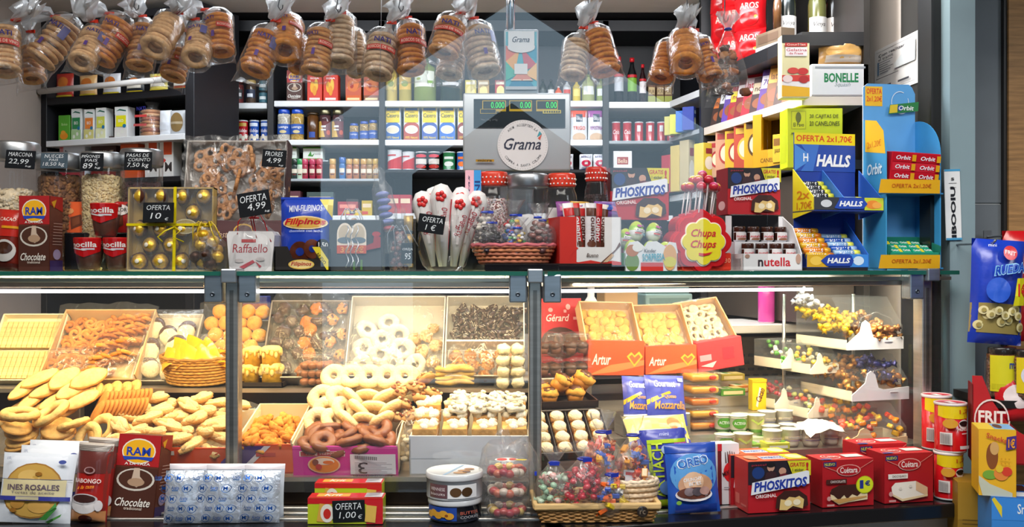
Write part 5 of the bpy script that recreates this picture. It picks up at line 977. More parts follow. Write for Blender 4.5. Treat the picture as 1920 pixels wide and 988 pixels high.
for k,(dx,dy,dz) in enumerate(((-.046,.03,.052),(.008,.03,.05),(.052,.03,.048),(-.05,.07,.085),(-.022,.06,.105),(.03,.062,.102))):
    q = Matrix.Translation(eg.loc) @ Matrix.Rotation(eg.rz,4,'Z') @ Vector((dx,dy,dz)); m = M(); sd = k
    m.lathe([(0,-.026),(.013,-.022),(.0205,-.010),(.0225,.002),(.020,.015),(.014,.026),(.006,.032),(0,.033)],18,['d8dcd0','d8dcd0','e4e4e8','9ac838','b8d040','c8d850','b8d040'],'candy')
    m.art([('r',.25,.42,.8,.56,'e8e4ea'),('t','Kinder',.3,.45,.75,.54,'505060'),('e',.4,.70,.12,.07,'c05890'),('e',.65,.74,.12,.06,'8858a8'),('r',.2,.30,.5,.36,'d05048'),('e',.7,.32,.1,.06,'58a0c8')],lambda u,v,l:((.0225*math.sqrt(max(.05,1-((v-.47)*1.9)**2))+.0012+l)*math.sin(-1.3+2.6*u),-(.0225*math.sqrt(max(.05,1-((v-.47)*1.9)**2))+.0012+l)*math.cos(-1.3+2.6*u),-.026+.059*v),'candy',n=5)
    solo('surprise_egg',m,'foil-wrapped sweet egg in the low display box, ' + ('front left','front middle','front right','far left at the back','top left of the pile','top right of the pile')[k],'sweet egg',q,eg.rz+.2*k,'sweet eggs in the display box',rot=(-.15,.05*k,eg.rz+.15*(k-2)))
# ---- lollipop stand with the flower badge
b = bb(1262,1386,392,.02,ZT); t = thing('lollipop_stand','red scalloped lollipop stand with yellow flower badge','display stand',b.loc,b.rz); w,h = b.w,b.h; R = w*.44; zc = h*.47
def flower(R,n=8,k=.15,p=96):return [(R*(.90+k*abs(math.cos(n/2*a)))*math.cos(a),R*(.90+k*abs(math.cos(n/2*a)))*math.sin(a)) for a in [2*PI*i/p for i in range(p)]]
m = M(); T0 = Matrix.Translation((0,.02,zc)); m.T = T0
for (rr,y0,y1,c_) in ((R*1.10,.018,.07,'c01c24'),(R*1.06,.006,.018,'d8282c'),(R*1.0,.0,.006,'cc2228')):m.prism(flower(rr),y0,y1,c_,'gloss')
part('body',m,t); m = M(); m.T = T0; m.prism(flower(R*.80),-.003,.0,'f2f0e8','card'); m.prism(flower(R*.755),-.006,-.003,'f0e020','card')
m.T = None; m.art([('t','Chupa',.26,.55,.72,.72,'d42028',{'b':.9,'i':.3}),('t','Chups',.25,.36,.73,.53,'d42028',{'b':.9,'i':.3}),('p',[(.40,.31),(.52,.30),(.66,.33),(.6,.28),(.48,.25),(.4,.27)],'d42028')],lambda u,v,l:((u-.5)*R*2,.0135-l,zc+(v-.5)*R*2)); part('badge',m,t)
m = M(); m.rbox(-w*.32,w*.5,.03,.10,0,.05,'d83a28','gloss',.004,2); m.art([('t','0,30',.8,.4,.98,.7,'f0a080')],lambda u,v,l:((u-.5)*w,.0295-l,v*.05)); m.lathe([(w*.30,h*.5),(w*.30,h*.93),(w*.2,h*.95)],24,'b8182a','gloss',c=(0,.06,0),sy=.6); part('base',m,t)
lst = b; rn = random.Random(5); kk = 0
stickm = M(); 
for ring_,(n,rr,zz) in enumerate(((7,.045,.055),(5,.026,.075),(1,.0,.09))):
    for i in range(n):
        a = 2*PI*i/n+.3*ring_; q = Matrix.Translation(lst.loc) @ Matrix.Rotation(lst.rz,4,'Z') @ Vector((rr*math.cos(a),.055+rr*math.sin(a)*.7,h*1.0))
        l = thing('lollipop','wrapped lollipop standing in the red scalloped stand','lollipop',q,a,'lollipops in the red scalloped stand',rot=(.1*math.sin(a),.15*math.cos(a),a))
        m = M(); m.tube([(0,0,-.03),(0,0,zz)],.0022,6,'e8e4e8','gloss'); part('stick',m,l)
        m = M(); m.ell((0,0,zz+.010),(.0145,.0145,.0135),12,8,('c02838','c82c40')[i % 2],'candy',top=('d8a838','c83848','d05080','d8c040')[(i+ring_) % 4]); m.shell([(.012,zz),(.005,zz-.010),(.009,zz-.022)],10,'ffffff','bagfilm',wob=lambda a,j:.3*math.sin(3*a)); part('sweet',m,l)
# ---- tray of tiny spread jars
b = bb(1386,1512,402,.03,ZT); t = thing('display_tray','white two-step cardboard tray of tiny chocolate spread jars','display tray',b.loc,b.rz); w,h = b.w*.97,b.h; m = M()
hf = h*.30
m.box(-w/2,w/2,0,.003,0,hf,'e8e8ea'); m.box(-w/2,w/2,0,.11,0,.003,'dcdce0'); m.box(-w/2,-w/2+.003,0,.11,0,hf,'e0e0e4'); m.prism([(0,0),(.11,0),(.11,h),(.05,h*.8),(0,hf)],0,.003,'e4e4e8'); 
m.v[-10:] = [(w/2-.003+y,x,z) for x,y,z in m.v[-10:]]
m.box(-w/2,w/2,.05,.11,h*.02,h*.52,'dcdce2'); m.box(-w/2,w/2,.107,.11,0,h,'e6e6ea'); m.box(-w/2,w/2,.05,.107,h*.91,h*.97,'dedee2') if 0 else None
m.art([('t','nutella',.25,.25,.80,.78,'c8202c',{'b':1}),('t','n',.25,.25,.335,.65,'26222a',{'b':1.1}),('e',.07,.85,.04,.12,'b08a78'),('e',.93,.7,.045,.3,'c09a88')],ffront(w,hf)); part('tray',m,t); nt_ = b
jm = M(); r0 = .0135; jm.lathe([(r0*.9,0),(r0,.003),(r0,.020),(r0*.9,.0225)],14,['d8d8dc','3a1c14','d0d0d4'],'gloss'); jm.lathe([(r0*.98,.0215),(r0,.0225),(r0,.031),(r0*.93,.033),(0,.033)],14,'3c2018','gloss')
jm.art([('r',.1,.0,.9,1,'d8d4d6'),('t','nutella',.15,.35,.85,.7,'c83038',{'b':.6,'i':.1}),('e',.5,.15,.3,.15,'8a5a40')],lambda u,v,l:((r0+.0008+l)*math.sin(-1.2+2.4*u),-(r0+.0008+l)*math.cos(-1.2+2.4*u),.003+.017*v),n=4); jm.v = [(x*1.3,y*1.3,z*1.3) for x,y,z in jm.v]; jmm = jm.mesh('mini_jar')
for row in range(2):
    for i in range(4):
        q = Matrix.Translation(nt_.loc) @ Matrix.Rotation(nt_.rz,4,'Z') @ Vector(((i-1.5)*w/4.25,.026 if row == 0 else .075,hf*.72 if row == 0 else h*.525))
        solo('mini_jar',jmm,'tiny chocolate spread jar on the %s step of the white tray, %s from left' % (('lower','upper')[row],ORD[i]),'jar',q,nt_.rz,'tiny spread jars')
m = M(); m.box(-w/2,w/2,.012,.05,.0035,hf*.715,'d4d4da'); part('step',m,t)
# ---- cough sweet displays
def stick_pack(c1,c2,txt='HALLS'):
    q = M(); q.tube([(-.04,0,0),(.04,0,0)],.0098,8,c1,'gloss'); q.tube([(.022,0,0),(.0405,0,0)],.0101,8,c2,'gloss'); q.art([('t',txt,.15,.2,.7,.85,'f0f2f6',{'b':1.4,'i':.2})],lambda u,v,l:(-.04+.08*u,-.0099*math.cos(-1+2*v)-l,.0099*math.sin(-1+2*v)),'gloss',n=3); return q.mesh('sweet_stick')
ST = {'k':stick_pack('2a2c34','c8c830'),'o':stick_pack('d8801c','d8a020'),'y':stick_pack('d8a820','c87018'),'b':stick_pack('2050b0','90b0e0'),'s':stick_pack('8ab0d8','e0e050')}
b = bb(1483,1610,250,.16,ZT); xw = b.w; tz = ZT; th_ = thing('sweet_display','upper blue and yellow cardboard display of cough sweets with yellow offer strip','display stand',b.loc,b.rz); H = b.h
def zy(py,d=.06):return CZ-(py-494)*(CD+Yd(1550,d))/F-ZT
m = M(); w = xw; m.box(-w/2,w/2,.0,.004,0,H,'1c3c9c'); m.art([('r',0,.915,1,1,'e8d81c'),('t','OFERTA 2x1,70€',.03,.93,.95,.985,'d83a1c',{'b':.8}),('r',0,.72,1,.915,'2048a8'),('p',[(0,.72),(0,.915),(.33,.82)],'4a8ad8'),('p',[(.4,.915),(.3,.72),(.1,.72),(.25,.82),(.1,.915)],'3a70c8'),('t','H',.14,.79,.22,.85,'f0f4fc',{'b':1}),('t','HALLS',.35,.755,.92,.845,'f2f4f8',{'b':2,'i':.22})],ffront(w,H)); part('back_card',m,th_)
def wing(x,c_,c2,art_=None):
    q = M(); z0,z1 = zy(395),zy(312); q.add([(x,0,z1),(x,-.12,z0+.034),(x,-.12,z0),(x,0,z0-.02),(x+.003,0,z1),(x+.003,-.12,z0+.034),(x+.003,-.12,z0),(x+.003,0,z0-.02)],[(0,1,2,3),(7,6,5,4),(0,4,5,1),(1,5,6,2),(2,6,7,3),(3,7,4,0)],c_)
    if art_:q.art(art_,lambda u,v,l:(x-l,-.12*u,z0-.01+v*.10),'card')
    part('side_panel',q,th_)
wing(-w/2-.005,'e0d020',0,[('t','2x',.2,.45,.8,.7,'c87818',{'b':.8}),('t','1,70€',.2,.12,.9,.38,'c87818',{'b':.8})]); wing(-.01,'3a78d0',0); wing(w/2+.012,'2a60c0',0)
z0 = zy(394); m = M(); m.box(-w/2-.005,w/2+.015,-.12,-.117,z0,z0+.036,'1e3c98'); m.box(-w/2-.005,w/2+.015,-.12,0,z0-.004,z0,'16307c')
m.art([('r',0,0,.35,1,'34363e'),('e',.17,.5,.08,.3,'c8ccd4'),('r',.72,0,1,1,'c8d030'),('e',.84,.45,.1,.35,'e88a30'),('e',.9,.4,.07,.26,'f0a84a'),('p',[(.28,.15),(.36,.92),(.70,.92),(.76,.5),(.70,.1),(.34,.08)],'2048b0'),('t','HALLS',.35,.28,.69,.72,'f2f4f8',{'b':2,'i':.22})],lambda u,v,l:(-w/2-.005+(w+.02)*u,-.1205-l,z0+.036*v)); part('front_tray',m,th_)
TT = Matrix.Translation(b.loc) @ Matrix.Rotation(b.rz,4,'Z')
put('sweet_stick','black cough sweet stick in the upper left compartment','sweets','black sweet sticks in the upper display',[ST['k']],TT,[(-w*.27,-.10+.018*k,z0+.016+.013*k,0,0,0,1) for k in range(6)])
put('sweet_stick','orange cough sweet stick in the upper right compartment','sweets','orange sweet sticks in the upper display',[ST['o'],ST['s']],TT,[(w*.25,-.10+.018*k,z0+.016+.006*k,0,0,0,1) for k in range(4)])
b2 = bb(1503,1638,402,.03,ZT); w2,h2 = b2.w*.95,b2.h; tl = thing('sweet_display','lower cardboard tray of yellow and blue cough sweets','display stand',b2.loc,b2.rz); m = M(); hf = .046
m.box(-w2/2,w2/2,0,.003,.01,hf,'2048a8'); m.box(-w2/2,w2/2,0,.13,.008,.011,'16307c'); m.add([(w2/2,0,.01),(w2/2,0,hf),(w2/2,.13,h2),(w2/2,.13,.01),(w2/2+.003,0,.01),(w2/2+.003,0,hf),(w2/2+.003,.13,h2),(w2/2+.003,.13,.01)],[(0,1,2,3),(7,6,5,4),(0,4,5,1),(1,5,6,2),(2,6,7,3)],'2a6ad0'); m.box(-w2/2,w2/2,0,.13,0,.008,'17171a')
m.art([('r',0,0,.35,1,'d8a81c'),('e',.15,.5,.1,.36,'f0c850'),('r',.7,0,1,1,'3a8ae0'),('e',.84,.5,.09,.36,'d0e4f8'),('p',[(.22,.5),(.32,.92),(.72,.92),(.76,.5),(.72,.08),(.32,.08)],'1c40a4'),('t','HALLS',.32,.3,.70,.72,'f2f4f8',{'b':2,'i':.22})],lambda u,v,l:(-w2/2+w2*u,-l,.01+(hf-.01)*v)); part('tray',m,tl)
T2 = Matrix.Translation(b2.loc) @ Matrix.Rotation(b2.rz,4,'Z')
put('sweet_stick','yellow cough sweet stick in the lower tray','sweets','yellow sweet sticks in the lower tray',[ST['y'],ST['o']],T2,[(-w2*.24,.018+.017*k,hf-.004+.0145*k,0,0,0,1.02) for k in range(6)])
put('sweet_stick','blue cough sweet stick in the lower tray','sweets','blue sweet sticks in the lower tray',[ST['b'],ST['s']],T2,[(w2*.25,.018+.017*k,hf-.008+.012*k,0,0,0,1.02) for k in range(6)])
# ---- chewing gum stand
b = bb(1604,1744,158,.15,ZT); w,h = b.w*.95,b.h; t = thing('gum_stand','tall sky-blue cardboard stand of chewing gum','display stand',b.loc,b.rz-.08)
m = M(); x0,x1 = -w*.45,w*.34; m.prism([(x0,0),(x1,0),(x1,h*.95),(x1-.01,h*.985),(x1-.02,h),(x0+.015,h),(x0,h*.98)],0,.004,'5aa4e2','card','e8eef4')
pts = [('r',.08,.88,.34,.985,'f0bc18'),('t','OFERTA',.1,.945,.33,.975,'e04a20',{'b':1}),('t','2x1,20€',.1,.90,.33,.935,'e04a20',{'b':.5})]
for k in range(28):
    a = 2*PI*k/28; a2 = 2*PI*(k+1)/28
    if .3 < a < .9:continue
    pts.append(('p',[(.60+.14*math.cos(a),.90+.062*math.sin(a)),(.60+.14*math.cos(a2),.90+.062*math.sin(a2)),(.60+.132*math.cos(a2),.90+.058*math.sin(a2)),(.60+.132*math.cos(a),.90+.058*math.sin(a))],'e4f0f8'))
m.art(pts+[('p',[(.40,.835),(.42,.885),(.86,.905),(.85,.855)],'1c7a3a'),('p',[(.41,.84),(.425,.883),(.54,.889),(.53,.845)],'d8c020'),('e',.57,.868,.035,.016,'1c4a9a'),('t','Orbit',.55,.857,.78,.882,'f0f4f8',{'b':1,'i':.2})],ffront(w,h)); part('back_card',m,t)
for s_,xx,c_ in ((-1,x0,'3a94c8'),(1,x1,'3a94d0')):
    q = M(); n = 10; arc = [(-.13*math.cos(a),h*.60+h*.20*math.sin(a)) for a in [PI/2*i/n for i in range(n+1)]]
    poly = [(0,0),(-.13,0)]+arc; k = len(poly); q.add([(xx,y,z) for y,z in poly]+[(xx+.003,y,z) for y,z in poly],[tuple(range(k)),tuple(range(2*k-1,k-1,-1))]+[(i,k+i,k+(i+1) % k,(i+1) % k) for i in range(k)],c_,'card')
    if s_ < 0:q.art([('p',[(.1,.63),(.98,.60),(.9,.72),(.6,.78),(.1,.80)],'e8b418'),('t','2x1,20€',.2,.64,.8,.68,'d86a18'),('t','Orbit',.2,.50,.85,.56,'d8ecf4',{'b':1,'i':.2})],lambda u,v,l:(xx-l,-.13*u,v*h))
    part('side_card',q,t)
for zz,lb in ((h*.385,0),(h*.0,1)):
    q = M(); q.box(x0,x1+.004,-.14,0,zz+.004,zz+.008,'2a7ab0'); q.add([(x0-.03,-.142,zz+.006),(x1-.008,-.142,zz+.006),(x1-.012,-.15,zz+.045),(x0-.027,-.15,zz+.045)],[(0,1,2,3)],'e8b01c'); q.art([('t','OFERTA 2x1,20€',.2,.35,.85,.7,'c8641a',{'b':.5})],lambda u,v,l:(x0-.03+(x1-x0+.02)*u,-.142-.008*v-.001-l,zz+.006+.039*v)); part('shelf',q,t)
TT = Matrix.Translation(b.loc) @ Matrix.Rotation(b.rz-.08,4,'Z')
q = M(); bw = (x1-x0)*.88; rb(q,bw,.085,.09,'c01c2c',[('r',.02,.05+.31*j,.98,.33+.31*j,('b8182a','c8283a')[j % 2]) for j in range(3)]+[('t','Orbit',.08+.5*i,.12+.31*j,.38+.5*i,.26+.31*j,'e8e4f0',{'b':1,'i':.2}) for i in range(2) for j in range(3)]+[('r',.40+.5*i,.08+.31*j,.48+.5*i,.3+.31*j,'d8a020') for i in range(2) for j in range(3)],top=[('t','Orbit',.5,.2,.9,.7,'e8e4f0',{'b':1,'i':.2})],mat='gloss')
o = solo('gum_box',q,'red wrapped box of chewing gum packs on the upper stand shelf','box of gum',TT @ Vector(((x0+x1)/2+.005,-.125,h*.385+.040)),0,rot=(.12,.05,b.rz-.12))
q = M(); bw = (x1-x0)*.94; bx_ = tray_mesh(bw,.12,.05,'2a9a80','1c7a68',front=.03); bt = thing('gum_tray','green open tray of chewing gum packs on the lowest stand shelf','box of gum',TT @ Vector(((x0+x1)/2,-.132,.022)),rot=(.25,0,b.rz-.08)); part('box',bx_,bt)
gp = M(); gp.rbox(-.034,.034,-.011,.011,-.005,.005,'1c9a78','gloss',.003,2); gp.art([('r',.4,.1,.55,.9,'d8c830'),('t','Orbit',.05,.25,.38,.75,'e8f4f0',{'b':.8}),('t','Orbit',.6,.25,.95,.75,'e8f4f0',{'b':.8})],lambda u,v,l:(-.034+.068*u,-.011+.022*v,.005+l)); gpm = gp.mesh('gum_pack')
put('gum_pack','green chewing gum pack lying in the open green tray','chewing gum','green gum packs in the open tray',[gpm],TT @ Matrix.Translation(((x0+x1)/2,-.132,.022)) @ Matrix.Rotation(.25,4,'X'),[(-.034+.068*i,.02+.024*j,.028+.006*(j % 2),.35,0,.05*(i-j),.95) for i in range(2) for j in range(4)])
# ---- weighing scale, its pole and the phone-shaped placard
b = bb(868,1070,320,.30,0); z0 = CZ-(320-494)*b.s; zt_ = CZ-(174-494)*b.s; w = b.w; h = zt_-z0; t = thing('weighing_scale','steel shop scale head with green digits and round sticker','weighing scale',(b.x,b.y,ZT))
m = M(); m.T = Matrix.Translation((0,0,z0-ZT)); m.rbox(-w/2,w/2,0,.09,0,h,'c0c6cb','satin',.006,3); part('head',m,t)
m = M(); m.T = Matrix.Translation((0,0,z0-ZT)); m.art([('r',.1,.55,.95,.92,'0e1012'),('r',.1,.545,.95,.555,'3a3a3c')]+[e for i,(u0,u1) in enumerate(((.18,.40),(.43,.64),(.68,.88))) for e in (('r',u0,.76,u1,.90,'c8a818'),('r',u0+.008,.79,u1-.008,.89,'06140a'))]+[('r',.16,.73,.31,.79,'c8a818'),('r',.165,.736,.305,.784,'0a0c0c'),('r',.74,.73,.91,.775,'c8b838')]+[('e',.76+.022*k,.752,.007,.012,'1a1a1a') for k in range(7)]+[('t','Max 15kg  e=5g',.17,.63,.32,.66,'707478'),('t','kg',.32,.74,.35,.77,'b8a040'),('r',.12,.11,.29,.14,'b88a20'),('t','micra',.14,.108,.27,.145,'4a3810',{'b':.8})],ffront(w,h,-.0012),'gloss'); part('display_panel',m,t)
q = M(); q.T = Matrix.Translation((0,0,z0-ZT)); q.art([('t','0.000',.26,.80,.385,.88,'20e040',{'b':.3,'mat':'digits'}),('t','0.00',.53,.80,.63,.88,'20e040',{'b':.3,'mat':'digits'}),('t','0.00',.77,.80,.87,.88,'20e040',{'b':.3,'mat':'digits'})],ffront(w,h,-.004),'digits'); part('digits',q,t)
q = M(); q.T = Matrix.Translation((0,-.003,z0-ZT)); R = w*.235; cx,cz = w*.055,h*.325
q.prism([(cx+R*math.cos(2*PI*i/48),cz+R*math.sin(2*PI*i/48)) for i in range(48)],-.001,.001,'e6e4e6','card'); fs_ = lambda u,v,l:(cx+(u-.5)*2*R,-.0012-l,cz+(v-.5)*2*R)
q.art([('t','Grama',.13,.41,.86,.64,'2a3048',{'i':.35,'b':.6}),('p',[(.78,.66),(.88,.72),(.83,.78)],'40a0b0'),('p',[(.80,.64),(.84,.60),(.88,.72)],'d85a48')],fs_)
for txt,a0,a1,sg in (('AQUÍ ACCEPTEM LA',2.35,.80,1),('COMPRA A SANTA COLOMA',3.75,5.75,-1)):
    n = len(txt)
    for i,chh in enumerate(txt):
        if chh == ' ':continue
        a = a0+(a1-a0)*i/(n-1); rr = .40; q.art([('t',chh,.5+rr*math.cos(a)-.018,.5+rr*math.sin(a)-.024,.5+rr*math.cos(a)+.018,.5+rr*math.sin(a)+.024,'40444c',{'rot':a-PI/2*sg})],fs_)
for i in range(60):
    a = 2*PI*i/60; q.art([('e',.5+.47*math.cos(a),.5+.47*math.sin(a),.005,.005,'40444c')],fs_)
part('sticker',q,t)
m = M(); m.rbox(-.05,.05,.03,.07,0,z0-ZT+.01,'8e959b','metal',.004,2); m.rbox(-.16,.16,-.02,.18,0,.03,'9aa1a7','metal',.006,2); part('stand',m,t)
m = M(); m.tube([(0,.0,zt_-ZT+.0),(0,.0,2.39-ZT)],.0135,14,'c8ccd2','chrome'); o = part('pole',m,t,(P(957,0,.37).x*1.0-b.x,.06,0))
m = M(); x = P(1018,0,.37).x-b.x; m.tube([(x,.06,2.39-ZT),(x,.06,1.0),(x-.012,.06,.965),(x-.03,.05,.92),(x-.036,.05,.89)],.003,8,'15161a','gloss'); part('cord',m,t)
b3 = bb(945,1010,52,.30,zt_); w3,h3 = b3.w,b3.h; m = M(); m.rbox(-w3/2,w3/2,0,.012,0,h3,'9aa6b0','gloss',.011,4)
it = [('r',.05,.06,.95,.96,'5ab4c8')]
cs = ['e07a68','48a0c0','e8b070','c86878','58b8a8','f0c890','3a8ab0','d89080']
tri = [[(.05,.75),(.05,.5),(.4,.62)],[(.5,.7),(.95,.75),(.95,.5)],[(.05,.5),(.45,.68),(.3,.3)],[(.5,.72),(.95,.45),(.6,.35)],[(.05,.5),(.05,.2),(.4,.3)],[(.95,.48),(.95,.2),(.6,.3)],[(.05,.06),(.5,.36),(.95,.06)],[(.2,.2),(.5,.38),(.85,.2)]]
it += [('p',p_,c_) for p_,c_ in zip(tri,cs)]+[('r',.12,.68,.88,.96,'e4e8ec'),('e',.5,.72,.40,.09,'e4e8ec'),('t','Grama',.24,.79,.74,.88,'2a3048',{'i':.35,'b':.6}),('r',.3,.30,.68,.46,'dfe4e8'),('r',.05,.06,.95,.11,'b8c0c8'),('r',.2,.2,.5,.215,'f0e8d8'),('r',.55,.2,.8,.215,'f0e8d8')]
m.art(it,ffront(w3,h3),'gloss'); solo('placard',m,'phone-shaped placard with coloured triangles standing on the scale','sign',(b3.x,b3.y+.02,zt_+.0005))
# ================================================================ inside the glass counter
def pw(x0,x1,d):c = (x0+x1)/2; return (x1-x0)*(CD+Yd(c,d))/F
def variants(fn,n=3):return [fn(k) for k in range(n)]
def f_palmier(k):
    m = M(); c_ = ('d98a32','e09a44','c87828')[k]
    for s in (-1,1):
        pts = []
        for i in range(22):
            a = i/21*2.6*PI; r = .0035+.0098*(i/21); pts.append((s*(.0125-r*math.cos(a)*1.0),r*math.sin(a)*1.15+.004,0))
        m.tube(pts,.0042,6,c_,'food',flat=1.1)
    m.tube([(-.02,-.006,0),(0,-.016,0),(.02,-.006,0)],.0042,6,c_,'food'); return m.mesh('palmier')
def f_disc(c1,c2,r=.026,t=.006,lump=.10):
    def g(k):m = M(); m.ell((0,0,0),(r,r*(1-.05*k),t),18,8,c1,'food',top=c2,lump=lump,seed=k*3); return m.mesh('biscuit')
    return g
def f_ring(c1,c2,R=.030,r=.011,mat='food',lump=.3):
    def g(k):m = M(); m.ring(R*(1-.04*k),r,22,8,c1,mat,.85,lump=lump,seed=k*2.7,top=c2,sx=1+.08*k); return m.mesh('ring_pastry')
    return g
def f_bent(c1,c2,l=.05,r=.012,mat='food'):
    def g(k):
        m = M(); n = 9; pts = []; rr = []
        for i in range(n):t = i/(n-1)*2-1; pts.append((l/2*t,.012*(1-t*t)*(1+.4*k),.003*math.sin(t*4+k))); rr.append(r*(.35+.65*math.sqrt(max(0,1-t*t)))*(1+.12*math.sin(i*2.3+k)))
        m.tube(pts,rr,9,(c1,c2,c1)[k],mat); return m.mesh('pastry')
    return g
def f_ball(c1,c2,r=.02,mat='food',lump=.1,flat=.85):
    def g(k):m = M(); m.ell((0,0,0),(r,r,r*flat),14,10,c1,mat,top=c2,lump=lump,seed=k*4.1); return m.mesh('bun')
    return g
def f_knot(k):
    m = M(); c_ = ('d98c2c','c87a20','e09a3c')[k]; r = random.Random(k)
    for q in range(4):a = q*PI/2+k; m.ell((.010*math.cos(a),.010*math.sin(a),.002*q),(.013,.008,.008),9,6,c_,'food',lump=.5,seed=q+k*5)
    m.ring(.013,.0045,14,6,c_,'food',1,lump=.4,seed=k); return m.mesh('fried_pastry')
def f_cluster(cs,r=.02,n=12,mat='food'):
    def g(k):
        m = M(); rn = random.Random(k*7+n); m.ell((0,0,0),(r,r*.95,r*.45),12,8,cs[0],mat,lump=.4,seed=k)
        for i in range(n):a = rn.uniform(0,6.28); q = r*.85*math.sqrt(rn.random()); m.ell((q*math.cos(a),q*math.sin(a),r*.30+rn.uniform(0,.2)*r),(r*.24,r*.18,r*.15),6,4,rn.choice(cs),mat,lump=.3,seed=i)
        return m.mesh('cluster_biscuit')
    return g
def f_pretzel(k):
    m = M(); R = .021; pts = [(R*(.95*math.sin(t)+.35*math.sin(2*t)),R*(1.0*math.cos(t)-.25*math.cos(2*t)),.003*math.sin(3*t)) for t in [2*PI*i/30 for i in range(30)]]
    m.tube(pts,.0068,8,'3c2016','choc',closed=True); m.tube([(-.018,-.006,.002),(0,.004,.005),(.018,-.006,.002)],.006,8,'3c2016','choc')
    for i in range(0,30,2):p = pts[i]; m.tube([(p[0]*1.28,p[1]*1.28,.006),(p[0],p[1],.0078),(p[0]*.72,p[1]*.72,.006)],.0009,4,'e8dcc8','candy')
    return m.mesh('pretzel')
def f_muffin(cup,top,drip=None):
    def g(k):
        m = M(); m.lathe([(.017,0),(.023,.024)],24,cup,'card',wob=lambda a,j:.05*math.sin(a*12)); m.ell((0,0,.028),(.027,.026,.015),16,8,top,'choc' if drip is None else 'food',lump=.25,seed=k)
        if drip:m.ell((0,0,.034),(.021,.020,.011),14,8,drip,'choc',lump=.4,seed=k+3)
        return m.mesh('muffin')
    return g
def f_square(base,top,s=.05,h=.035):
    def g(k):
        m = M(); m.rbox(-s/2,s/2,-s/2,s/2,0,h*.45,base,'food',.003,2); m.rbox(-s/2,s/2,-s/2,s/2,h*.42,h*.52,'f4ead2','sugar',.002,1); m.rbox(-s/2,s/2,-s/2,s/2,h*.50,h*.8,base,'food',.003,2); rn = random.Random(k)
        for i in range(16):m.ell((rn.uniform(-.42,.42)*s,rn.uniform(-.42,.42)*s,h*.82),(s*.16,s*.14,h*.16),7,5,top[i % len(top)],'sugar',lump=.5,seed=i+k)
        return m.mesh('cake_square')
    return g
def film_sheet(name,T,w,l,z0,z1,parent=None,sag=.006,over=.012):
    m = M(); n = 10
    vs = [((i/n-.5)*(w+over*2),l*j/n,z0+(z1-z0)*j/n+sag*math.sin(i*1.9+j*.8)+sag*.5*math.sin(j*2.7-i)-(.02 if i in (0,n) else 0)) for j in range(n+1) for i in range(n+1)]
    m.add(vs,[(j*(n+1)+i,j*(n+1)+i+1,(j+1)*(n+1)+i+1,(j+1)*(n+1)+i) for j in range(n) for i in range(n)],'ffffff','film',True)
    return m
def box_tray(name,label,x0,x1,py,d,tilt,l,h,col,inside=None,front=None,art_=None,cat='box',wrap=None,rz=None,mat='card',zs=None):
    w = pw(x0,x1,d); T = frame((x0+x1)/2,py,d,tilt,rz)
    if zs is not None:T = Matrix.Translation((0,0,zs-T.translation.z)) @ T
    t = thing(name,label,cat); t.matrix_world = T; m = tray_mesh(w,l,h,col,inside,front=front,mat=mat)
    fh = h if front is None else front
    if art_:m.art(art_,lambda u,v,q:((u-.5)*w,-q,fh*v))
    part('box',m,t)
    if wrap:m = film_sheet('wrap',T,w,l,wrap[0],wrap[1]); part('wrap',m,t)
    return T,w,t
def clam(name,label,x0,x1,yt,d,zs,depth,lid=1,group=None,cat='plastic box',rz=None):
    """clear hinged plastic box"""
    b = bb(x0,x1,yt,d,zs); t = thing(name,label,cat,b.loc,b.rz if rz is None else rz,group); w,h = b.w,b.h; m = M()
    m.rbox(-w/2,w/2,0,depth,0,h,'ffffff','acrylic',.012,3); part('shell',m,t); m = M(); m.rbox(-w/2-.003,w/2+.003,-.003,depth+.003,h*.5-.002,h*.5+.002,'ffffff','acrylic',.002,1); part('rim',m,t)
    return Matrix.Translation(b.loc) @ Matrix.Rotation(b.rz if rz is None else rz,4,'Z'),w,h,t
def wedge(x0,x1,y0,y1,z0,zf,zb,label,T=FL,col='cfc4b4'):
    m = M(); m.add([(x0,y0,z0),(x1,y0,z0),(x1,y1,z0),(x0,y1,z0),(x0,y0,zf),(x1,y0,zf),(x1,y1,zb),(x0,y1,zb)],[(0,3,2,1),(4,5,6,7),(0,1,5,4),(1,2,6,5),(2,3,7,6),(3,0,4,7)],col,'metal'); m.v = [tuple(T @ Vector(v)) for v in m.v]
    solo('display_wedge',m,label,'stand')
Z1D,Z2D = .735,.93
# ---- back row, left to right
wedge(-1.60,.06,.50,.78,Z2D,Z2D+.03,Z2D+.13,'long sloping back support under the rear trays')
T,w,t = box_tray('biscuit_tray','pale box of long flat wafers at the left end of the glass counter',-30,96,690,.42,.95,.24,.028,'e8dcb8','efe4c4',zs=Z2D)
wf = M(); wf.rbox(-.0075,.0075,0,.096,0,.010,'ecd08c','food',.001,1)
for k in range(6):wf.box(-.0078,.0078,.008+.016*k,.0088+.016*k,0,.0103,'d8b468','food')
put('wafer','long flat wafer packed in the pale box','wafer','wafers in the pale box',[wf.mesh('wafer')],T,[(-w/2+.012+.0162*i,.012+.108*j,.010,0,0,0,1) for i in range(int((w-.02)/.0162)) for j in range(2)])
T,w,t = box_tray('biscuit_tray','tilted carton of golden palmier biscuits under clear wrap',84,262,706,.40,.80,.26,.055,'d0a068','e0b880',front=.03,wrap=(.045,.085),zs=Z2D)
pm = variants(f_palmier)
pl = []
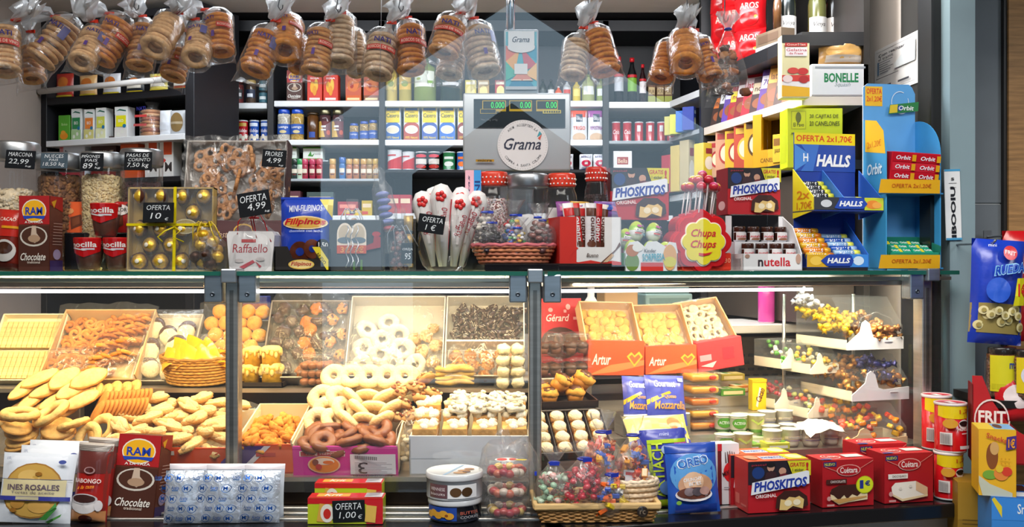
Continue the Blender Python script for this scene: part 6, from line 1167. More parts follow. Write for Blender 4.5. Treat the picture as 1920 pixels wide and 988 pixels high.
for (i0,j0,n,a,dx,dy) in ((-.08,.02,9,1.0,.0145,.002),(-.10,.055,6,.15,.022,.003),(.0,.065,8,1.1,.012,.004),(-.10,.10,5,.25,.024,.004),(.01,.115,8,1.15,.012,.004),(-.09,.145,5,.1,.020,.006),(.015,.16,9,1.2,.0115,.004),(-.09,.19,5,.2,.026,.002),(.03,.205,7,1.2,.012,.003)):
    for q in range(n):pl.append((1.12*(i0+dx*q),1.12*(j0-.008)+dy*q+.004*(q % 2),.024+.012*((q+int(j0*100)) % 2),.25*math.sin(q*2.1),a if a > .9 else .2*math.sin(q),PI/2+.3*math.sin(q*1.7) if a > .9 else .4*math.cos(q*2.2),1.4))
put('palmier','golden palmier biscuit piled in the tilted carton','biscuit','palmiers in the tilted carton',pm,T,pl)
T,w,h,t = clam('plastic_box','small clear box of brown biscuits in front of the palmiers',86,148,655,.30,.94-.05,.10)
riser(84,150,700,.30,.12,'clear-fronted block under the small brown biscuit box',zs=Z1D,col='d8cdbf',mat='metal')
put('brown_biscuit','brown biscuit in the small clear box','biscuit','brown biscuits in the small clear box',variants(f_disc('a8764a','b88858',.018,.006)),T,[(-.03+.02*i,.03+.03*j,.02+.012*k,.1*i,.1*j,i+j,1) for i in range(4) for j in range(2) for k in range(3)])
T,w,t = box_tray('pastry_bag_tray','clear bag of cream ovals dipped in chocolate',246,352,712,.42,.85,.26,.02,'e4ddd0','ece4d4',cat='bag of pastries',zs=Z2D)
m = M(); pillow(m,w,.27,.09,'ffffff',[('r',.45,.80,.55,.83,'3a5ac0')],'bagfilm',7); m.v = [(x,z,.03-y) for x,y,z in m.v]; part('bag_film',m,t)
def f_dip(k):
    m = M(); m.ell((0,0,0),(.028,.036,.014),16,10,'f0e2bc','sugar',lump=.08,seed=k); m.ell((0,.010,-.002),(.0295,.033,.0135),16,10,'4a2a1c','choc'); return m.mesh('dipped_pastry')
put('dipped_pastry','cream oval pastry with chocolate edge in the clear bag','pastry','dipped pastries in the clear bag',variants(f_dip),T,[(-.045,.10,.035,.3,0,.1,1.1),(.035,.105,.04,.3,0,-.15,1.15),(-.03,.04,.03,.2,.1,.6,1),(.03,.035,.03,.2,0,-.2,1),(0,.16,.03,.2,0,.4,1),(.05,.18,.03,.1,0,0,1),(-.05,.19,.03,.2,0,0,1)])
T,w,t = box_tray('bun_tray','round-edged clear tray of glossy orange buns behind the post',364,494,712,.44,1.0,.26,.045,'e8d8b8','f0dcb0',mat='acrylic',wrap=(.05,.06),zs=Z2D)
put('bun','glossy round bun in the clear tray behind the post','bun','round buns in the clear tray',variants(f_ball('e09a34','eba848',.0245)),T,[(-.078+.045*i+.02*(j % 2),.03+.042*j,.024+.004*((i+j) % 2),.1*i,.1*j,i*j,1) for i in range(4) for j in range(6)])
T,w,t = box_tray('chocolate_tray','big cellophane-wrapped tray of dark and orange chocolates',494,648,708,.42,1.0,.27,.05,'c8c0b4','8a8078',zs=Z2D)
put('chocolate_piece','chocolate and orange piece in the big cellophane-wrapped tray','sweet','chocolate pieces in the cellophane tray',variants(f_ball('3c241a','4a2c20',.022,'choc',.5,.75),2)+variants(f_ball('d98430','c87428',.020,'food',.5,.7),1)+variants(f_bent('4a2a1c','3a2018',.05,.015,'choc'),1)+variants(f_cluster(['c88a40','d8a050','5a3420'],.02,6),1),T,grid(5,6,-w*.44,w*.44,.02,.27,.03,.008,21,.5))
m = M(); n = 14
vs = [((i/n-.5)*w*1.03,.285*j/n,.075+.018*math.sin(i*1.3+j*.9)*math.sin(j*.7)+.010*math.sin(i*3.1-j*2.2)-(.05 if i in (0,n) else 0)) for j in range(n+1) for i in range(n+1)]
m.add(vs,[(j*(n+1)+i,j*(n+1)+i+1,(j+1)*(n+1)+i+1,(j+1)*(n+1)+i) for j in range(n) for i in range(n)],'ffffff','bagfilm',True); part('wrap',m,t)
T,w,t = box_tray('doughnut_box','white box of sugared ring pastries and pale rocks under film',650,832,712,.42,1.0,.28,.06,'d4d0cc','c8c4c0',wrap=(.062,.075),zs=Z2D)
put('sugared_ring','sugar-dusted ring pastry in the white film-wrapped box','pastry','sugared rings in the white box',variants(f_ring('d0c2ae','dcd0c0',.024,.012,'sugar')),T,[(-.10,.05,.03,.3,0,0,1),(-.10,.11,.03,.2,0,1,1),(-.095,.175,.03,.3,.1,2,1),(-.045,.08,.045,.5,0,0,.95),(-.01,.055,.035,.1,0,0,1),(.02,.10,.045,.2,.2,0,1.05),(.005,.155,.03,.3,0,0,1),(-.045,.14,.03,0,.2,0,1),(.06,.05,.035,.1,0,1,1),(-.03,.2,.03,0,0,0,1)])
put('almond_rock','pale brown almond biscuit at the right of the white box','biscuit','almond biscuits in the white box',variants(f_cluster(['d0a878','c89a68','e0c098'],.022,10)),T,[(.08,.10,.03,.1,0,0,1),(.115,.06,.03,0,.2,1,1),(.09,.15,.035,.2,0,2,1),(.12,.12,.03,0,0,3,1),(.055,.14,.03,.3,0,1,1),(.11,.18,.03,0,.3,1,.9)])
T,w,t = box_tray('pretzel_box','white box of striped chocolate pretzels over nut clusters',834,984,715,.42,1.0,.28,.06,'d4ceca','cfcbc6',wrap=(.064,.066),zs=Z2D)
m = M(); m.box(-w/2,w/2,.118,.124,0,.06,'f2eee8'); m.box(-w/2-.001,-w/2,0,.28,0,.06,'6a4a44'); part('divider',m,t)
put('chocolate_pretzel','chocolate pretzel with white stripes in the divided white box','pretzel','chocolate pretzels in the divided box',variants(f_pretzel),T,[(-.085+.043*i+.012*(j % 2),.15+.030*j,.022+.010*((i+j) % 2),.5*math.sin(i*2+j),.4*math.cos(i+j*2),.7*i+j,.95) for i in range(5) for j in range(4)])
put('nut_cluster','golden nut cluster in the lower half of the divided white box','biscuit','nut clusters in the divided box',variants(f_cluster(['c07828','d08c38','8a5420','e0a850'],.021,14)),T,[(-.09+.045*i+.01*(j % 2),.02+.032*j,.025+.006*((i+j) % 2),.2,.1*i,i,1) for i in range(5) for j in range(3)])
b = bb(452,498,556,.70,1.05); solo('milk_carton',rb(M(),b.w,.12,.05,'28307a',[('r',0,.4,1,.8,'8a1c38'),('t','Pascual',.1,.5,.9,.72,'e8e0e8',{'b':.6})]),'dark blue and crimson carton peeping over the buns','carton',(b.x,.72,CZ-(556-494)*b.s-.12+.0))
riser(440,512,600,.71,.07,'block under the dark blue carton',zs=Z2D,col='5a5248',mat='metal')
# ---- middle step
zr = Z2D
tb,b,R,h = basket('round tan wicker basket of yellow crisp triangles',291,426,676,.335,zr-.0,.62,['d8a24c','c98e3a'],'a87028',1.22,rows=9)
tri = M()
for k in range(1):
    n = 7; vs = []; 
    for i in range(n+1):
        for j in range(n+1-i):u,v = i/n,j/n; vs.append((-.045+.10*u+.02*v,-.03+.075*v,.012*math.sin(3*u+2*v)+.006*math.sin(7*u)))
    idx = {}; q = 0
    for i in range(n+1):
        for j in range(n+1-i):idx[(i,j)] = q; q += 1
    fs = []
    for i in range(n):
        for j in range(n-i):
            fs.append((idx[(i,j)],idx[(i+1,j)],idx[(i,j+1)]))
            if j < n-i-1:fs.append((idx[(i+1,j)],idx[(i+1,j+1)],idx[(i,j+1)]))
    tri.add(vs,fs,'e8a428','candy',True); tri.add([(x,y,z-.006) for x,y,z in vs],[f[::-1] for f in fs],'d08a1c','candy',True)
tm = tri.mesh('crisp_triangle'); cz = b.loc+Vector((0,R*.62*1.22,.012)); tb.location.z += .012; tb.rotation_euler.x = .16
put('crisp_triangle','yellow crisp triangle in the round wicker basket','crisp pastry','crisp triangles in the round basket',[tm],Matrix.Translation(cz) @ Matrix.Rotation(.16,4,'X'),[(-.05,-.02,h*.95,.5,-.35,.3,1.15),(-.025,-.02,h*1.0,.55,-.3,.2,1.2),(.0,-.025,h*1.02,.6,-.2,.25,1.25),(.035,-.02,h*1.0,.5,-.1,.1,1.2),(.055,-.01,h*.95,.5,.2,-.2,1.1),(-.03,.02,h*1.15,.7,-.4,.5,1.2),(.01,.02,h*1.18,.7,-.35,.4,1.3),(.04,.02,h*1.05,.6,.2,0,1.1),(-.06,.02,h*.98,.5,-.6,0,1.1)])
T,w,t = box_tray('cake_tray','black plastic tray of yellow sponge cakes right of the left post',448,530,738,.345,0,.12,.016,'241c18','2c221c',cat='tray',zs=Z2D)
def f_cake(k):
    m = M(); m.lathe([(.027,0),(.028,.045),(.029,.05)],24,'eab83c','food',wob=lambda a,j:.03*math.sin(a*11+k)); m.ell((0,0,.050),(.031,.030,.013),16,8,'f2d88c','sugar',lump=.3,seed=k)
    for i in range(14):a = i*.45; m.ell((.030*math.cos(a),.030*math.sin(a),.046-.006*(i % 3)),(.006,.004,.010),6,5,'eed084','sugar')
    return m.mesh('sponge_cake')
put('sponge_cake','yellow sponge cake with frosted top on the black tray','cake','sponge cakes on the black tray',variants(f_cake),T,[(.022,.045,.006,0,0,0,1.08),(-.045,.06,.006,0,0,1,1),(.02,.045,.062,0,0,.5,.98),(-.04,.065,.060,0,0,2,.95)])
T,w,h,t = clam('plastic_box','clear box of round chocolates left of the assorted pastry tray',558,622,664,.345,Z2D,.10)
put('round_chocolate','round brown chocolate in the clear plastic box','chocolate','round chocolates in the clear box',variants(f_ball('8a5434','a86a44',.014,'choc',.15)),T,[(-.034+.023*i,.02+.026*j,.016+.024*k,0,0,i+j,1) for i in range(4) for j in range(3) for k in range(3)])
T,w,t = box_tray('pastry_tray','clear-topped tray of assorted ring pastries in the middle step',612,750,738,.34,.22,.14,.05,'4a3830','e0d8d0',mat='acrylic',wrap=(.055,.06),zs=Z2D)
put('assorted_pastry','assorted pale pastry in the clear-topped middle tray','pastry','assorted pastries in the middle tray',variants(f_ring('e8c078','f2dca8',.021,.0105,'sugar'),2)+variants(f_bent('d8a060','ecd8b0',.06,.012),2),T,[(-.085+.043*i,.03+.045*j,.03+.006*(i % 2),.2,0,.8*i+j,1.05) for i in range(5) for j in range(3)])
T,w,h,t = clam('plastic_box','clear hinged box of pale yellow finger biscuits',803,900,664,.34,Z2D,.12)
put('finger_biscuit','pale yellow finger biscuit lying in the clear hinged box','biscuit','finger biscuits in the clear hinged box',variants(f_bent('e0b860','eccb80',.10,.008)),T,[(.0,.02+.016*i,.014+.013*k,0,0,.06*math.sin(i*3+k),1.15) for i in range(6) for k in range(4)])
T,w,h,t = clam('plastic_box','tall clear box of white coconut cakes beside the middle post',926,990,664,.30,Z2D-.0,.10)
put('white_cake','white coconut cake in the tall clear box','cake','white cakes in the tall clear box',variants(f_ball('f2e4b8','f8f0d8',.020,'sugar',.4)),T,[(-.022+.042*i,.025+.045*j,.018+.032*k,0,0,i+k,1) for i in range(2) for j in range(2) for k in range(4)])
# ---- front row
# loose piles at the left on a sloping wire tray
T,w,t = box_tray('biscuit_tray','wide clear tray heaped with loose biscuits at the far left',-40,262,850,.06,.30,.30,.03,'d8ccb8','d8c8ac',mat='acrylic',zs=.76,cat='tray')
wedge(-1.56,-.95,.06,.33,Z1D,Z1D+.02,Z1D+.10,'sloping support under the loose biscuit tray')
def f_oval(k):m = M(); m.ell((0,0,0),(.055,.022+.004*k,.011),18,8,'e0a850','food',top='eec478',lump=.12,seed=k); return m.mesh('finger_cake')
RB = variants(f_disc('d59a4a','e8b866',.044,.0085,.06))
st = []
for (x,y,z,n,r1) in ((-.11,.035,.012,6,1.0),(-.02,.055,.012,5,1.05),(.03,.03,.01,2,.9)):
    for q in range(n):st.append((x+.004*math.sin(q*2.2),y+.004*math.cos(q*1.7),z+.0165*q,-.25+.06*math.sin(q),.1*math.sin(q*2+x*30),q,r1))
put('flat_biscuit','large flat golden biscuit stacked at the front of the left tray','biscuit','large flat biscuits at the left',RB,T,st)
put('ring_biscuit','big golden ring biscuit lying on the left stacks','biscuit','ring biscuits on the left stacks',variants(f_ring('dca050','f0c878',.034,.013)),T,[(-.11,.05,.125,-.2,.1,0,1.1),(-.045,.085,.11,-.3,-.3,1,1.15),(-.16,.06,.10,-.2,.2,0,1),(.02,.07,.085,-.3,-.3,0,.95),(.07,.04,.06,.2,-.9,1,.9),(.085,.09,.06,.3,-.8,1,.9)])
put('finger_cake','long pale finger cake heaped behind the left biscuit stacks','cake','finger cakes at the left',variants(f_oval),T,[(-.17+.035*i,.17+.03*j,.09+.02*((i+j) % 2)+.02*j,.1*i,-.2,1.0+.25*math.sin(i*2+j),1.0) for i in range(6) for j in range(3)])
ov = M(); ov.ell((0,0,0),(.030,.018,.0042),16,8,'c07a30','food',top='d08c40'); OV = [ov.mesh('oval_biscuit')]
put('oval_biscuit','thin brown oval biscuit in the leaning rows','biscuit','thin oval biscuits in rows',OV,T,[(.055+.0115*q,.145+.035*r_+.002*q,.085+.012*r_,.25,-.95,.5,1.35) for r_ in range(2) for q in range(11)])
put('dark_biscuit','golden oval biscuit leaning behind the finger cakes','biscuit','golden leaning biscuits',RB,T,[(.0+.025*q,.21+.006*q,.11+.004*(q % 2),.5,-.7,.4,.68) for q in range(6)])
def front_box(name,label,x0,x1,pyb,py_lip,col,inside,tilt,l,art_,back=None,cat='box',wrap=None,d=.045):
    p = P((x0+x1)/2,pyb,d); s = (CD+p.y)/F; fh = (pyb-py_lip)*s
    return box_tray(name,label,x0,x1,pyb,d,tilt,l,back or fh*1.1,col,inside,fh,art_,cat,wrap,zs=Z1D)
wedge(-.93,.05,.10,.33,Z1D-.003,Z1D,Z1D+.055,'low sloping support under the front pastry boxes')
T,w,t = front_box('pastry_box','orange carton of pale crescent pastries under clear film',188,442,880,826,'e8501c','f4d8a0',.22,.27,[('r',0,0,1,.95,'e4501e'),('e',.42,.62,.06,.22,'8a3a18'),('t','sard',.34,.12,.56,.42,'5a2410',{'b':.6}),('r',.36,.75,.56,.9,'e8ddd0'),('p',[(.86,0),(1,.75),(1,.95),(.9,.5)],'5a4aa0')],wrap=(.07,.11))
def f_crescent(k):
    m = M(); m.ell((0,0,0),(.041,.0145+.003*k,.013),14,8,'dcaa64','sugar',top='eccb92',lump=.45,seed=k*2.3); m.ell((.012,.006,.006),(.022,.011,.010),10,6,'ecc88c','sugar',lump=.4,seed=k); m.ell((-.016,-.004,.005),(.018,.010,.010),10,6,'e8c080','sugar',lump=.4,seed=k+4); return m.mesh('crescent_pastry')
CR = variants(f_crescent)
put('crescent_pastry','pale sugared crescent pastry in the orange carton','pastry','crescent pastries in the orange carton',CR,T,[(-w*.43+w*.86*((i+.5*(j % 2))/7),.020+.036*j,.060+.016*((i*2+j) % 3)+.006*j,.2*math.sin(i+j),.25*math.cos(i*2),.9*math.sin(i*1.7+j*2.3),1.05) for j in range(7) for i in range(7)])
T,w,t = front_box('pastry_box','purple and orange carton of golden fried knots',446,551,882,820,'e8582a','f6e0b4',.24,.26,[('p',[(0,.1),(.5,.95),(0,.95)],'4a2a78'),('p',[(.5,.95),(.62,.95),(.12,.1),(0,.1)],'e8e0e4'),('p',[(.64,.95),(1,.95),(1,.1),(.16,.1)],'e86438'),('t','sardanas',.2,.14,.75,.32,'7a2430',{'b':.6}),('r',.35,.62,.7,.74,'c84038')],back=.10)
put('fried_knot','golden fried knot pastry in the purple and orange carton','pastry','fried knots in the purple and orange carton',variants(f_knot),T,[(-w*.42+w*.84*((i+.5*(j % 2))/5),.02+.040*j,.070+.012*((i+j) % 2),.4*math.sin(i*3+j),.4*math.cos(i+j*2),i*1.3+j,1.25) for j in range(5) for i in range(5)])
pink = [('r',0,0,1,.97,'d8289c'),('r',0,.92,1,1,'e85ab4'),('r',.07,.66,.50,.84,'f2ece4'),('r',.08,.675,.49,.825,'b03038'),('t','Cabezas Rivas',.13,.69,.44,.80,'f0e4d8',{'rot':PI}),('r',.22,.85,.36,.89,'e8e0dc'),('e',.30,.38,.155,.30,'f0c8a0'),('e',.30,.38,.14,.27,'f08a28'),('e',.30,.50,.10,.12,'f4e8d8'),('e',.34,.47,.05,.06,'e87820'),('e',.22,.48,.03,.10,'8a4a3a'),('e',.25,.32,.03,.10,'c83830'),('r',.55,.06,.98,.76,'e8e8ee')]+[('r',.59+.010*k,.60,.594+.010*k+.004*(k % 2),.72,'505058') for k in range(22)]+[('r',.60,.14+.055*k,.95-.05*(k % 3),.16+.055*k,'a0a0aa') for k in range(8)]+[('t','3',.63,.16,.72,.56,'22222a',{'rot':PI}),('t','ROSQUITOS FRITOS',.58,.07,.95,.13,'50505a',{'rot':PI,'b':.5})]
T,w,t = front_box('doughnut_box','bright pink carton of chocolate ring doughnuts with upside-down label',550,747,890,832,'d8289c','f0dcb8',.24,.27,pink,back=.09)
dk = variants(f_ring('6a3a20','8a5030',.0215,.0135,'choc',.15)); lt = variants(f_ring('e8c080','f2dca8',.0215,.0135,'sugar',.15))
put('chocolate_doughnut','chocolate-coated ring doughnut at the front of the pink carton','doughnut','chocolate doughnuts in the pink carton',dk,T,[(-w*.34+w*.68*((i+.5*(j % 2))/5.5),.03+.042*j,.072+.012*((i+j) % 2),.5*math.sin(i*2.3+j),.4*math.cos(i*1.9+j*2),i,1.12) for j in range(3) for i in range(6)])
put('sugar_doughnut','pale glazed ring doughnut at the back of the pink carton','doughnut','pale doughnuts in the pink carton',lt,T,[(-w*.36+w*.72*((i+.5*(j % 2))/4.5),.155+.042*j,.090+.018*j,.85,.1*math.sin(i),i,1.2) for j in range(3) for i in range(5)])
put('stacked_doughnut','pale ring doughnut in the row above the pink carton','doughnut','doughnuts in the top row',lt,Matrix.Translation((P(690,750,.30).x,.30,Z1D+.215)),[(-.10+.052*i,.02*j,.02-.045*j,1.0,0,0,1.15) for i in range(5) for j in range(2)])
riser(625,800,762,.30,.02,'clear-fronted strip behind the pink carton',zs=Z1D,col='e4d8c8',mat='acrylic')
put('nut_ring','ring biscuit rolled in chopped nuts beside the pink carton','biscuit','nut rings beside the pink carton',variants(f_cluster(['c89a60','b87a48','e0c090','8a4a30'],.028,22)),Matrix.Translation((P(775,760,.20).x,.20,Z1D+.10)),[(-.045,.05,.10,.5,.2,0,1),(.0,.06,.11,.5,-.2,1,1),(-.03,.02,.065,.4,0,2,1),(.02,.03,.075,.5,0,3,1),(.03,.08,.13,.6,0,4,1),(-.01,-.01,.035,.4,.2,5,1),(.035,.0,.04,.4,-.2,1,.95),(.05,.05,.09,.5,0,2,1),(-.05,.0,.03,.3,0,2,1)])
b = riser(752,800,775,.19,.10,'pale block under the nut ring biscuits',zs=Z1D,col='e0d4c0',mat='card')
t,w,h,th = cello('biscuit_bag','small clear bag of pale biscuits between the pink and white cartons','bag of biscuits',742,790,772,.07,Z1D+.02,.74,'d8c8b0',.9,.05)
inner_balls(t,14,w,h*.6,th,['e8d4a8','f0e4c8','d8c090'],.012,'sugar',31,'biscuits',True,.6)
T,w,t = front_box('cake_box','long white carton of coconut-topped cake slices',768,992,888,812,'dfe4ee','f2ead8',.16,.26,[('r',0,.42,1,.44,'c4ccd8'),('e',.55,.36,.25,.12,'e4eaf2')],back=.10)
put('cake_slice','layered cake slice with white coconut top in the white carton','cake','cake slices in the white carton',variants(f_square('d8a45c',['fbf4e2','f4e6c4','f8ecd0'],.066,.062)),T,[(-w*.375+w*.25*i,.045+.068*j,.075+.012*j,0,0,.06*math.sin(i*3+j),1.0) for i in range(4) for j in range(3)])
put('meringue','lump of white meringue on the cake slices','meringue','meringues on the cake slices',variants(f_cluster(['f8f0dc','f4e4bc','fff8ea'],.030,16,'sugar')),T,[(-.03+.05*i,.10+.05*j,.155+.012*j,.1,0,i,1) for i in range(4) for j in range(2)])
# ================================================================ right-hand half of the counter
zms = .9625
def bxr(x0,x1,py,d,tilt,l,h,col,inside,label,art_=None,front=None,wrap=None,name='biscuit_box',zs=None,roll=0,mat='card',cat='box'):return box_tray(name,label,x0,x1,py,d,tilt,l,h,col,inside,front,art_,cat,wrap,None,mat,zs)
b = bb(1010,1097,562,.50,zms); t = thing('biscuit_box','red biscuit box with heart logo and oval window standing at the back','box',b.loc,b.rz,rot=(-.18,0,b.rz)); w,h = b.w*1.05,b.h*1.03; m = M(); rb(m,w,h,.04,'c81c24',[('t','Gérard',.22,.68,.72,.78,'f0dcd8',{'i':.3,'b':.6}),('e',.32,.84,.05,.03,'e8a0a0'),('e',.7,.88,.05,.04,'e8a0a0'),('r',.8,.70,.9,.74,'e8a0a0'),('r',.6,.80,.66,.84,'e8a0a0'),('e',.5,.38,.42,.22,'4a2418')]); part('box',m,t)
for k in range(7):q = M(); q.rbox(-.011,.011,-.003,0,-.026,.026,('7a4a28','5a3420','8a5a34')[k % 3],'choc',.002,1); o = part('window_biscuit',q,t,(-w*.28+w*.095*k,-.001,h*.39),(0,.35*(-1)**k,0))
zsb = riser(1010,1112,708,.30,.13,'block under the clear boxes of dark muffins',zs=.80,col='c8beb0',mat='metal')
for i,(x0,x1) in enumerate(((1010,1060),(1062,1112))):
    for j in range(2):
        T,w,h,t = clam('plastic_box','clear box of dark muffins, %s %s' % (('upper','lower')[1-j],('left','right')[i]),x0,x1,670 if j == 0 else 625,.305,zsb+.0625*j,.10)
        t['label'] = 'clear box of dark muffins, %s one on the %s side' % (('lower','upper')[j],('left','right')[i])
        b_h = .06; put('dark_muffin','dark chocolate muffin in the stacked clear boxes','muffin','dark muffins in the clear boxes',variants(f_muffin('7a4a34','5c3826')),T,[(-.019+.038*q,.03+.045*r_,.006,0,0,q,.80) for q in range(2) for r_ in range(2)])
T,w,t = bxr(1008,1125,770,.165,.12,.11,.02,'2a1a16','3a241c','dark tray of chocolate-topped muffins',name='muffin_tray',cat='tray',zs=.893)
riser(1006,1126,768,.165,.11,'block under the chocolate-topped muffins',zs=.77,col='4a3a32',mat='metal')
put('chocolate_muffin','golden muffin with dripping chocolate top on the dark tray','muffin','chocolate-topped muffins on the dark tray',variants(f_muffin('d08830','e0a040','5a3018')),T,[(-.045,.04,.006,0,0,0,1.05),(.03,.04,.006,0,0,1,1.15),(-.055,.09,.01,0,.1,2,1.1),(.0,.085,.02,0,0,0,1.1),(.055,.09,.02,.1,0,1,1.2),(-.02,.05,.042,.5,.3,1,1.1),(.045,.055,.045,.4,-.3,2,1.2)])
T,w,t = bxr(1004,1152,838,.05,.72,.15,.03,'2c2420','382c26','black divided tray of little cream cakes in paper cups',name='cake_tray',cat='tray',zs=.772)
m = M()
for k in (1,2,3):m.box(-w/2+w*k/4-.001,-w/2+w*k/4+.001,.004,.146,0,.026,'2c2420')
part('divider',m,t)
def f_little(k):m = M(); m.rbox(-.021,.021,-.019,.019,0,.022,'c48a48','food',.006,3); m.ell((0,0,.022),(.022,.020,.013),14,8,'f2d8a0','sugar',top='f8e8c4',lump=.2,seed=k); return m.mesh('cream_cake')
put('cream_cake','little cream cake in the black divided tray','cake','cream cakes in the black divided tray',variants(f_little),T,[(-w*.375+w*.25*i,.022+.036*j,.006,0,0,.1*math.sin(i+j*3),.9) for i in range(4) for j in range(4)])
# three red and orange biscuit boxes resting on the mid shelf
def biscbox(x0,x1,pyb,lip,d,tilt,l,roll,col,label,pieces,pn,plabel,pgroup,n,art_=None):
    c = (x0+x1)/2; w = pw(x0,x1,d)*.97; T = frame(c,pyb,d,0) @ Matrix.Rotation(roll,4,'Y'); T = Matrix.Translation((0,0,zms-T.translation.z+abs(roll)*w*.5)) @ T
    fh = (pyb-lip)*(CD+Yd(c,d))/F; T2 = T @ Matrix.Translation((0,0,0)) @ Matrix.Rotation(tilt,4,'X')
    t = thing('biscuit_box',label,'box'); t.matrix_world = T; m = M(); m.rbox(-w/2,w/2,0,.05,0,fh,col,'card',.002,1)
    m.art(art_ or [('r',0,0,1,1,'e8582e'),('p',[(0,0),(.4,.3),(1,.45),(1,.3),(.5,.1)],'f08a50'),('t','Artur',.06,.30,.40,.62,'f6e8d8',{'i':.3,'b':.8}),('p',[(.68,.55),(.76,.68),(.82,.58),(.9,.7),(.97,.55),(.82,.25)],'e0b83c'),('p',[(.72,.54),(.77,.61),(.82,.52),(.89,.62),(.93,.54),(.82,.32)],'e8683c')],ffront(w,fh)); part('front_panel',m,t)
    U = Matrix.Translation((0,.052,fh*.55)) @ Matrix.Rotation(tilt,4,'X'); m = tray_mesh(w,l,.045,col,'d8b080'); m.T = None; m.v = [tuple(U @ Vector(v)) for v in m.v]; part('tray',m,t)
    q = film_sheet('w',None,w,l,.048,.05,sag=.002,over=-.002); q.v = [tuple(U @ Vector(v)) for v in q.v]; part('window',q,t)
    nx = n; put(pn,plabel,'biscuit',pgroup,pieces,T @ U,[(-w*.40+w*.80*(i+.5*(j % 2))/nx,.02+.027*j,.022+.008*((i+j) % 2),.4*math.sin(i*2.1+j),.35*math.cos(i+j*1.7),i+j,1) for j in range(int(l/.030)) for i in range(nx)])
biscbox(1098,1212,704,640,.315,.95,.165,.03,'e0502c','orange-red box of round yellow biscuits, left of the three slanted boxes',variants(f_ball('dc9c34','e8b04c',.0165,'food',.1,.6),2)+variants(f_disc('d0922c','dca440',.018,.007)),'round_biscuit','round yellow biscuit in the left slanted box','biscuits in the left slanted box',6)
biscbox(1206,1312,694,642,.33,.95,.165,-.02,'d84a34','orange-red box of smiling biscuits, middle of the three slanted boxes',variants(f_disc('dca03c','e4b050',.018,.006,.04)),'smiling_biscuit','flat yellow biscuit in the middle slanted box','biscuits in the middle slanted box',6)
biscbox(1306,1402,684,628,.34,.80,.18,-.13,'d8383c','pinkish red box of cut-out biscuits, tilted at the right of the three',variants(f_ring('e8cc98','f0dcb0',.013,.0055,'sugar',.2))[:2]+variants(f_disc('e8cc98','eed8ac',.017,.005),1),'shaped_biscuit','pale cut-out biscuit in the pinkish red tilted box','biscuits in the tilted right box',6,art_=[('r',.05,.35,.3,.55,'e89aa0'),('r',.55,.3,.8,.7,'c02c38'),('p',[(.05,.2),(.4,.3),(.3,.1)],'f0c0c0')])
# chilled goods on the stepped deck
def zd(d):return [z for y0,z in DR if d >= y0-.001][-1]
for k,(x0,x1,yt,lb,r_) in enumerate(((1168,1226,704,'blue bag of grated cheese half hidden by another one',.08),(1212,1292,702,'blue bag of grated cheese with its whole front showing',.05))):
    pouch('cheese_bag',lb,'bag of cheese',x0,x1,yt,.20-.02*k,.83,[('r',0,0,1,1,'4a52b8'),('p',[(.0,.40),(.6,.62),(.55,.66),(0,.5)],'f0c838'),('t','Gourmet',.18,.74,.72,.88,'f2f4fa',{'b':.8}),('t','Queso',.4,.50,.72,.60,'e8b030',{'b':.4}),('t','Mozzarella',.14,.30,.94,.46,'e8a42c',{'i':.2,'b':.8}),('r',.8,.86,.94,.93,'e8ecf4')],'4a52b8',.04,lean=.35,seed=k,roll=r_)
riser(1165,1300,776,.19,.08,'pale block under the blue cheese bags',zs=.80,col='d8d2ca',mat='metal')
pouch('cheese_bag','large yellow and blue bag of sliced cheese lying in front','bag of cheese',1180,1306,768,.075,.775,[('r',0,0,1,.3,'3a48b0'),('p',[(0,.3),(1,.3),(1,1),(.6,.8),(0,.9)],'f2e06a'),('e',.75,.65,.12,.18,'c87838'),('e',.86,.45,.09,.1,'3a48b0'),('r',.1,.4,.6,.5,'e8f0c0')],'ece4b0',.05,lean=.7,seed=9)
for k in range(5):T,w,h,t = clam('plastic_box','orange-tinted clear box of cut fruit, %s from the bottom' % ORD[k],1292,1358,700,.26,.80,.10) if 0 else (0,0,0,0)
for k in range(5):
    q = P(1325,700,.23); m = M(); zz = .80+.036*k; T = Matrix.Translation((q.x,q.y,zz)) @ Matrix.Rotation(.24,4,'Z'); t = thing('fruit_box','clear box of orange dessert, %s from the bottom of the stack' % ORD[k],'plastic box'); t.matrix_world = T
    m.rbox(-.049,.049,0,.09,0,.034,'ffffff','acrylic',.010,3); part('shell',m,t); m = M(); m.rbox(-.044,.044,.005,.085,.003,.024,('e89428','f0b038','e07c20','f0a838','e8a030')[k],'candy',.008,3); m.ell((.02,.0,.016),(.012,.004,.008),8,6,'d84028','candy'); part('dessert',m,t)
m = M(); w = .034; rb(m,.048,.098,.03,'f4cc14',[('p',[(.25,.15),(.5,.75),(.62,.72),(.38,.1)],'f4ecd8'),('t','Cacao',.1,.4,1.0,.6,'6a2c10',{'i':.3,'b':.8,'rot':1.2,'asp':.5}),('r',0,.9,1,1,'e8b810')],top=[('r',.1,.1,.9,.9,'e0b010')]); q = P(1424,745,.33); solo('milk_carton',m,'small yellow cocoa milk carton with a drinking straw picture','carton',(q.x,q.y,zd(.33)),.2)
for k,(px,d,c_,lb) in enumerate(((1375,.43,'5a9a30','green and orange flat pack behind the yoghurts'),(1400,.50,'e0882c','orange striped flat pack behind the yoghurts'),(1440,.44,'d86028','orange-red flat pack beside the yellow carton'),(1375,.54,'b8a038','yellow-green flat pack nearest the vent grille'))):
    q = P(px,740,d); m = M(); rb(m,.085,.022,.06,c_,[('r',.1,.2,.9,.7,'f0d8a0')],top=[('r',.05,.1,.45,.9,'f4e4b8'),('r',.55,.1,.95,.9,'e8c870'),('e',.3,.5,.1,.3,'5a9030')]); solo('flat_pack',m,lb,'packet',(q.x,q.y,zd(d)),.24)
